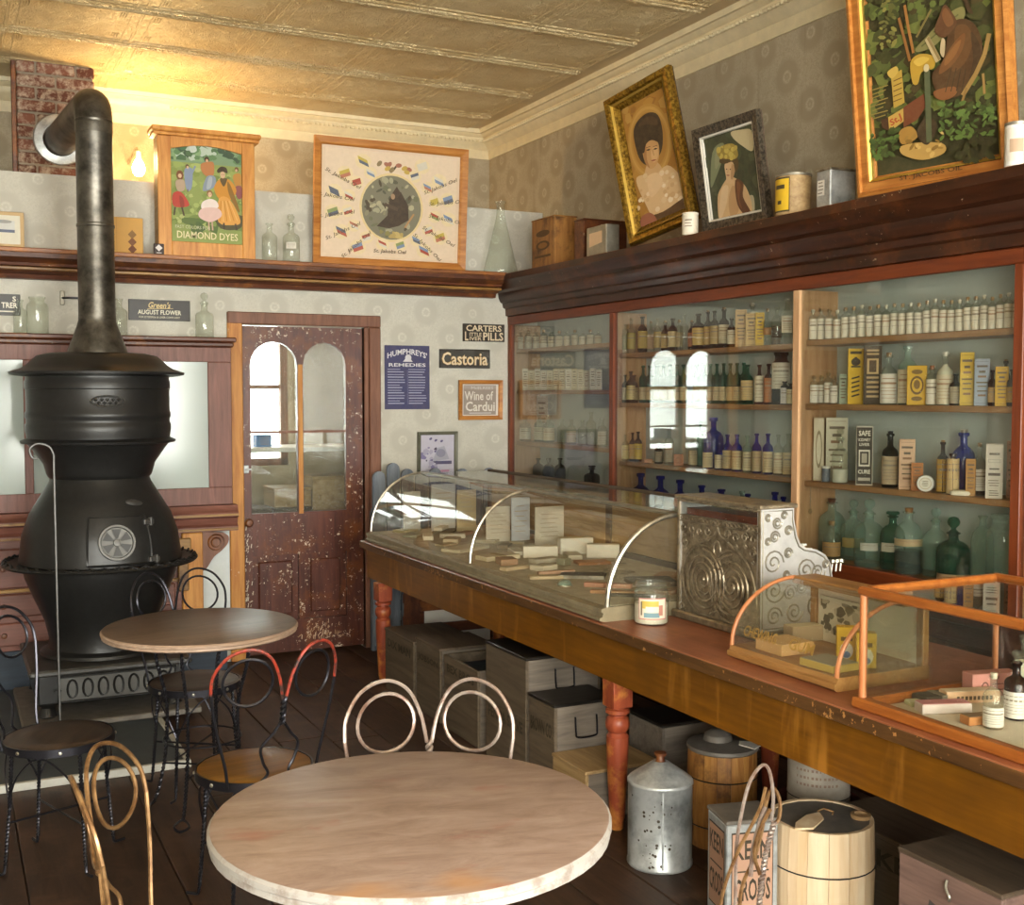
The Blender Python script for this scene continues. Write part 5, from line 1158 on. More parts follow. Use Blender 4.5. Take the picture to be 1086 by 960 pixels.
for i, p_ in enumerate((pZ(897, 700, OZ), pZ(918, 707, OZ))): carton(Vector((p_.x, p_.y, OZ)), .058, .04, .105, '#dcae1e', ('bright yellow gum tin with a round picture behind the arched bar', 'bright yellow gum tin with a round picture near the end glass')[i], R(-38), 'yellow gum tins', art=lambda p, w_, h_: (p.rect(-w_ * .3, h_ * .6, w_ * .3, h_ * .72, '#6a4a14'), p.ell(0, h_ * .32, w_ * .34, h_ * .24, '#e9e4d8'), p.ell(0, h_ * .2, w_ * .2, h_ * .1, '#4a6a9a')), name='gum_tin', cat='tin')
t_ = thing('picture_card', 'black and white picture card standing at the back of the oak case', 'card', (2.61, 2.84, OZ), R(-90)); MB().box(-.11, 0, 0, .11, .008, .15, .001, L('#d8d0b8')).build('card', 'print', t_)
q = Pic(.0002); q.M = Matrix.Translation((0, -.0003, 0)); q.blobs(26, -.1, .03, .1, .14, ['#6a6454', '#8a8472', '#4a463c', '#b8b09a'], .008, .026, random.Random(3)); q.build('card_print', 'print', t_)
# ------------------------------------------------------------------ square case with orange wood frame
Q0, Q1, QX0, QX1, QH = 1.36, 2.36, 2.245, 2.76, .335
qc = thing('square_showcase', 'square glass showcase framed in orange-brown wood at the near counter end', 'showcase', (0, 0, KZ + .0005))
MB().box(QX0 - .025, Q0, 0, QX0 + .015, Q1 + .02, .03, .006).box(QX1 - .015, Q0, 0, QX1 + .02, Q1 + .02, .03, .006).box(QX0 + .015, Q1 - .02, 0, QX1 - .015, Q1 + .02, .03, .006).box(QX0 + .015, Q0, 0, QX1 - .015, Q0 + .04, .03, .006).build('base_frame', 'wood_orange', qc)
MB().box(QX0 + .015, Q0 + .04, 0, QX1 - .015, Q1 - .02, .004).build('case_floor', 'wax', qc)
for x_, y_ in ((QX0, Q0), (QX0, Q1), (QX1, Q0), (QX1, Q1)): MB().lathe([(.011, .03), (.011, QH - .02)], 12, (x_, y_, 0)).build('post', 'wood_orange_v', qc, True)
MB().box(QX0 - .014, Q0 - .014, QH - .025, QX0 + .014, Q1 + .014, QH, .006).box(QX1 - .014, Q0 - .014, QH - .025, QX1 + .014, Q1 + .014, QH, .006).box(QX0 + .014, Q1 - .014, QH - .025, QX1 - .014, Q1 + .014, QH, .006).box(QX0 + .014, Q0 - .014, QH - .025, QX1 - .014, Q0 + .014, QH, .006).build('top_frame', 'wood_orange', qc)
MB().box(QX0 - .002, Q0, .03, QX0 + .002, Q1, QH - .025).build('pane', 'glass_pane', qc); MB().box(QX0, Q1 - .002, .03, QX1, Q1 + .002, QH - .025).build('pane', 'glass_pane', qc)
MB().box(QX0, Q0 - .002, .03, QX1, Q0 + .002, QH - .025).build('pane', 'glass_pane', qc); MB().box(QX0 + .014, Q0 + .014, QH - .016, QX1 - .014, Q1 - .014, QH - .012).build('top_pane', 'glass_pane', qc)
MB().box(QX1 - .004, Q0 + .012, .03, QX1 + .006, Q1 - .012, QH - .025).build('back_panel', 'wood_dark_y', qc)
QZ = KZ + .0055
slab(982, 739, .13, .06, .024, '#4e463c', 'dark grey flat case lying at the far end of the square case', R(-5), z=QZ, name='razor_case', cat='case', band='#8a8070')
slab(975, 746, .07, .04, .012, '#cfd0a2', 'pale greenish box beside the dark flat case', R(-15), z=QZ, name='card_box', cat='box', cover='#dfe0bc')
sb = slab(1036, 727, .15, .05, .065, '#d9938a', 'pink soap box with a round dark emblem standing behind the others', R(-14), z=QZ, name='soap_box', cat='box')
q = Pic(.0003); q.M = Matrix.Translation((0, -.0255, 0)); q.ell(-.035, .027, .012, .016, '#6a3c3c'); q.ell(-.035, .027, .008, .012, '#d9938a'); q.rect(-.015, .034, .05, .037, '#8a5050'); q.rect(-.015, .018, .05, .021, '#8a5050'); q.build('front_print', 'print', sb)
q = slab(1028, 742, .16, .045, .032, '#e0b48e', 'buff box with a line of dark capitals before the pink one', R(-18), z=QZ, name='soap_box', cat='box', cover='#e8d2b8')
z_ = Pic(.0003); z_.M = Matrix.Translation((0, -.023, 0)); [z_.rect(-.05 + k * .012, .009, -.042 + k * .012, .02, '#5a4638') for k in range(9)]; z_.build('front_print', 'print', q)
slab(1000, 753, .14, .05, .026, '#e9d9d2', 'white and pink box at the front of the square case', R(-20), z=QZ, name='soap_box', cat='box', cover='#d88f96')
slab(1040, 765, .1, .04, .022, '#d08a50', 'orange box with brown lid beside the small clear bottle', R(-10), z=QZ, name='soap_box', cat='box', cover='#8f7458')
def cb(px, py, wpx, hh, kind, mt, label, **kw):
    p = pZ(px, py, QZ); r_ = wpx / 2 * depth(p) / FPX; p.x = min(p.x, 2.735 - r_); bottle((p.x, p.y, QZ + .0003), r_, hh, kind, mt, label, **kw)
cb(1053, 772, 21, .135, 'tall', 'glass_clear', 'clear bottle with white label and white stopper in the square case', lab='#eee9df', labz=(.05, .42), stop='wax', half=1.5)
cb(1077, 762, 24, .15, 'tall', 'glass_amber', 'amber bottle with silver collar and white label in the square case', lab='#efe9e0', labz=(.04, .5), stop='ball', cap='glass_clear', half=1.7)
cb(1086, 747, 22, .18, 'round', 'glass_clear', 'tall white powder bottle behind the amber one', liq='powder_white', liqz=.66, stop='flat')
# ------------------------------------------------------------------ under the counter
def crate(name, label, Xf, y0, y1, wid, h, mat, z0=0.0005, lid=None, txt=None, handle=None, openbox=False, nb=2, txtz=.72, nailhead=True, cat='crate', tcol='#12100d', lidmat='wood_black', group=None, thick=.014):
    t_ = thing(name, label, cat, (Xf, y0, z0), 0, group)
    ln = y1 - y0; bh = h / nb
    for i in range(nb):
        a, b = i * bh + .001, (i + 1) * bh - .001
        ob('board', MB().box(0, 0, a, thick, ln, b, .002).mesh('board'), mat, t_); ob('board', MB().box(wid - thick, 0, a, wid, ln, b, .002).mesh('board'), mat, t_)
    MB().box(thick, 0, .001, wid - thick, thick, h - .001, .002).build('end_board', 'wood_crate_grey' if mat != 'wood_crate_pink' else mat, t_); MB().box(thick, ln - thick, .001, wid - thick, ln, h - .001, .002).build('end_board', mat, t_)  # near end of the brown crates paler: front light put into its colour
    if not openbox:
        MB().box(-.004, -.004, h, wid + .004, ln + .004, h + .014, .003).build('lid', lidmat, t_)
    else: MB().box(thick, thick, .002, wid - thick, ln - thick, .02).build('bottom', mat, t_)
    if txt:
        q = Pic(.0003); q.M = Matrix.Translation((-.0012, ln / 2, 0)) @ Matrix.Rotation(R(-90), 4, 'Z')
        for s_, zz, ww, hh in txt: q.text(s_, 0, h * zz, ln * ww, h * hh * 1.15, tcol, .03)
        q.build('stencil', 'print', t_)
    if handle:
        hz, hw_ = handle; mx = wid / 2
        m = MB().tube(spline([(mx - hw_, -.006, hz), (mx - hw_, -.012, hz - .06), (mx - hw_ * .8, -.014, hz - .085), (mx + hw_ * .8, -.014, hz - .085), (mx + hw_, -.012, hz - .06), (mx + hw_, -.006, hz)], 5), .004, 6)
        m.build('wire_handle', 'wire_black', t_)
    return t_
crate('wooden_crate', 'lidded wooden crate with worn black stencil, next to the red counter leg by the pickets', 2.2, 5.60, 6.03, .34, .33, 'wood_crate', txt=(('DIX MAN', .82, .8, .12),), nb=1, lidmat='wood_crate_dark')
crate('wooden_crate', 'lidded wooden crate with stencil between the open crate and the crate by the red leg', 2.2, 5.24, 5.56, .3, .365, 'wood_crate', txt=(('JOBSON', .78, .85, .1),), nb=1, lidmat='wood_crate_dark')
oc_ = crate('open_crate', 'open wooden crate holding dark blue contents', 2.2, 4.79, 5.19, .3, .365, 'wood_crate', openbox=True, nb=1, txt=(('BEX BROS', .84, .8, .1),))
p_ = thing('folded_cloth', 'folded speckled dark blue cloth filling the open crate', 'cloth', (2.215, 4.806, .022)); MB().box(.001, .001, 0, .268, .364, .27, .02).build('fold', 'wood_blue', p_); MB().box(.03, .12, .27, .25, .36, .3, .012).build('fold', 'wood_blue', p_)
crate('tall_crate', 'tall wooden crate with dark lid, stencilled lettering and wire handles', 2.2, 4.30, 4.70, .37, .515, 'wood_crate', txt=(('PENNA SALVE', .42, .86, .085),), handle=(.47, .045), nb=2, lidmat='wood_black')
crate('black_topped_box', 'wooden box with black lid and wire handle standing behind the flat tan box', 2.2, 4.045, 4.268, .29, .375, 'wood_crate', txt=(('BROWN CO.', .72, .86, .14),), handle=(.33, .05), nb=1)
crate('flat_box', 'flat tan wooden box with scratched top behind the red counter leg', 2.185, 3.765, 4.03, .33, .185, 'wood_box_tan', nb=1, lidmat='wood_box_tan', cat='box')
crate('black_topped_box', 'dark-lidded grey box with side handle behind the galvanised can', 2.56, 3.80, 4.05, .34, .31, 'wood_crate_grey', nb=2, cat='box')
crate('wooden_crate', 'grey lidded crate stencilled with letters ending in RKE behind the pale keg', 2.64, 2.53, 2.95, .29, .24, 'wood_crate', txt=(('PARKE', .74, .8, .2),), nb=1, lidmat='wood_crate_dark')
bx = crate('pink_crate', 'faded pinkish crate with worn dark top at the near end under the counter', 2.32, 1.95, 2.29, .3, .40, 'wood_crate_pink', nb=2, lidmat='wood_crate_dark')
q = Pic(.0003); q.M = Matrix.Translation((-.0012, .17, 0)) @ Matrix.Rotation(R(-90), 4, 'Z'); q.poly([(-.07, .26), (-.06, .31), (.02, .285), (.1, .27), (.08, .22), (-.02, .235)], '#3c3c44'); q.build('stencil', 'print', bx)
MB().tube(spline([(-.004, .17, .385), (-.014, .165, .37), (-.016, .15, .35), (-.006, .16, .335)], 4), .004, 6).build('hasp', 'tin_dull', bx)
crate('dark_chest', 'low dark chest carrying the red tray and paper-wrapped keg', 2.60, 3.01, 3.18, .3, .17, 'wood_crate_dark', nb=1, lidmat='wood_black', cat='chest')
# galvanised oil can
g_ = thing('oil_can', 'galvanised can with conical top standing on the floor before the counter leg', 'can', (2.235, 3.33, .0005), -.5)
GR = .113
MB().lathe([(0, 0), (GR, 0), (GR + .003, .004), (GR + .003, .012), (GR, .016), (GR, .285), (GR + .003, .289), (GR + .003, .297), (GR, .301)], 30).build('body', 'galvanised', g_, True)
MB().lathe([(GR, .301), (GR * .95, .306), (.03, .36), (.02, .362)], 30).build('cone_top', 'galvanised', g_, True)
MB().lathe([(.02, .36), (.016, .364), (.014, .38), (.022, .382), (.022, .392), (0, .394)], 14).build('spout_cap', 'wood_dark', g_, True)
MB().box(-.003, -GR - .003, .016, .003, -GR + .002, .285).build('seam', 'galvanised', g_)
m = MB(); rn = random.Random(5)
for _ in range(34):
    a = -math.pi / 2 + rn.gauss(-.3, .25); z = rn.uniform(.02, .26); r_ = rn.uniform(.002, .006); q = GR + .0008
    m.add([(q * math.cos(a + r_ / q * math.cos(k)), q * math.sin(a + r_ / q * math.cos(k)), z + r_ * math.sin(k)) for k in [i * 1.047 for i in range(6)]], [[0, 1, 2, 3, 4, 5]], L('#3a3632'))
m.build('rust_pits', 'print', g_)
# kegs
def keg(label, loc, r, h, mat, lidmat, hoops, name='wooden_keg', bulge=.03, staves=16, rz=0):
    t_ = thing(name, label, 'keg', loc, rz)
    for i in range(staves):
        a0 = 2 * math.pi * i / staves + .004; a1 = 2 * math.pi * (i + 1) / staves - .004; m = MB(); vs = []; nz = 5
        for j in range(nz):
            z = h * j / (nz - 1); rr = r * (1 + bulge * math.sin(math.pi * j / (nz - 1)))
            for a in (a0, (a0 + a1) / 2, a1): vs.append((rr * math.cos(a), rr * math.sin(a), z))
            for a in (a1, a0): vs.append(((rr - .012) * math.cos(a), (rr - .012) * math.sin(a), z))
        fs = [[j * 5 + k, j * 5 + (k + 1) % 5, (j + 1) * 5 + (k + 1) % 5, (j + 1) * 5 + k] for j in range(nz - 1) for k in range(5)] + [[4, 3, 2, 1, 0], [(nz - 1) * 5 + k for k in range(5)]]
        m.add(vs, fs); m.build('stave', mat, t_)
    MB().lathe([(0, h - .02), (r - .012, h - .02), (r - .012, h - .004), (0, h - .003)], 26).build('head', lidmat, t_)
    for z in hoops:
        rr = r * (1 + bulge * math.sin(math.pi * z / h)) + .001; MB().tube([(rr * math.cos(a), rr * math.sin(a), z) for a in [k * 2 * math.pi / 32 for k in range(32)]], .0025, 4, True).build('wire_hoop', 'wire_black', t_)
    return t_
k1 = keg('pale new-looking wooden keg with grey lid and torn paper tag', (2.45, 2.745, .0005), .158, .325, 'wood_keg', 'lid_grey', (.06, .19), rz=.2)
MB().lathe([(.03, 0), (.032, .012), (.02, .014), (.018, .002), (0, .002)], 14).build('bung_ring', 'cork', k1, True, (.09, -.08, .322))
MB().prism([(-.17, -.03), (-.12, -.06), (-.03, -.03), (.0, .01), (-.05, .02), (-.13, .0)], .3255, .332, plane='xy').build('paper_tag', 'wood_keg', k1, False, (0, 0, .002))
MB().tube([(0, .0, .325), (.02, .03, .327), (.05, .03, .328), (.06, .0, .324), (.04, -.01, .322)], .003, 5).build('string', 'cork', k1)
k2 = keg('old brown wooden keg with dusty grey top beside the galvanised can', (2.555, 3.40, .0005), .125, .36, 'wood_keg_dark', 'lid_grey', (.08, .25), rz=.4)
MB().lathe([(.127, .345), (.132, .35), (.13, .362), (.07, .366), (.05, .372), (0, .374)], 24).build('dusty_lid', 'lid_grey', k2, True)
MB().prism([(-.03, -.15), (.03, -.145), (.04, -.09), (.02, -.06), (-.02, -.08)], .3745, .378, plane='xy').build('paper_tag', 'cloth_white', k2)
MB().lathe([(0, 0), (.055, 0), (.05, .02), (.03, .035), (0, .04)], 14).build('lid_knob', 'lid_grey', k2, True, (0, .02, .373))
tr_ = thing('red_tray', 'round dark red tray under the paper-wrapped keg', 'tray', (2.75, 3.10, .1850)); MB().lathe([(0, 0), (.12, 0), (.145, .03), (.15, .032), (.148, .036), (.135, .03), (.118, .008), (0, .006)], 28).build('tray', 'red_tray', tr_, True); MB().tube([(.147 * math.cos(a), .147 * math.sin(a), .034) for a in [k * .2094 for k in range(30)]], .003, 5, True).build('rim', 'red_tray', tr_)
k3 = thing('paper_wrapped_keg', 'small keg wrapped in printed cream paper on the red tray', 'keg', (2.75, 3.10, .194), -.72)
MB().lathe([(0, 0), (.105, 0), (.108, .01), (.108, .2), (.1, .21), (0, .21)], 26).build('wrapper', 'paper_old', k3, True)
MB().tube([(.1095 * math.cos(a), .1095 * math.sin(a), .05) for a in [k * .2094 for k in range(30)]], .0018, 4, True).build('wire_hoop', 'wire_black', k3)
m = MB()
for row, z in enumerate((.15, .125, .1)):
    for k in range(11): cyl(m, -.75 + k * .13, -.75 + k * .13 + .05 + .03 * (k % 3 > 0), z, z + .009, '#8f7668', .1088)
m.build('printed_lines', 'print', k3)
# tin canister with lettering
tn = thing('square_tin', 'square metal canister with framed dark lettering under a bundle of bent wire', 'canister', (2.215, 2.84, .0005), R(-14))
MB().box(-.085, -.075, 0, .085, .075, .335, .004).build('body', 'galvanised', tn); MB().box(-.088, -.078, .335, .088, .078, .348, .003).build('lid', 'lid_grey', tn)
for M_, w_ in ((Matrix.Translation((0, -.0755, 0)), .15), (Matrix.Translation((-.0855, 0, 0)) @ Matrix.Rotation(R(-90), 4, 'Z'), .13)):
    q = Pic(.0003); q.M = M_; q.rect(-w_ * .46, .05, w_ * .46, .31, '#1c1a18'); q.rect(-w_ * .44, .055, w_ * .44, .305, '#b98f78'); q.text('KEEN', 0, .255, w_ * .78, .06, '#1c1a18', .02); q.text('CRODS', 0, .13, w_ * .8, .07, '#1c1a18', .02); q.rect(-w_ * .36, .185, w_ * .36, .19, '#1c1a18'); q.build('tin_print', 'print', tn)
# bundle of bent wire leaning on the tin
wb = thing('wire_bundle', 'bundle of rusty bent wire loops with a twisted stem leaning before the canister', 'wire', (2.10, 2.705, .0))
def W(px, py, dd): # point in front of the canister at a given distance
    d = ray(px, py); return tuple(_c + d * (dd / d.dot(_f)) - Vector((2.10, 2.705, 0)))
def loop(pts, r_, mt, dd=3.22): MB().tube(spline([W(a, b, dd + (b - 880) * -.0007) for a, b in pts], 6), r_, 6).build('wire_loop', mt, wb, True)
loop(((758, 1010), (766, 950), (782, 905), (805, 860), (812, 835)), .0055, 'wire_gold'); loop(((777, 1010), (780, 950), (781, 900), (786, 865), (795, 830), (808, 812), (816, 818), (820, 845), (818, 870)), .0055, 'wire_silver', 3.24)
loop(((784, 1000), (786, 945), (800, 910), (808, 880), (813, 850), (820, 836), (827, 850), (826, 868), (819, 876)), .006, 'wire_gold', 3.25); loop(((796, 930), (799, 900), (806, 872), (812, 856)), .007, 'wire_silver', 3.23); loop(((806, 928), (800, 905), (806, 880), (817, 858)), .006, 'wire_gold', 3.22)
MB().twist([W(821, 872, 3.24), W(812, 905, 3.22), W(806, 950, 3.2), W(800, 1040, 3.13)], .0045, .005, 45).build('twisted_stem', 'wire_silver', wb, True)
# ------------------------------------------------------------------ ice-cream parlour tables and chairs
def make_table(label, loc, r, zt, topmat, edgemat, wire, th, rz=0):
    t_ = thing('parlour_table', label, 'table', loc, rz)
    MB().lathe([(0, zt), (r - .012, zt), (r - .006, zt - .002)], 56).build('tabletop', topmat, t_, True)
    MB().lathe([(r - .006, zt - .002), (r, zt - .008), (r, zt - th * .45), (r - .006, zt - th * .55), (r - .004, zt - th + .006), (r - .014, zt - th), (0, zt - th)], 56).build('table_edge', edgemat, t_, True)
    MB().tube([(.13 * math.cos(a), .13 * math.sin(a), zt - th - .006) for a in [k * 2 * math.pi / 24 for k in range(24)]], .006, 6, True).build('top_ring', wire, t_, True)
    for k in range(4):
        a = R(45 + 90 * k); c, s_ = math.cos(a), math.sin(a)
        path = spline([(.2 * c, .2 * s_, zt - th - .004), (.185 * c, .185 * s_, .6), (.15 * c, .15 * s_, .46), (.145 * c, .145 * s_, .36), (.155 * c, .155 * s_, .22), (.18 * c, .18 * s_, .1), (.2 * c, .2 * s_, .04)], 5)
        m = MB().twist(path, .004, .0042, 34)
        lp_ = [(.2 * c, .2 * s_, .04), (.215 * c - .03 * s_, .215 * s_ + .03 * c, .02), (.235 * c, .235 * s_, .0065), (.215 * c + .03 * s_, .215 * s_ - .03 * c, .02)]
        m.tube(spline(lp_, 4, True), .005, 5, True); m.build('leg', wire, t_, True)
    MB().tube([(.149 * math.cos(a), .149 * math.sin(a), .3) for a in [k * 2 * math.pi / 24 for k in range(24)]], .004, 6, True).build('collar', wire, t_, True)
    for k in range(2):
        a = R(45 + 90 * k); MB().tube([(.16 * math.cos(a), .16 * math.sin(a), .18 + .009 * k), (-.16 * math.cos(a), -.16 * math.sin(a), .18 + .009 * k)], .004, 5).build('brace', wire, t_)
    return t_
make_table('round parlour table with brown top and wire legs beside the stove hearth', (.893, 4.545, .0), .375, .745, 'wood_tabletop', 'wood_table_edge', 'wire_black', .032, R(12))
make_table('round parlour table with worn pinkish top and white painted edge', (.895, 2.29, .0), .432, .745, 'table_worn', 'table_edge', 'wire_black', .042, R(-15))
SEATR = .185
def make_chair(label, loc, back_dir, wire, top, seatmat, bw=1.0, group=None, tilt=.2):
    """back_dir: world angle (degrees, from +X) towards which the backrest lies"""
    t_ = thing('parlour_chair', label, 'chair', loc, R(back_dir - 90), group); zs = .45
    MB().lathe([(0, zs - .022), (SEATR - .004, zs - .022), (SEATR - .004, zs - .004), (SEATR - .012, zs), (SEATR * .5, zs - .003), (0, zs - .004)], 36).build('seat', seatmat, t_, True)
    band = MB().lathe([(SEATR - .003, zs - .03), (SEATR + .004, zs - .03), (SEATR + .004, zs - .002), (SEATR - .002, zs - .002)], 36)
    for k in range(8): a = R(22 + 45 * k); band.lathe([(0, .0), (.006, .001), (.004, .004), (0, .005)], 6, (0, 0, 0)) if False else None
    bd = band.build('seat_band', wire, t_, True)
    for k in range(8):
        a = R(22.5 + 45 * k); MB().lathe([(.007, 0), (.005, .004), (0, .005)], 8).build('rivet', 'nickel', bd, True, ((SEATR + .004) * math.cos(a), (SEATR + .004) * math.sin(a), zs - .016), (0, R(90), a))
    for k in range(4):
        a = R(45 + 90 * k); c, s_ = math.cos(a), math.sin(a)
        m = MB().twist([(.165 * c, .165 * s_, zs - .03), (.175 * c, .175 * s_, .25), (.195 * c, .195 * s_, .03)], .0038, .004, 38)
        m.tube(spline([(.195 * c, .195 * s_, .03), (.2 * c, .2 * s_, .008), (.215 * c, .215 * s_, .0055), (.24 * c, .24 * s_, .0075)], 3), .0055, 6)
        m.build('leg', wire, t_, True)
    for k in range(4):
        a0, a1 = R(45 + 90 * k), R(135 + 90 * k); am = R(90 + 90 * k)
        p0 = (.178 * math.cos(a0), .178 * math.sin(a0), .25); p1 = (.178 * math.cos(a1), .178 * math.sin(a1), .25)
        q = (.172 * math.cos(am), .172 * math.sin(am), zs - .035)
        MB().tube(spline([p0, (.176 * math.cos(R(62 + 90 * k)), .176 * math.sin(R(62 + 90 * k)), .35), q, (.176 * math.cos(R(118 + 90 * k)), .176 * math.sin(R(118 + 90 * k)), .35), p1], 4), .0036, 5).build('bow', wire, t_, True)
    for k in range(2):
        a = R(45 + 90 * k); MB().tube([(.18 * math.cos(a), .18 * math.sin(a), .17 + .008 * k), (-.18 * math.cos(a), -.18 * math.sin(a), .17 + .008 * k)], .004, 5).build('brace', wire, t_)
    def B(x_, z_): return Vector((x_ * bw, .172 + (z_ - .43) * tilt - 1.7 * x_ * x_, z_))
    for s_ in (-1, 1):
        low = spline([B(s_ * .15, .435), B(s_ * .158, .5), B(s_ * .19, .63), B(s_ * .208, .74)], 5)
        MB().tube(low, .0053, 6).build('upright', wire, t_, True)
        hi = spline([B(s_ * .208, .74), B(s_ * .205, .80), B(s_ * .17, .86), B(s_ * .11, .882), B(s_ * .055, .855), B(s_ * .022, .79), B(s_ * .006, .715)], 6)
        MB().tube(hi, .0053, 6).build('back_arch', top, t_, True)
        lo = [B(s_ * .108 + .07 * math.cos(a), .775 + .075 * math.sin(a)) + Vector((0, -.008, 0)) for a in [k * 2 * math.pi / 26 for k in range(26)]]
        MB().tube(lo, .005, 6, True).build('back_loop', wire, t_, True)
        dn = spline([B(s_ * .004, .64), B(s_ * .03, .6), B(s_ * .062, .56), B(s_ * .052, .51), B(s_ * .035, .47), B(s_ * .07, .435)], 5)
        MB().tube(dn, .0048, 6).build('back_splay', wire, t_, True)
    MB().twist([B(0, .72), B(0, .63)], .0056, .006, 28, 6).build('back_twist', wire, t_, True)
    return t_
make_chair('black wire chair with dark wooden seat between hearth and brown table', (.345, 4.30, .0), 154, 'wire_black', 'wire_black', 'wood_seat_dark')
make_chair('black wire chair tucked under the brown table with its back to the stove', (.928, 4.872, .0), 100, 'wire_black', 'wire_black', 'wood_seat_dark')
make_chair('black wire chair with golden wooden seat and red paint left on its back', (.885, 3.665, .0), -80, 'wire_black', 'wire_red', 'wood_seat_gold')
make_chair('pale silvery wire chair pushed under the pinkish table facing the room', (1.068, 2.612, .0), 68, 'wire_silver', 'wire_silver', 'wood_seat_dark', 1.06)
make_chair('golden brass wire chair beside the pinkish table', (.48, 2.44, .0), 160, 'wire_gold', 'wire_gold', 'wood_seat_dark', 1.0)
# ------------------------------------------------------------------ things on the high shelves, pictures and signs
def place(root, M): root.matrix_world = M
def framed(name, label, cat, BL, BR, TL, t, d, fmat, draw, prof=None, inner=None, backing='wood_crate_dark', glassy=False, mat_extra=None):
    M, wd, ht = corners(BL, BR, TL)
    o = thing(name, label, cat); o.matrix_world = M
    frame_mb(wd, ht, t, d, prof).build('frame', fmat, o)
    MB().box(.004, .001, .004, wd - .004, .012, ht - .004).build('backing', backing, o)
    if inner: frame_mb(wd - 2 * t * inner[0], ht - 2 * t * inner[0], inner[1], d * inner[2]).build('inner_frame', inner[3], o, False, (t * inner[0], -.0004, t * inner[0]))
    q = Pic(.00007); q.M = Matrix.Translation((t * .9, -.002, t * .9)); draw(q, wd - 1.8 * t, ht - 1.8 * t); q.build('picture', 'print', o)
    return o, wd, ht

def amap(TL, TR, BL, w_, h_):
    """sketch coordinates (x right, y down) of a flat picture -> its own surface"""
    ax, ay = TR[0] - TL[0], TR[1] - TL[1]; bx, by = BL[0] - TL[0], BL[1] - TL[1]; dt = ax * by - ay * bx
    def f(x, y):
        dx, dy = x - TL[0], y - TL[1]; u = (dx * by - dy * bx) / dt; v = (ax * dy - ay * dx) / dt
        return (min(max(u, 0), 1) * w_, (1 - min(max(v, 0), 1)) * h_)
    return f
def soft(pts, n=4): return [(p.x, p.y) for p in spline([(a, b, 0) for a, b in pts], n, True)]
def sh(q, f, c, *pts, hard=False): q.poly([f(*p) for p in (pts if hard else soft(pts))], c)
def stroke(q, f, c, t, *pts):
    for a, b in zip(pts, pts[1:]): A, B = f(*a), f(*b); q.line(A[0], A[1], B[0], B[1], t, c)
def disc(q, f, c, x, y, r, sq=1.2):
    a, b = f(x, y), f(x + r, y); rr = math.hypot(b[0] - a[0], b[1] - a[1]); q.ell(a[0], a[1], rr, rr * sq, c, n=14)
rp = random.Random(17)
# --- Diamond Dyes cabinet
DC = pY(168, 268, 6.87); DC.z = 2.452; dw, dh, dd_ = .56, .735, .13
dc = thing('dye_cabinet', 'pine dye cabinet with an arched picture of children and a dancing woman', 'cabinet', (1.142, 6.875, 2.4515))
MB().box(0, 0, 0, .075, .02, dh - .05, .003).box(dw - .075, 0, 0, dw, .02, dh - .05, .003).box(.075, 0, 0, dw - .075, .02, .085, .003).build('door_frame', 'wood_frame_pine', dc)
arc = [(.075 + (dw - .15) * i / 10, .615 + .03 * math.sin(math.pi * i / 10)) for i in range(11)]
MB().prism(arc + [(dw - .075, dh - .05), (.075, dh - .05)], 0, .02).build('arched_rail', 'wood_frame_pine', dc)
MB().box(0, .02, 0, dw, dd_, dh - .05).build('body', 'wood_box_tan', dc)
MB().box(-.025, -.02, dh - .05, dw + .025, dd_ + .0, dh - .03, .004).box(-.035, -.03, dh - .03, dw + .035, dd_, dh, .006).build('cornice', 'wood_frame_pine', dc)
q = Pic(.00008); q.M = Matrix.Translation((.075, .018, .085)); W_, H_ = dw - .15, .56
q.rect(0, 0, W_, H_, '#8fa05a'); q.rect(0, H_ * .82, W_, H_, '#7a9a78')
q.blobs(46, 0, H_ * .84, W_, H_, ['#3f6a48', '#5c8458', '#2f5240', '#86a878', '#b8c8b8'], .014, .04, rp); q.blobs(40, 0, .08, W_, H_ * .82, ['#9aac5e', '#84984e', '#a8b86c', '#768a48'], .02, .06, rp)
q.blobs(8, 0, .05, W_, .14, ['#56703c', '#48643a'], .03, .06, rp)
f = amap((148, 190), (622, 235), (145, 800), W_, H_)
q.blobs(60, 0, .06, W_, H_ * .8, ['#9aac5e', '#84984e', '#a8b86c', '#6f8446', '#b4bc78'], .008, .024, rp)
sh(q, f, '#c8d4cc', (270, 200), (300, 195), (320, 240), (280, 250))
disc(q, f, '#5a4630', 255, 338, 13); sh(q, f, '#8494b0', (235, 360), (285, 350), (288, 420), (277, 480), (247, 482)); stroke(q, f, '#8494b0', .01, (283, 385), (308, 335)); stroke(q, f, '#6a5a50', .006, (255, 480), (255, 498)); disc(q, f, '#d8b490', 257, 343, 8)
disc(q, f, '#3a2a20', 385, 295, 16); disc(q, f, '#cfa884', 386, 303, 9); sh(q, f, '#b87848', (345, 325), (385, 312), (430, 318), (428, 395), (385, 402), (350, 370)); sh(q, f, '#8494a4', (385, 402), (440, 408), (432, 470), (355, 492)); sh(q, f, '#a8b2bc', (395, 410), (420, 412), (410, 470), (380, 480))
disc(q, f, '#6a4630', 585, 362, 14); disc(q, f, '#d8b490', 583, 368, 8); sh(q, f, '#c08a40', (560, 400), (612, 392), (612, 470), (578, 472)); sh(q, f, '#8a4a50', (568, 478), (616, 470), (618, 542), (588, 545))
disc(q, f, '#7a4a2c', 205, 392, 24, 1.4); disc(q, f, '#dcb694', 205, 395, 12); sh(q, f, '#b8a088', (178, 425), (232, 425), (232, 485), (188, 488)); sh(q, f, '#b83a34', (158, 505), (212, 498), (264, 575), (222, 592), (158, 580)); sh(q, f, '#8f2a28', (200, 520), (225, 540), (230, 588), (205, 588)); stroke(q, f, '#3a302c', .009, (170, 590), (162, 640)); stroke(q, f, '#3a302c', .009, (214, 592), (228, 646))
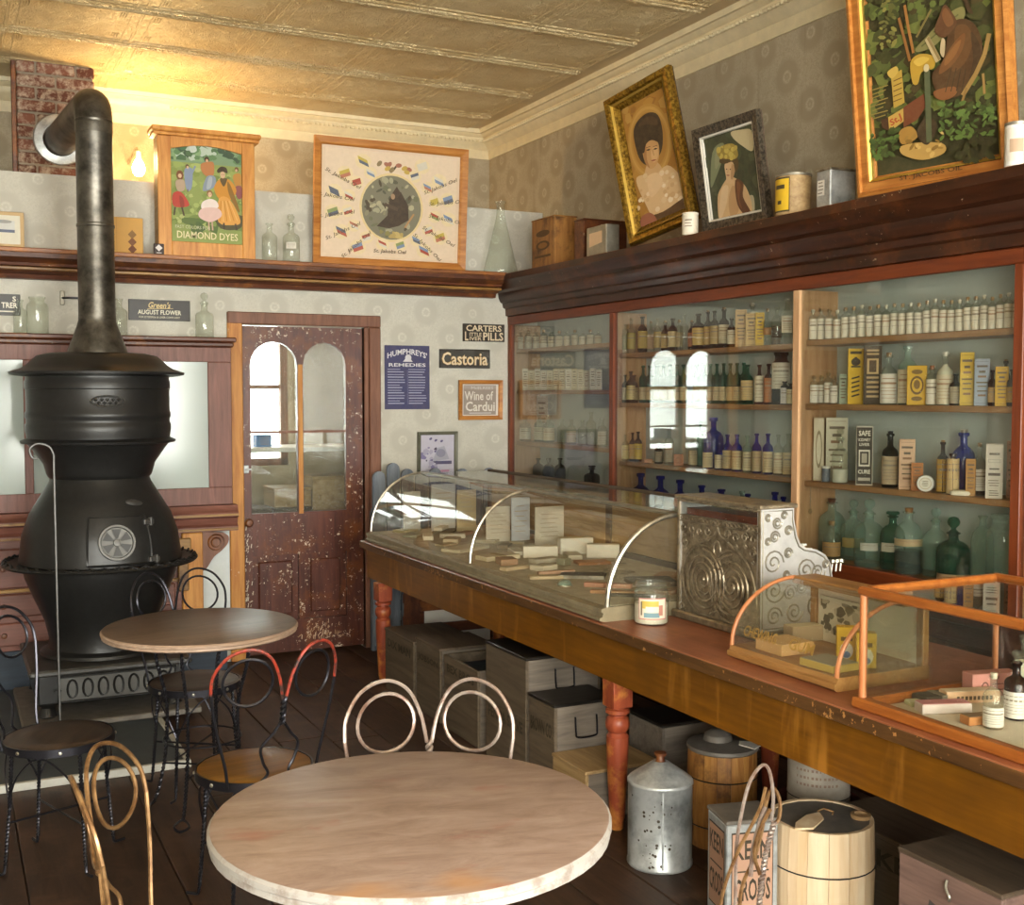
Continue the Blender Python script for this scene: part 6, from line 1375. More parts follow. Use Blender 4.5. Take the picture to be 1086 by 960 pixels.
sh(q, f, '#4a4a34', (440, 640), (620, 660), (600, 740), (470, 735)); sh(q, f, '#d08e30', (455, 432), (490, 420), (542, 432), (582, 500), (532, 560), (462, 545), (430, 480)); sh(q, f, '#dfa04c', (462, 545), (535, 552), (606, 690), (560, 716), (455, 692))
for k in range(6): stroke(q, f, ('#c88432', '#e8b468')[k % 2], .006, (475 + k * 11, 560), (465 + k * 24, 690))
sh(q, f, '#8a6428', (520, 440), (545, 470), (600, 620), (585, 625), (530, 520)); sh(q, f, '#5a4a2c', (470, 420), (495, 470), (520, 425), (505, 415)); disc(q, f, '#d8b490', 490, 395, 17, 1.4); sh(q, f, '#2e261c', (452, 365), (480, 342), (515, 352), (522, 385), (490, 374), (460, 382)); stroke(q, f, '#3a302c', .01, (492, 700), (494, 742)); stroke(q, f, '#3a302c', .01, (570, 708), (580, 750)); disc(q, f, '#3a2a22', 484, 394, 2.5); disc(q, f, '#3a2a22', 497, 394, 2.5)
disc(q, f, '#8a6440', 400, 512, 20, 1.2); disc(q, f, '#e2bd98', 401, 518, 13, 1.3); sh(q, f, '#efe0da', (350, 565), (400, 545), (445, 562), (455, 600), (400, 615), (345, 605)); sh(q, f, '#e4c0b8', (345, 605), (450, 605), (478, 655), (400, 692), (325, 655)); stroke(q, f, '#c8a890', .009, (390, 690), (392, 745)); stroke(q, f, '#c8a890', .009, (412, 690), (416, 745)); disc(q, f, '#3a2a22', 396, 516, 2); disc(q, f, '#3a2a22', 407, 516, 2)
q.text('FAST COLORS FOR', .12, .085, .2, .018, '#d8d4b4', .0); q.text('DIAMOND DYES', W_ / 2, .04, W_ * .86, .042, '#f2e6b8', .012)
q.build('picture', 'print', dc)
# --- flag print
a, b, c_ = pY(330, 279, 6.99), pY(492, 287, 6.99), pY(335, 143, 6.93)
BLs = Vector((2.08, 6.98, 2.456)); BRs = Vector((3.11, 6.98, 2.459)); TLs = Vector((2.095, 6.915, 3.235))
def flags(q, w_, h_):
    q.rect(0, 0, w_, h_, '#e6cdb0'); cx, cz = w_ * .5, h_ * .48
    q.rect(w_ * .03, h_ * .03, w_ * .97, h_ * .97, '#ead3b8')
    q.ell(cx, cz, .215, .215, '#e8cf9a', n=36); q.ell(cx, cz, .2, .2, '#7c7a68', n=36)
    for _ in range(70):
        a_ = rp.uniform(0, 6.28); r_ = .18 * math.sqrt(rp.random()); q.ell(cx + r_ * math.cos(a_), cz + r_ * math.sin(a_), rp.uniform(.008, .03), rp.uniform(.006, .02), rp.choice(['#56584a', '#8f8a70', '#6d7058', '#a8a488', '#4a4438', '#b4ac8c']), rp.uniform(0, 3), 7)
    q.poly([(cx - .02, cz + .05), (cx + .02, cz + .12), (cx + .06, cz + .1), (cx + .11, cz + .02), (cx + .115, cz - .07), (cx + .05, cz - .11), (cx - .02, cz - .13), (cx - .1, cz - .12), (cx - .03, cz - .05)], '#3a302c')
    q.poly([(cx + .0, cz + .09), (cx + .03, cz + .135), (cx + .06, cz + .09), (cx + .03, cz + .06)], '#463a34'); q.ell(cx + .005, cz + .07, .014, .018, '#a8886c'); q.line(cx - .05, cz + .02, cx + .04, cz - .01, .02, '#4a3e36')
    q.line(cx + .09, cz - .12, cx + .15, cz - .03, .012, '#b48a60'); q.blobs(10, cx - .08, cz - .19, cx + .08, cz - .14, ['#b8a060', '#8a8450', '#c8b070'], .012, .026, rp)
    q.line(cx - .05, cz + .27, cx - .02, cz + .23, .012, '#4a3a30'); q.line(cx + .03, cz + .27, cx, cz + .23, .012, '#4a3a30')
    for k in range(9): q.ell(cx + rp.uniform(-.12, .12), cz + .24 + rp.uniform(-.02, .03), .022, .014, rp.choice(['#a86a58', '#c8a850', '#9aa0a0', '#8a7858']), rp.uniform(-1, 1), 8)
    fc = ['#b85a4c', '#c8b050', '#7a90b0', '#8a9a60', '#c07a60', '#dcd4c4', '#5a6478', '#b0483c']
    for k in range(14):
        a_ = R(-70 + 320 * k / 13 - 0); a_ = R(120 + 300 * k / 13)
        for r_, s_ in ((.275, .028), (.365, .034)):
            x_, z_ = cx + r_ * math.cos(a_) * 1.08, cz + r_ * math.sin(a_) * .86
            if not (.04 < x_ < w_ - .04 and .05 < z_ < h_ - .05): continue
            ca, sa = math.cos(a_ * .5), math.sin(a_ * .5); c1 = rp.choice(fc); c2 = rp.choice(fc)
            q.ell(x_, z_, s_ * 1.6, s_ * 1.4, '#ecd7ac', n=10)
            for e, cc in ((-1, c1), (1, c2)): q.poly([(x_ + u * s_ * math.cos(.4) - v * s_ * .5 * .4, z_ + v * s_ * .62 + u * s_ * .35 * (1 if k % 2 else -1)) for u, v in ((-1, min(0, e)), (1, min(0, e)), (1, max(0, e)), (-1, max(0, e)))], cc)
    for k, dg_ in enumerate((150, 172, 192, 212, 232, 30, 10, -10, -32, -50)):
        a_ = R(dg_); x_, z_ = cx + .345 * math.cos(a_) * 1.1, cz + .345 * math.sin(a_) * .9
        q.text('St. Jakobs Oel', x_, z_, .25, .03, '#5a4a3a', .005, .2, rot=R((dg_ - 180) * .8 if dg_ > 90 else dg_ * .8))
    q.text('St. Jakobs Oel', cx - .01, .055, .22, .03, '#4a3c30', .005, .15)
framed('framed_print', 'wood-framed advertising print ringed with flags around a round scene', 'picture', BLs, BRs, TLs, .05, .025, 'wood_frame', flags)
# --- portraits on the cabinet top
def portrait1(q, w_, h_):
    f = amap((112, 268), (312, 195), (195, 840), w_, h_)
    q.rect(0, 0, w_, h_, '#a8742a'); q.blobs(70, 0, 0, w_, h_, ['#b07e32', '#a06c26', '#b88a40', '#986424'], .02, .05, rp)
    c0 = f(245, 440)
    for r_, cc in ((.2, '#b4843a'), (.185, '#c09248'), (.17, '#b4843c'), (.155, '#a87630')): q.ell(c0[0], c0[1], r_ * .8, r_, cc, n=30)
    sh(q, f, '#caa070', (232, 545), (278, 540), (300, 600), (225, 610)); sh(q, f, '#d4ae80', (180, 612), (215, 590), (260, 602), (320, 560), (372, 612), (388, 665), (372, 722), (262, 788), (218, 722))
    for _ in range(46):
        x_ = rp.uniform(185, 380); y_ = rp.uniform(585, 760); disc(q, f, rp.choice(['#e2c8a2', '#d8b88c', '#c8a070', '#ead6b4']), x_, y_, rp.uniform(5, 13), .8) if abs(x_ - 285) < 60 + (y_ - 585) * .35 else None
    sh(q, f, '#dcb88c', (235, 600), (280, 590), (300, 640), (250, 700), (235, 650)); sh(q, f, '#4e3018', (195, 800), (300, 770), (410, 710), (425, 800), (195, 860)); sh(q, f, '#9a5a44', (200, 790), (240, 770), (268, 800), (262, 835), (205, 840))
    sh(q, f, '#2a1c14', (178, 380), (200, 335), (245, 308), (288, 326), (306, 400), (302, 480), (278, 525), (240, 550), (204, 520), (184, 450)); sh(q, f, '#3e2a1c', (200, 360), (240, 325), (275, 335), (285, 370), (240, 360))
    sh(q, f, '#c4945e', (222, 452), (255, 430), (284, 448), (289, 508), (272, 556), (246, 566), (226, 535), (216, 485)); sh(q, f, '#a67444', (218, 470), (232, 455), (234, 520), (246, 562), (226, 535)); sh(q, f, '#d6a974', (256, 480), (280, 470), (284, 512), (266, 540), (254, 520))
    sh(q, f, '#2a1c14', (205, 470), (225, 410), (265, 405), (298, 430), (300, 470), (282, 448), (255, 436), (232, 452), (222, 490))
    for x_ in (242, 273): sh(q, f, '#3a2416', (x_ - 9, 479), (x_, 474), (x_ + 9, 478), (x_, 482)); stroke(q, f, '#4a3020', .003, (x_ - 10, 467), (x_ + 9, 464))
    stroke(q, f, '#9a6a40', .004, (260, 478), (266, 508)); sh(q, f, '#96503c', (252, 530), (264, 526), (276, 528), (264, 534))
gBL, gTL = pZ(676, 262, 2.452), None
gBL, gBR, gTL = (3.42, 5.3791, 2.459), (3.5156, 4.9038, 2.5504), (3.3289, 5.5153, 3.26)
framed('gilt_portrait', 'gilt-framed oil portrait of a dark-haired woman in a white ruffled blouse', 'picture', gBL, gBR, gTL, .085, .05, 'gilt', portrait1, [(0, 0), (0, .03), (.12, .05), (.4, .045), (.5, .03), (.62, .036), (.75, .022), (1, .008), (1, 0)], (.55, .012, .85, 'gilt_bright'))
def portrait2(q, w_, h_):
    f = amap((495, 405), (728, 325), (548, 828), w_, h_)
    q.rect(0, 0, w_, h_, '#33402e'); q.blobs(60, 0, 0, w_, h_, ['#2a362a', '#3c4a36', '#313c2a', '#46503a'], .015, .04, rp)
    sh(q, f, '#7c8464', (545, 475), (592, 425), (600, 480), (565, 600), (540, 650)); sh(q, f, '#8f9270', (560, 480), (590, 440), (590, 500), (562, 560)); sh(q, f, '#c4b48c', (630, 372), (672, 362), (720, 366), (728, 462), (682, 440), (640, 402)); sh(q, f, '#b8ac8c', (700, 700), (735, 680), (742, 760), (715, 750))
    sh(q, f, '#d4ae80', (620, 600), (652, 598), (702, 640), (732, 742), (702, 800), (610, 815), (582, 815), (574, 705), (590, 650)); sh(q, f, '#c09668', (640, 640), (665, 660), (672, 760), (640, 800), (625, 720)); sh(q, f, '#dfc096', (592, 660), (622, 640), (618, 720), (596, 800), (582, 800))
    sh(q, f, '#d8b286', (604, 532), (640, 520), (652, 560), (642, 602), (650, 625), (615, 625), (612, 598)); sh(q, f, '#b88e64', (636, 530), (652, 550), (644, 600), (634, 600)); sh(q, f, '#4e3a1e', (578, 520), (600, 480), (650, 480), (668, 530), (655, 570), (640, 520), (605, 530))
    sh(q, f, '#a08838', (568, 470), (600, 436), (645, 432), (664, 480), (650, 505), (606, 505), (578, 498))
    for _ in range(22): disc(q, f, rp.choice(['#b8a04a', '#c8b258', '#94803a']), rp.uniform(575, 655), rp.uniform(440, 500), rp.uniform(5, 11), .8)
    sh(q, f, '#5e3420', (655, 610), (692, 622), (692, 690), (728, 762), (710, 785), (668, 730)); sh(q, f, '#7a4a2c', (662, 620), (680, 630), (676, 700), (690, 750), (672, 720))
    for x_ in (615, 632): disc(q, f, '#3a2a1c', x_, 556, 3, .6)
    stroke(q, f, '#b08a60', .003, (622, 556), (620, 576)); sh(q, f, '#a0584a', (614, 586), (622, 583), (631, 586), (622, 590))
sBL, sBR, sTL = (3.46, 4.7599, 2.459), (3.4594, 4.2603, 2.456), (3.3795, 4.7552, 2.9551)
framed('silver_portrait', 'dark silver-framed portrait of a woman in a yellow hat', 'picture', sBL, sBR, sTL, .055, .03, 'silver_frame', portrait2, None, (.8, .012, .7, 'cloth_white'))
def monk(q, w_, h_):
    q.rect(0, 0, w_, h_, '#2c3016'); q.blobs(260, 0, h_ * .2, w_, h_, ['#39451c', '#28330f', '#4c5a26', '#5c6a2c', '#1e260e', '#3a3214', '#6a7434'], .012, .045, rp)
    vis = h_ * .8
    def f(x, y):
        l_ = 125 + 65 * y / 890; r_ = 765 + 35 * y / 760; yb = 890 - 130 * (x - 190) / 610
        return (min(max((x - l_) / (r_ - l_), 0), 1) * w_, min(max((yb - y) / yb, 0), 1.2) * vis)
    def leaves(n, x0, y0, x1, y1, cols, r0, r1):
        for _ in range(n): x_, y_ = rp.uniform(x0, x1), rp.uniform(y0, y1); A = f(x_, y_); q.ell(A[0], A[1], rp.uniform(r0, r1), rp.uniform(r0, r1) * .5, rp.choice(cols), rp.uniform(-1, 1), 6)
    leaves(60, 140, 0, 780, 130, ['#4a5a24', '#33401a', '#5c6c30'], .012, .03); leaves(30, 230, 0, 300, 260, ['#6a6a34', '#84803c', '#565a28'], .008, .02)
    sh(q, f, '#332010', (640, 0), (690, 0), (660, 120), (690, 200), (650, 160)); sh(q, f, '#3c2812', (720, 0), (770, 0), (770, 140), (735, 90))
    sh(q, f, '#7c7846', (410, 295), (480, 240), (560, 182), (640, 162), (645, 212), (560, 262), (500, 300), (430, 312)); stroke(q, f, '#5c5c34', .006, (440, 290), (560, 225)); stroke(q, f, '#5c5c34', .006, (500, 240), (620, 190))
    stroke(q, f, '#8f5c28', .012, (325, 140), (352, 235), (382, 345)); stroke(q, f, '#a06a30', .012, (355, 90), (375, 200), (400, 312)); stroke(q, f, '#7a6c3a', .009, (415, 245), (490, 140))
    sh(q, f, '#b8922e', (385, 352), (430, 322), (500, 342), (502, 392), (442, 402), (422, 452), (395, 442)); sh(q, f, '#d0ac48', (400, 350), (440, 335), (480, 350), (430, 375))
    sh(q, f, '#b8963c', (285, 402), (340, 376), (356, 530), (300, 552), hard=True); sh(q, f, '#caa84c', (265, 380), (310, 358), (322, 384), (290, 412)); [stroke(q, f, '#6a4c18', .004, (298, y_), (342, y_ - 12)) for y_ in range(425, 530, 24)]
    [stroke(q, f, '#94823e', .004, (178 + (k % 2) * 10, 455 + k * 20), (270 - (k % 3) * 12, 440 + k * 20)) for k in range(8)]
    sh(q, f, '#6a3018', (350, 552), (455, 498), (462, 558), (422, 610), (352, 645), hard=True); sh(q, f, '#40200e', (235, 605), (272, 590), (280, 660), (240, 640), hard=True); sh(q, f, '#c09a48', (272, 592), (350, 556), (352, 616), (278, 662), hard=True); A = f(312, 610); q.text('St.J', A[0], A[1], .055, .034, '#a8401c', .03, rot=.35)
    sh(q, f, '#a87c34', (330, 662), (390, 640), (422, 690), (345, 722)); sh(q, f, '#bc944c', (338, 732), (430, 714), (545, 718), (552, 758), (450, 792), (350, 772)); leaves(16, 340, 650, 540, 780, ['#d0aa60', '#8a6628', '#9c7836'], .008, .02)
    sh(q, f, '#2a1c0e', (420, 660), (470, 600), (520, 640), (480, 720), (440, 710))
    sh(q, f, '#43260f', (600, 215), (655, 215), (702, 250), (732, 320), (722, 402), (682, 472), (620, 522), (540, 522), (505, 472), (495, 422), (520, 390), (545, 370), (560, 320), (570, 270)); sh(q, f, '#5a3618', (610, 240), (660, 240), (690, 300), (660, 380), (600, 420), (580, 380), (600, 320)); sh(q, f, '#321b0a', (680, 270), (722, 330), (715, 400), (670, 460), (690, 380))
    sh(q, f, '#6e4320', (545, 372), (600, 302), (652, 270), (642, 332), (592, 392), (530, 422)); sh(q, f, '#86562c', (560, 360), (605, 310), (635, 295), (610, 350), (560, 390)); sh(q, f, '#7c4822', (505, 492), (600, 480), (612, 510), (570, 532), (520, 526)); [stroke(q, f, '#2c180a', .004, (590 + k * 22, 400 + k * 5), (560 + k * 26, 500)) for k in range(4)]
    sh(q, f, '#c4ae86', (543, 275), (560, 288), (553, 352), (535, 330)); sh(q, f, '#55301a', (508, 232), (530, 180), (558, 138), (592, 175), (614, 215), (602, 242), (560, 272), (530, 262)); sh(q, f, '#724626', (545, 180), (560, 150), (588, 185), (600, 220), (570, 230)); sh(q, f, '#b8a478', (460, 266), (480, 250), (540, 360), (515, 372), hard=True); sh(q, f, '#8a744a', (470, 262), (480, 252), (538, 358), (528, 364), hard=True)
    stroke(q, f, '#49553a', .024, (470, 392), (476, 560), (482, 712)); disc(q, f, '#c8b890', 468, 388, 14)
    stroke(q, f, '#9a7840', .018, (765, 290), (742, 370), (702, 440), (642, 520)); stroke(q, f, '#9a7840', .01, (736, 440), (742, 520)); stroke(q, f, '#8a6834', .01, (660, 490), (640, 545))
    leaves(90, 535, 545, 790, 700, ['#3c5a24', '#4c6a2c', '#2c4418', '#5a7834'], .008, .022); leaves(60, 190, 650, 330, 790, ['#33501e', '#26400f', '#4a6a2a'], .008, .022); leaves(30, 600, 690, 790, 790, ['#1c240c', '#24300f'], .015, .03)
    q.text('ST. JACOBS OIL', w_ * .5, -.022, w_ * .5, .022, '#3a2410', .01)
bBL = Vector((3.42, 3.632, 2.457)); bBR = Vector((3.53, 2.955, 2.457)); bTL = pY(900, 0, 3.632); bTL = bBL + (bTL - bBL) * 1.28
framed('gilt_painting', 'large gilt-framed painting of a hooded monk reading among trees', 'picture', bBL, bBR, bTL, .075, .04, 'wood_frame', monk, [(0, 0), (0, .04), (.2, .045), (.25, .03), (.7, .036), (.75, .02), (1, .01), (1, 0)], (.75, .012, .8, 'gilt_bright'))
# --- cabinet-top odds and ends
TZ = 2.4425
def topbox(px0, px1, pxs, top, X, mat, label, name, cat='box'):
    a, b = pX(px0, 250, X), pX(px1, 250, X); s = pY(pxs, 250, b.y).x; h_ = pX(px1, top, X).z - TZ
    o = thing(name, label, cat, (X, b.y, TZ)); MB().box(0, 0, 0, s - X, a.y - b.y, h_, .004).build('body', mat, o); return o, s - X, a.y - b.y, h_
o, w_, l_, h_ = topbox(564, 588, 612, 229, 3.385, 'wood_keg_dark', 'brown wooden box with worn lettering on the cabinet top near the corner', 'wooden_box')
q = Pic(.0004); q.M = Matrix.Translation((-.001, l_ / 2, 0)) @ Matrix.Rotation(R(-90), 4, 'Z'); q.ell(0, h_ * .7, l_ * .3, h_ * .07, '#4a2e14'); q.ell(0, h_ * .45, l_ * .3, h_ * .1, '#4a2e14'); q.ell(0, h_ * .45, l_ * .2, h_ * .06, '#8a5c2a'); q.rect(-l_ * .35, h_ * .2, l_ * .35, h_ * .25, '#4a2e14'); q.build('worn_print', 'print', o)
MB().box(-.003, -.003, h_, w_ + .003, l_ + .003, h_ + .008, .002).build('lid', 'wood_keg_dark', o)
o, w_, l_, h_ = topbox(609, 619, 667, 233, 3.44, 'wood_dark', 'dark wooden chest behind the small square tin on the cabinet top', 'wooden_chest', 'chest'); MB().box(-.003, -.003, h_, w_ + .003, l_ + .003, h_ + .01, .003).build('lid', 'wood_dark', o)
o, w_, l_, h_ = topbox(622, 643, 657, 237, 3.365, 'tin_dull', 'small square tin with pale paper label on the cabinet top', 'square_tin', 'tin')
q = Pic(.0004); q.M = Matrix.Translation((-.001, l_ / 2, 0)) @ Matrix.Rotation(R(-90), 4, 'Z'); q.poly([(-l_ * .35, h_ * .3), (l_ * .3, h_ * .4), (l_ * .3, h_ * .8), (-l_ * .35, h_ * .78)], '#e0bf9a'); q.build('label', 'print', o)
MB().lathe([(.012, 0), (.012, .01), (0, .011)], 10).build('cap', 'nickel', o, True, (w_ / 2, l_ / 2, h_))
def topcan(px, wpx, top, X, mat, label, name, cat, lab=None, lidm='nickel', prof=None):
    p = pX(px, 235, X); r_ = wpx / 2 * depth(p) / FPX; h_ = pX(px, top, X).z - TZ; o = thing(name, label, cat, (X, p.y, TZ), -math.atan2(X, p.y))
    MB().lathe([(0, 0), (r_ * .97, 0), (r_, .004), (r_, h_ - .006), (r_ * .96, h_ - .003), (0, h_ - .003)], 26).build('body', mat, o, True); MB().lathe([(r_ * 1.0, h_ - .012), (r_ * 1.03, h_ - .01), (r_ * 1.03, h_ - .001), (r_ * .98, h_), (0, h_ - .001)], 26).build('lid', lidm, o, True)
    if lab:
        m = MB()
        for a0, a1, z0, z1, c in lab: cyl(m, a0, a1, z0 * h_, z1 * h_, c, r_ + .0008 + .0004 * len(m.f) / 10)
        m.build('label', 'print', o, True)
    return o
topcan(732, 17, 226, 3.375, 'wax', 'small cream paper tub with printed label before the gilt portrait', 'paper_tub', 'tub', [(-.9, .4, .1, .85, '#e9e0cf'), (-.7, .2, .62, .68, '#8a7a68'), (-.7, .1, .5, .54, '#8a7a68'), (-.7, .2, .36, .4, '#8a7a68')], 'wax')
topcan(841, 37, 186, 3.42, 'wood_box_tan', 'round ribbed can with bright yellow label on the cabinet top', 'round_can', 'can', [(-1.5, -.2, .06, .9, '#2c2618'), (-1.45, -.25, .1, .86, '#e0b41e'), (-1.2, -.5, .62, .72, '#3a3018'), (-1.0, -.7, .25, .34, '#3a3018')], 'tin_dull')
o, w_, l_, h_ = topbox(865, 880, 907, 179, 3.4, 'galvanised', 'shiny square tin canister with small white label beside the large painting', 'tin_canister', 'canister')
q = Pic(.0004); q.M = Matrix.Translation((-.001, l_ / 2, 0)) @ Matrix.Rotation(R(-90), 4, 'Z'); q.rect(-l_ * .4, h_ * .35, l_ * .1, h_ * .75, '#ded8cc'); q.lines(-l_ * .36, l_ * .06, h_ * .7, 4, h_ * .09, h_ * .03, '#8a8278'); q.build('label', 'print', o); MB().box(-.003, -.003, h_ - .002, w_ + .003, l_ + .003, h_ + .008, .003).build('lid', 'nickel', o)
topcan(1077, 25, 131, 3.383, 'white_enamel', 'white jar with faded brown print standing before the large painting', 'white_jar', 'jar', [(-1, .9, .1, .85, '#e4ddd0'), (-.6, .5, .3, .6, '#c2a48a')], 'tin_dull')
# --- back shelf
SZ = 2.4505
def pcard(name, label, px0, px1, top, Y, c, draw, th=.02, cat='card'):
    a, b = pY(px0, 262, Y), pY(px1, 262, Y); h_ = pY(px0, top, Y).z - SZ; w_ = b.x - a.x; o = thing(name, label, cat, (a.x, Y, SZ))
    MB().box(0, 0, 0, w_, th, h_, .003, L(c)).build('card', 'print', o); q = Pic(.0003); q.M = Matrix.Translation((0, -.0004, 0)); draw(q, w_, h_); q.build('card_print', 'print', o); return o
def d1(q, w_, h_): q.rect(.02, .02, w_ - .02, h_ - .02, '#ded8c6'); q.rect(w_ * .4, h_ * .42, w_ * .82, h_ * .75, '#d0d0cc'); q.rect(w_ * .4, h_ * .42, w_ * .82, h_ * .5, '#5e6a84'); q.ell(w_ * .6, h_ * .72, w_ * .17, h_ * .05, '#9a9a98')
pcard('framed_card', 'small framed white card with a grey-blue mark at the shelf end', -30, 26, 222, 6.9, '#c9a878', d1, cat='picture')
def d2(q, w_, h_):
    q.rect(w_ * .32, 0, w_ * .33, h_, '#b88a44')
    for k, c in enumerate(('#4a6a3c', '#4c4438', '#3c6a5c', '#6a8a78')): q.poly([(w_ * .18 - .022, h_ * (.12 + .2 * k)), (w_ * .18, h_ * (.12 + .2 * k) - .025), (w_ * .18 + .022, h_ * (.12 + .2 * k)), (w_ * .18, h_ * (.12 + .2 * k) + .025)], c)
    for k, c in enumerate(('#6a3420', '#7a4a30', '#8a6438')): q.poly([(w_ * .72 - .024, h_ * (.14 + .2 * k)), (w_ * .72, h_ * (.14 + .2 * k) - .026), (w_ * .72 + .024, h_ * (.14 + .2 * k)), (w_ * .72, h_ * (.14 + .2 * k) + .026)], c)
pcard('dye_sample_board', 'pine sample board with coloured diamonds beside the stove pipe', 110, 152, 229, 6.92, '#d3a052', d2, .03, 'board')
def d3(q, w_, h_): q.poly([(w_ * .5, h_ * .28), (w_ * .85, h_ * .6), (w_ * .5, h_ * .92), (w_ * .15, h_ * .6)], '#ebe4e0'); q.rect(w_ * .25, h_ * .1, w_ * .75, h_ * .18, '#d8d0cc')
pcard('dye_packet', 'small black packet with a white diamond before the dye cabinet', 163, 174, 258, 6.845, '#2c2430', d3, .012, 'packet')
def shb(px, wpx, base, top, Y, kind, mat, label, **kw):
    p = pY(px, base, Y); r_ = wpx / 2 * depth(p) / FPX; h_ = pY(px, top, Y).z - kw.pop('z'); bottle((p.x, Y, kw.pop('zz')), r_, h_, kind, mat, label, **kw)
for px, w_, tp, lb in ((286, 16, 237, None), (309, 18, 237, '#e4e0d4')): shb(px, w_, 275, tp, 6.93, 'tall', 'glass_clear', 'clear apothecary bottle between the dye cabinet and the flag print' + (' with a small white label' if lb else ' without label'), z=SZ, zz=SZ, lab=lb, labz=(.34, .5), half=.6, stop='ball' if lb else None)
shb(531, 37, 288, 214, 6.94, 'flask', 'glass_clear', 'large conical glass flask standing in the shelf corner', z=SZ, zz=SZ)
# ledge above the glazed cabinet
LZ = 1.9825
for px, w_, tp, kd, lab in ((22, 14, 318, 'tall', 'slim clear bottle beside the black sign at the cabinet end'), (40, 22, 315, 'jar', 'wide-necked clear jar on the glazed cabinet'), (127, 16, 317, 'tall', 'clear bottle half hidden by the stove pipe'), (217, 19, 321, 'tall', 'clear bottle with glass stopper beside the door casing')): shb(px, w_, 352, tp, 6.99 if px == 22 else 6.93, kd, 'glass_clear', lab, z=LZ, zz=LZ, stop='ball' if px == 217 else None)
# bottles behind the hazy panes
for i, (px, w_, hh, z_) in enumerate([(-6 + 14 * k, 8, .17 + .03 * (k % 2), z) for k, z in ((0, 1.62), (1, 1.62), (0, 1.38), (1, 1.38), (2, 1.38), (0, 1.02), (1, 1.02))] + [(168 + 11.5 * k, 9, .2, z) for k, z in ((0, 1.62), (2, 1.62), (4, 1.62), (1, 1.38), (2, 1.38), (4, 1.38), (0, 1.02), (2, 1.02), (3, 1.02))]):
    p = pY(px, 450, 6.97); bottle((p.x, 6.97, z_ + .0005), .025, hh, 'tall', 'glass_aqua', ORD[i] + ' of the dim bottles behind the hazy cabinet glass', 'bottles behind the hazy panes', liq='powder_white', liqz=.5)
# --- signs on the partition
def sign(name, label, p0, p1, c, draw, th=.006, cat='sign', tilt=0, mat='print_gloss'):
    a, b = pY(*p0, YB - .01), pY(*p1, YB - .01); o = thing(name, label, cat, (a.x, YB - th - .001, b.z), 0, None, (0, tilt, 0)); w_, h_ = b.x - a.x, a.z - b.z
    MB().box(0, 0, 0, w_, th, h_, .002, L(c)).build('plate', mat, o); q = Pic(.00025); q.M = Matrix.Translation((0, -.0004, 0)); draw(q, w_, h_); q.build('lettering', mat, o); return o
def hump(q, w_, h_):
    q.text("HUMPHREYS'", w_ / 2, h_ * .87, w_ * .88, h_ * .09, '#e6e4e8', .02, arch=h_ * .07); q.ell(w_ * .52, h_ * .81, w_ * .07, h_ * .05, '#d8d6dc'); q.poly([(w_ * .4, h_ * .745), (w_ * .62, h_ * .745), (w_ * .56, h_ * .8), (w_ * .46, h_ * .8)], '#d8d6dc'); q.text('REMEDIES', w_ / 2, h_ * .695, w_ * .82, h_ * .055, '#e6e4e8', .015)
    for k in range(14):
        z = h_ * (.62 - k * .041)
        for x0, x1 in ((.06, .46), (.52, .94)): q.rect(w_ * x0, z, w_ * (x1 - rp.uniform(0, .14)), z + h_ * (.014 if k % 2 else .009), '#aeb2cc')
    q.rect(w_ * .49, h_ * .08, w_ * .495, h_ * .62, '#8a8fb4')
sign('remedy_sign', 'tall dark blue enamel sign listing remedies beside the door', (408, 366), (456, 434), '#2f3668', hump, mat='print')
def cart(q, w_, h_):
    q.text('CARTERS', w_ / 2, h_ * .75, w_ * .84, h_ * .34, '#d8c4a4', .02); q.text('L', w_ * .09, h_ * .3, w_ * .08, h_ * .5, '#d8c4a4', .02); q.text('ITTLE', w_ * .3, h_ * .4, w_ * .28, h_ * .2, '#d8c4a4', .01); q.text('IVER', w_ * .3, h_ * .16, w_ * .28, h_ * .2, '#d8c4a4', .01); q.text('PILLS', w_ * .72, h_ * .3, w_ * .48, h_ * .46, '#d8c4a4', .02)
sign('pill_sign', 'small black sign reading CARTERS with cream capitals', (491, 343), (535.5, 363), '#1c1712', cart)
def cast(q, w_, h_): q.text('Castoria', w_ / 2, h_ * .5, w_ * .9, h_ * .68, '#c79a50', .025); q.text('Castoria', w_ / 2 + .002, h_ * .5, w_ * .89, h_ * .66, '#e2cfae', .008)
sign('castoria_sign', 'black sign with large cream lettering reading Castoria', (466, 370), (520, 391), '#17130f', cast)
def aug(q, w_, h_): q.text("Green's", w_ * .5, h_ * .75, w_ * .36, h_ * .3, '#d3b878', .02, .3); q.line(w_ * .3, h_ * .56, w_ * .72, h_ * .6, .003, '#d3b878'); q.text('AUGUST FLOWER', w_ / 2, h_ * .4, w_ * .7, h_ * .22, '#e4dcc0', .015); q.text('FOR DYSPEPSIA & LIVER COMPLAINT', w_ / 2, h_ * .16, w_ * .66, h_ * .09, '#d8cfb0', .0)
sign('flower_sign', 'black sign reading AUGUST FLOWER in cream capitals above the glazed cabinet', (136, 317), (202, 341), '#1c1614', aug)
def trer(q, w_, h_): q.text('S', w_ * .9, h_ * .78, w_ * .06, h_ * .24, '#e0d8c4', .02); q.text('TRER', w_ * .82, h_ * .48, w_ * .26, h_ * .26, '#e0d8c4', .02); q.rect(w_ * .55, h_ * .16, w_ * .9, h_ * .22, '#d0c8b4')
sign('black_sign', 'black sign with white lettering partly cut off beside the slim bottle', (-45, 310), (22, 335), '#1c1614', trer)
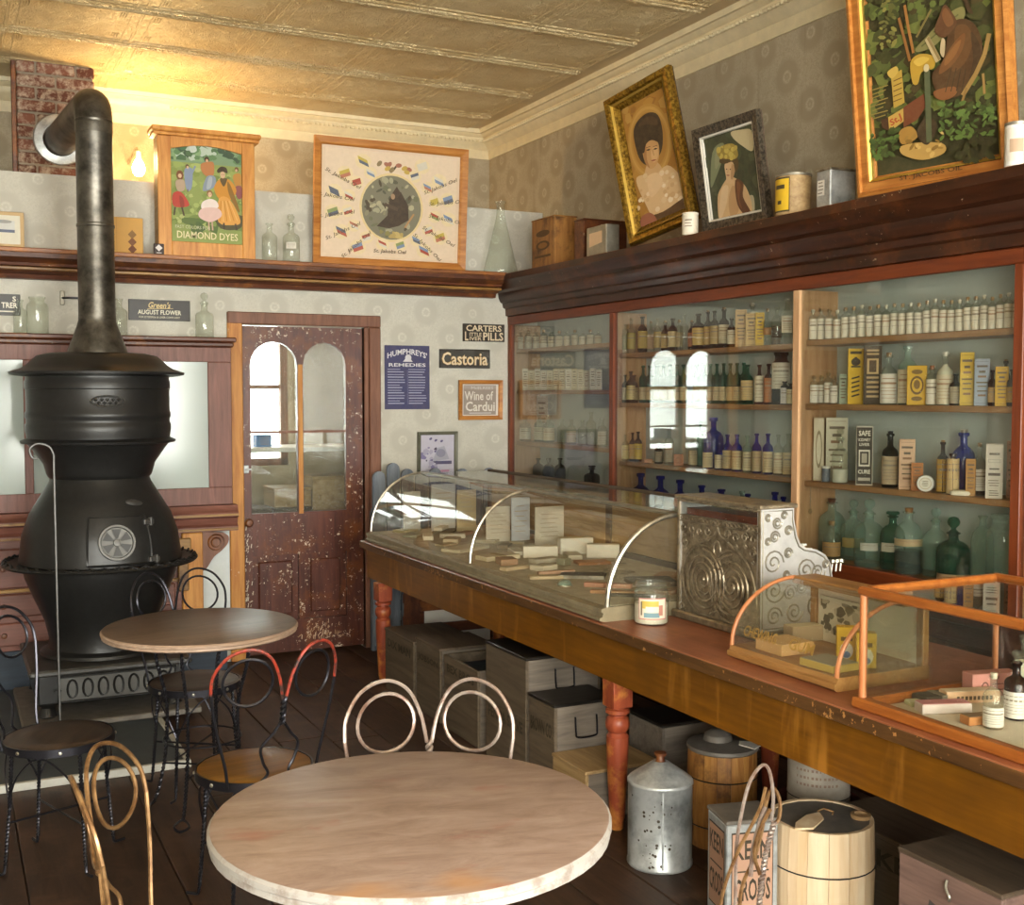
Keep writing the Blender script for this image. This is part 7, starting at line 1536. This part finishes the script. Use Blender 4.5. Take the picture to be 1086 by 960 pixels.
def wframe(name, label, p0, p1, t, fm, draw):
    a, b = pY(*p0, YB - .01), pY(*p1, YB - .01); return framed(name, label, 'picture', Vector((a.x, YB - .015, b.z)), Vector((b.x, YB - .015, b.z)), Vector((a.x, YB - .022, a.z)), t, .018, fm, draw)
def wine(q, w_, h_): q.rect(0, 0, w_, h_, '#e4ddd4'); q.rect(w_ * .04, h_ * .04, w_ * .93, h_ * .96, '#9a8c84'); q.rect(w_ * .04, h_ * .84, w_ * .93, h_ * .96, '#a89c94'); q.text('McELREES', w_ * .55, h_ * .87, w_ * .6, h_ * .09, '#d8d0c8', 0); q.text('Wine of', w_ * .46, h_ * .63, w_ * .78, h_ * .28, '#e4dcd0', .015); q.text('Cardui', w_ * .5, h_ * .3, w_ * .8, h_ * .3, '#e4dcd0', .02); q.rect(w_ * .2, h_ * .08, w_ * .8, h_ * .11, '#d0c8c0')
wframe('wine_sign', 'small oak-framed grey sign reading Wine of Cardui', (485.5, 403), (531.5, 445), .028, 'wood_frame', wine)
def lilac(q, w_, h_):
    q.rect(0, 0, w_, h_, '#c4c0d0'); q.blobs(26, 0, 0, w_ * .5, h_ * .7, ['#5c5684', '#7a74a0', '#a8a4bc', '#44405e'], .008, .024, rp); q.poly([(w_ * .35, h_ * .35), (w_ * .5, h_ * .68), (w_ * .7, h_ * .72), (w_ * .85, h_ * .4)], '#a8a8b8'); q.ell(w_ * .6, h_ * .55, w_ * .14, h_ * .1, '#8a8aa0'); q.rect(w_ * .45, h_ * .28, w_ * .92, h_ * .36, '#4a4a70'); q.rect(w_ * .45, h_ * .08, w_ * .85, h_ * .14, '#c08aa8')
    for x_, z_ in ((.3, .9), (.45, .86), (.62, .84)): q.ell(w_ * x_, h_ * z_, .012, .008, '#5c5684', .5, 8)
wframe('lilac_picture', 'small picture with lilac print in a mottled grey frame above the showcase', (442, 458), (484, 507), .022, 'grey_frame', lilac)
# --- lamp behind the partition
bp_ = pY(147, 178, 7.5); lm = thing('wall_lamp', 'bare glowing lamp bulb on a bracket behind the partition', 'lamp', (bp_.x, 7.5, bp_.z))
MB().lathe([(0, -.055), (.02, -.05), (.035, -.03), (.04, 0), (.03, .03), (.015, .055), (.012, .06)], 16).build('bulb', 'bulb_glow', lm, True)
MB().lathe([(.014, .055), (.018, .06), (.018, .1), (0, .102)], 12).build('socket', 'nickel', lm, True); MB().tube([(0, 0, .1), (0, .05, .13), (0, .2, .13), (0, .415, .1)], .008, 6).build('bracket', 'nickel', lm, True)
pl = bpy.data.lights.new('wall_lamp_light', 'POINT'); pl.energy = 34; pl.color = (1, .68, .3); pl.shadow_soft_size = .06; po = bpy.data.objects.new('wall_lamp_light', pl); col.objects.link(po); po.location = (bp_.x, 7.44, bp_.z + .03)
# --- store room glimpsed through the door glass
def sbox(x0, x1, y0, z0, z1, mat, label, d=.28):
    o = thing('storage_box', label, 'box', (x0, y0, z0)); MB().box(0, 0, 0, x1 - x0, d, z1 - z0 - .02, .004).build('body', mat, o); MB().box(-.004, -.004, z1 - z0 - .02, x1 - x0 + .004, d + .004, z1 - z0, .003).build('lid', mat, o)
bt = thing('storage_bench', 'white-topped bench in the storeroom behind the door', 'bench', (1.55, 7.4, 0)); MB().box(0, 0, 1.27, 1.5, .45, 1.3, .004).build('bench_top', 'white_enamel', bt)
for x_ in (.02, 1.42):
    for y_ in (.02, .38): MB().box(x_, y_, 0, x_ + .05, y_ + .05, 1.27).build('leg', 'wood_dark', bt)
MB().box(.0, .02, .62, 1.5, .43, .645).build('lower_shelf', 'wood_dark', bt)
for i, (x0, x1, z0, z1, mt) in enumerate(((1.95, 2.2, .646, .78, 'wood_box_tan'), (1.95, 2.2, .781, .9, 'wood_crate'), (1.95, 2.2, .901, 1.03, 'wood_box_tan'), (2.21, 2.5, .646, .82, 'wood_crate'), (2.21, 2.5, .821, 1.1, 'wood_box_tan'), (1.66, 1.93, .646, .9, 'wood_crate'))): sbox(x0, x1, 7.45, z0, z1, mt, ORD[i] + ' storage box stacked under the storeroom bench seen through the door')
for o in list(bpy.data.objects):
    if o.name.startswith('storage_box'): o['group'] = 'boxes under the storeroom bench'
carton(Vector((1.9, 7.55, 1.301)), .1, .1, .08, '#2f78c0', 'bright blue carton on the storeroom bench behind the door glass'); carton(Vector((1.76, 7.55, 1.301)), .09, .1, .07, '#b0443c', 'small red carton on the storeroom bench behind the door glass')

# --- small fittings
bk = thing('pipe_bracket', 'thin iron wall bracket reaching behind the stove pipe above the glazed cabinet', 'bracket', (0, 0, 0))
a = pY(66, 316, YB - .01); b = pY(122, 317, YB - .03)
MB().box(a.x - .012, YB - .014, a.z - .04, a.x + .012, YB - .002, a.z + .04, .003).build('wall_plate', 'tin_dull', bk); MB().tube([(a.x, YB - .014, a.z), (a.x + .03, YB - .04, a.z), (b.x, YB - .04, a.z)], .006, 6).build('rod', 'wire_black', bk)
dp_ = pX(868, 545, 3.56); gd = thing('glass_drop', 'tiny glass drop hanging on a chain from the shelf beside the divider', 'pendant', (3.535, 4.065, 1.2305))
MB().tube([(0, 0, 0), (.002, 0, -.03), (-.001, 0, -.07), (0, 0, -.1)], .0012, 5).build('chain', 'nickel', gd); MB().lathe([(0, -.13), (.008, -.122), (.01, -.114), (.006, -.104), (0, -.1)], 10).build('drop', 'glass_clear', gd, True)
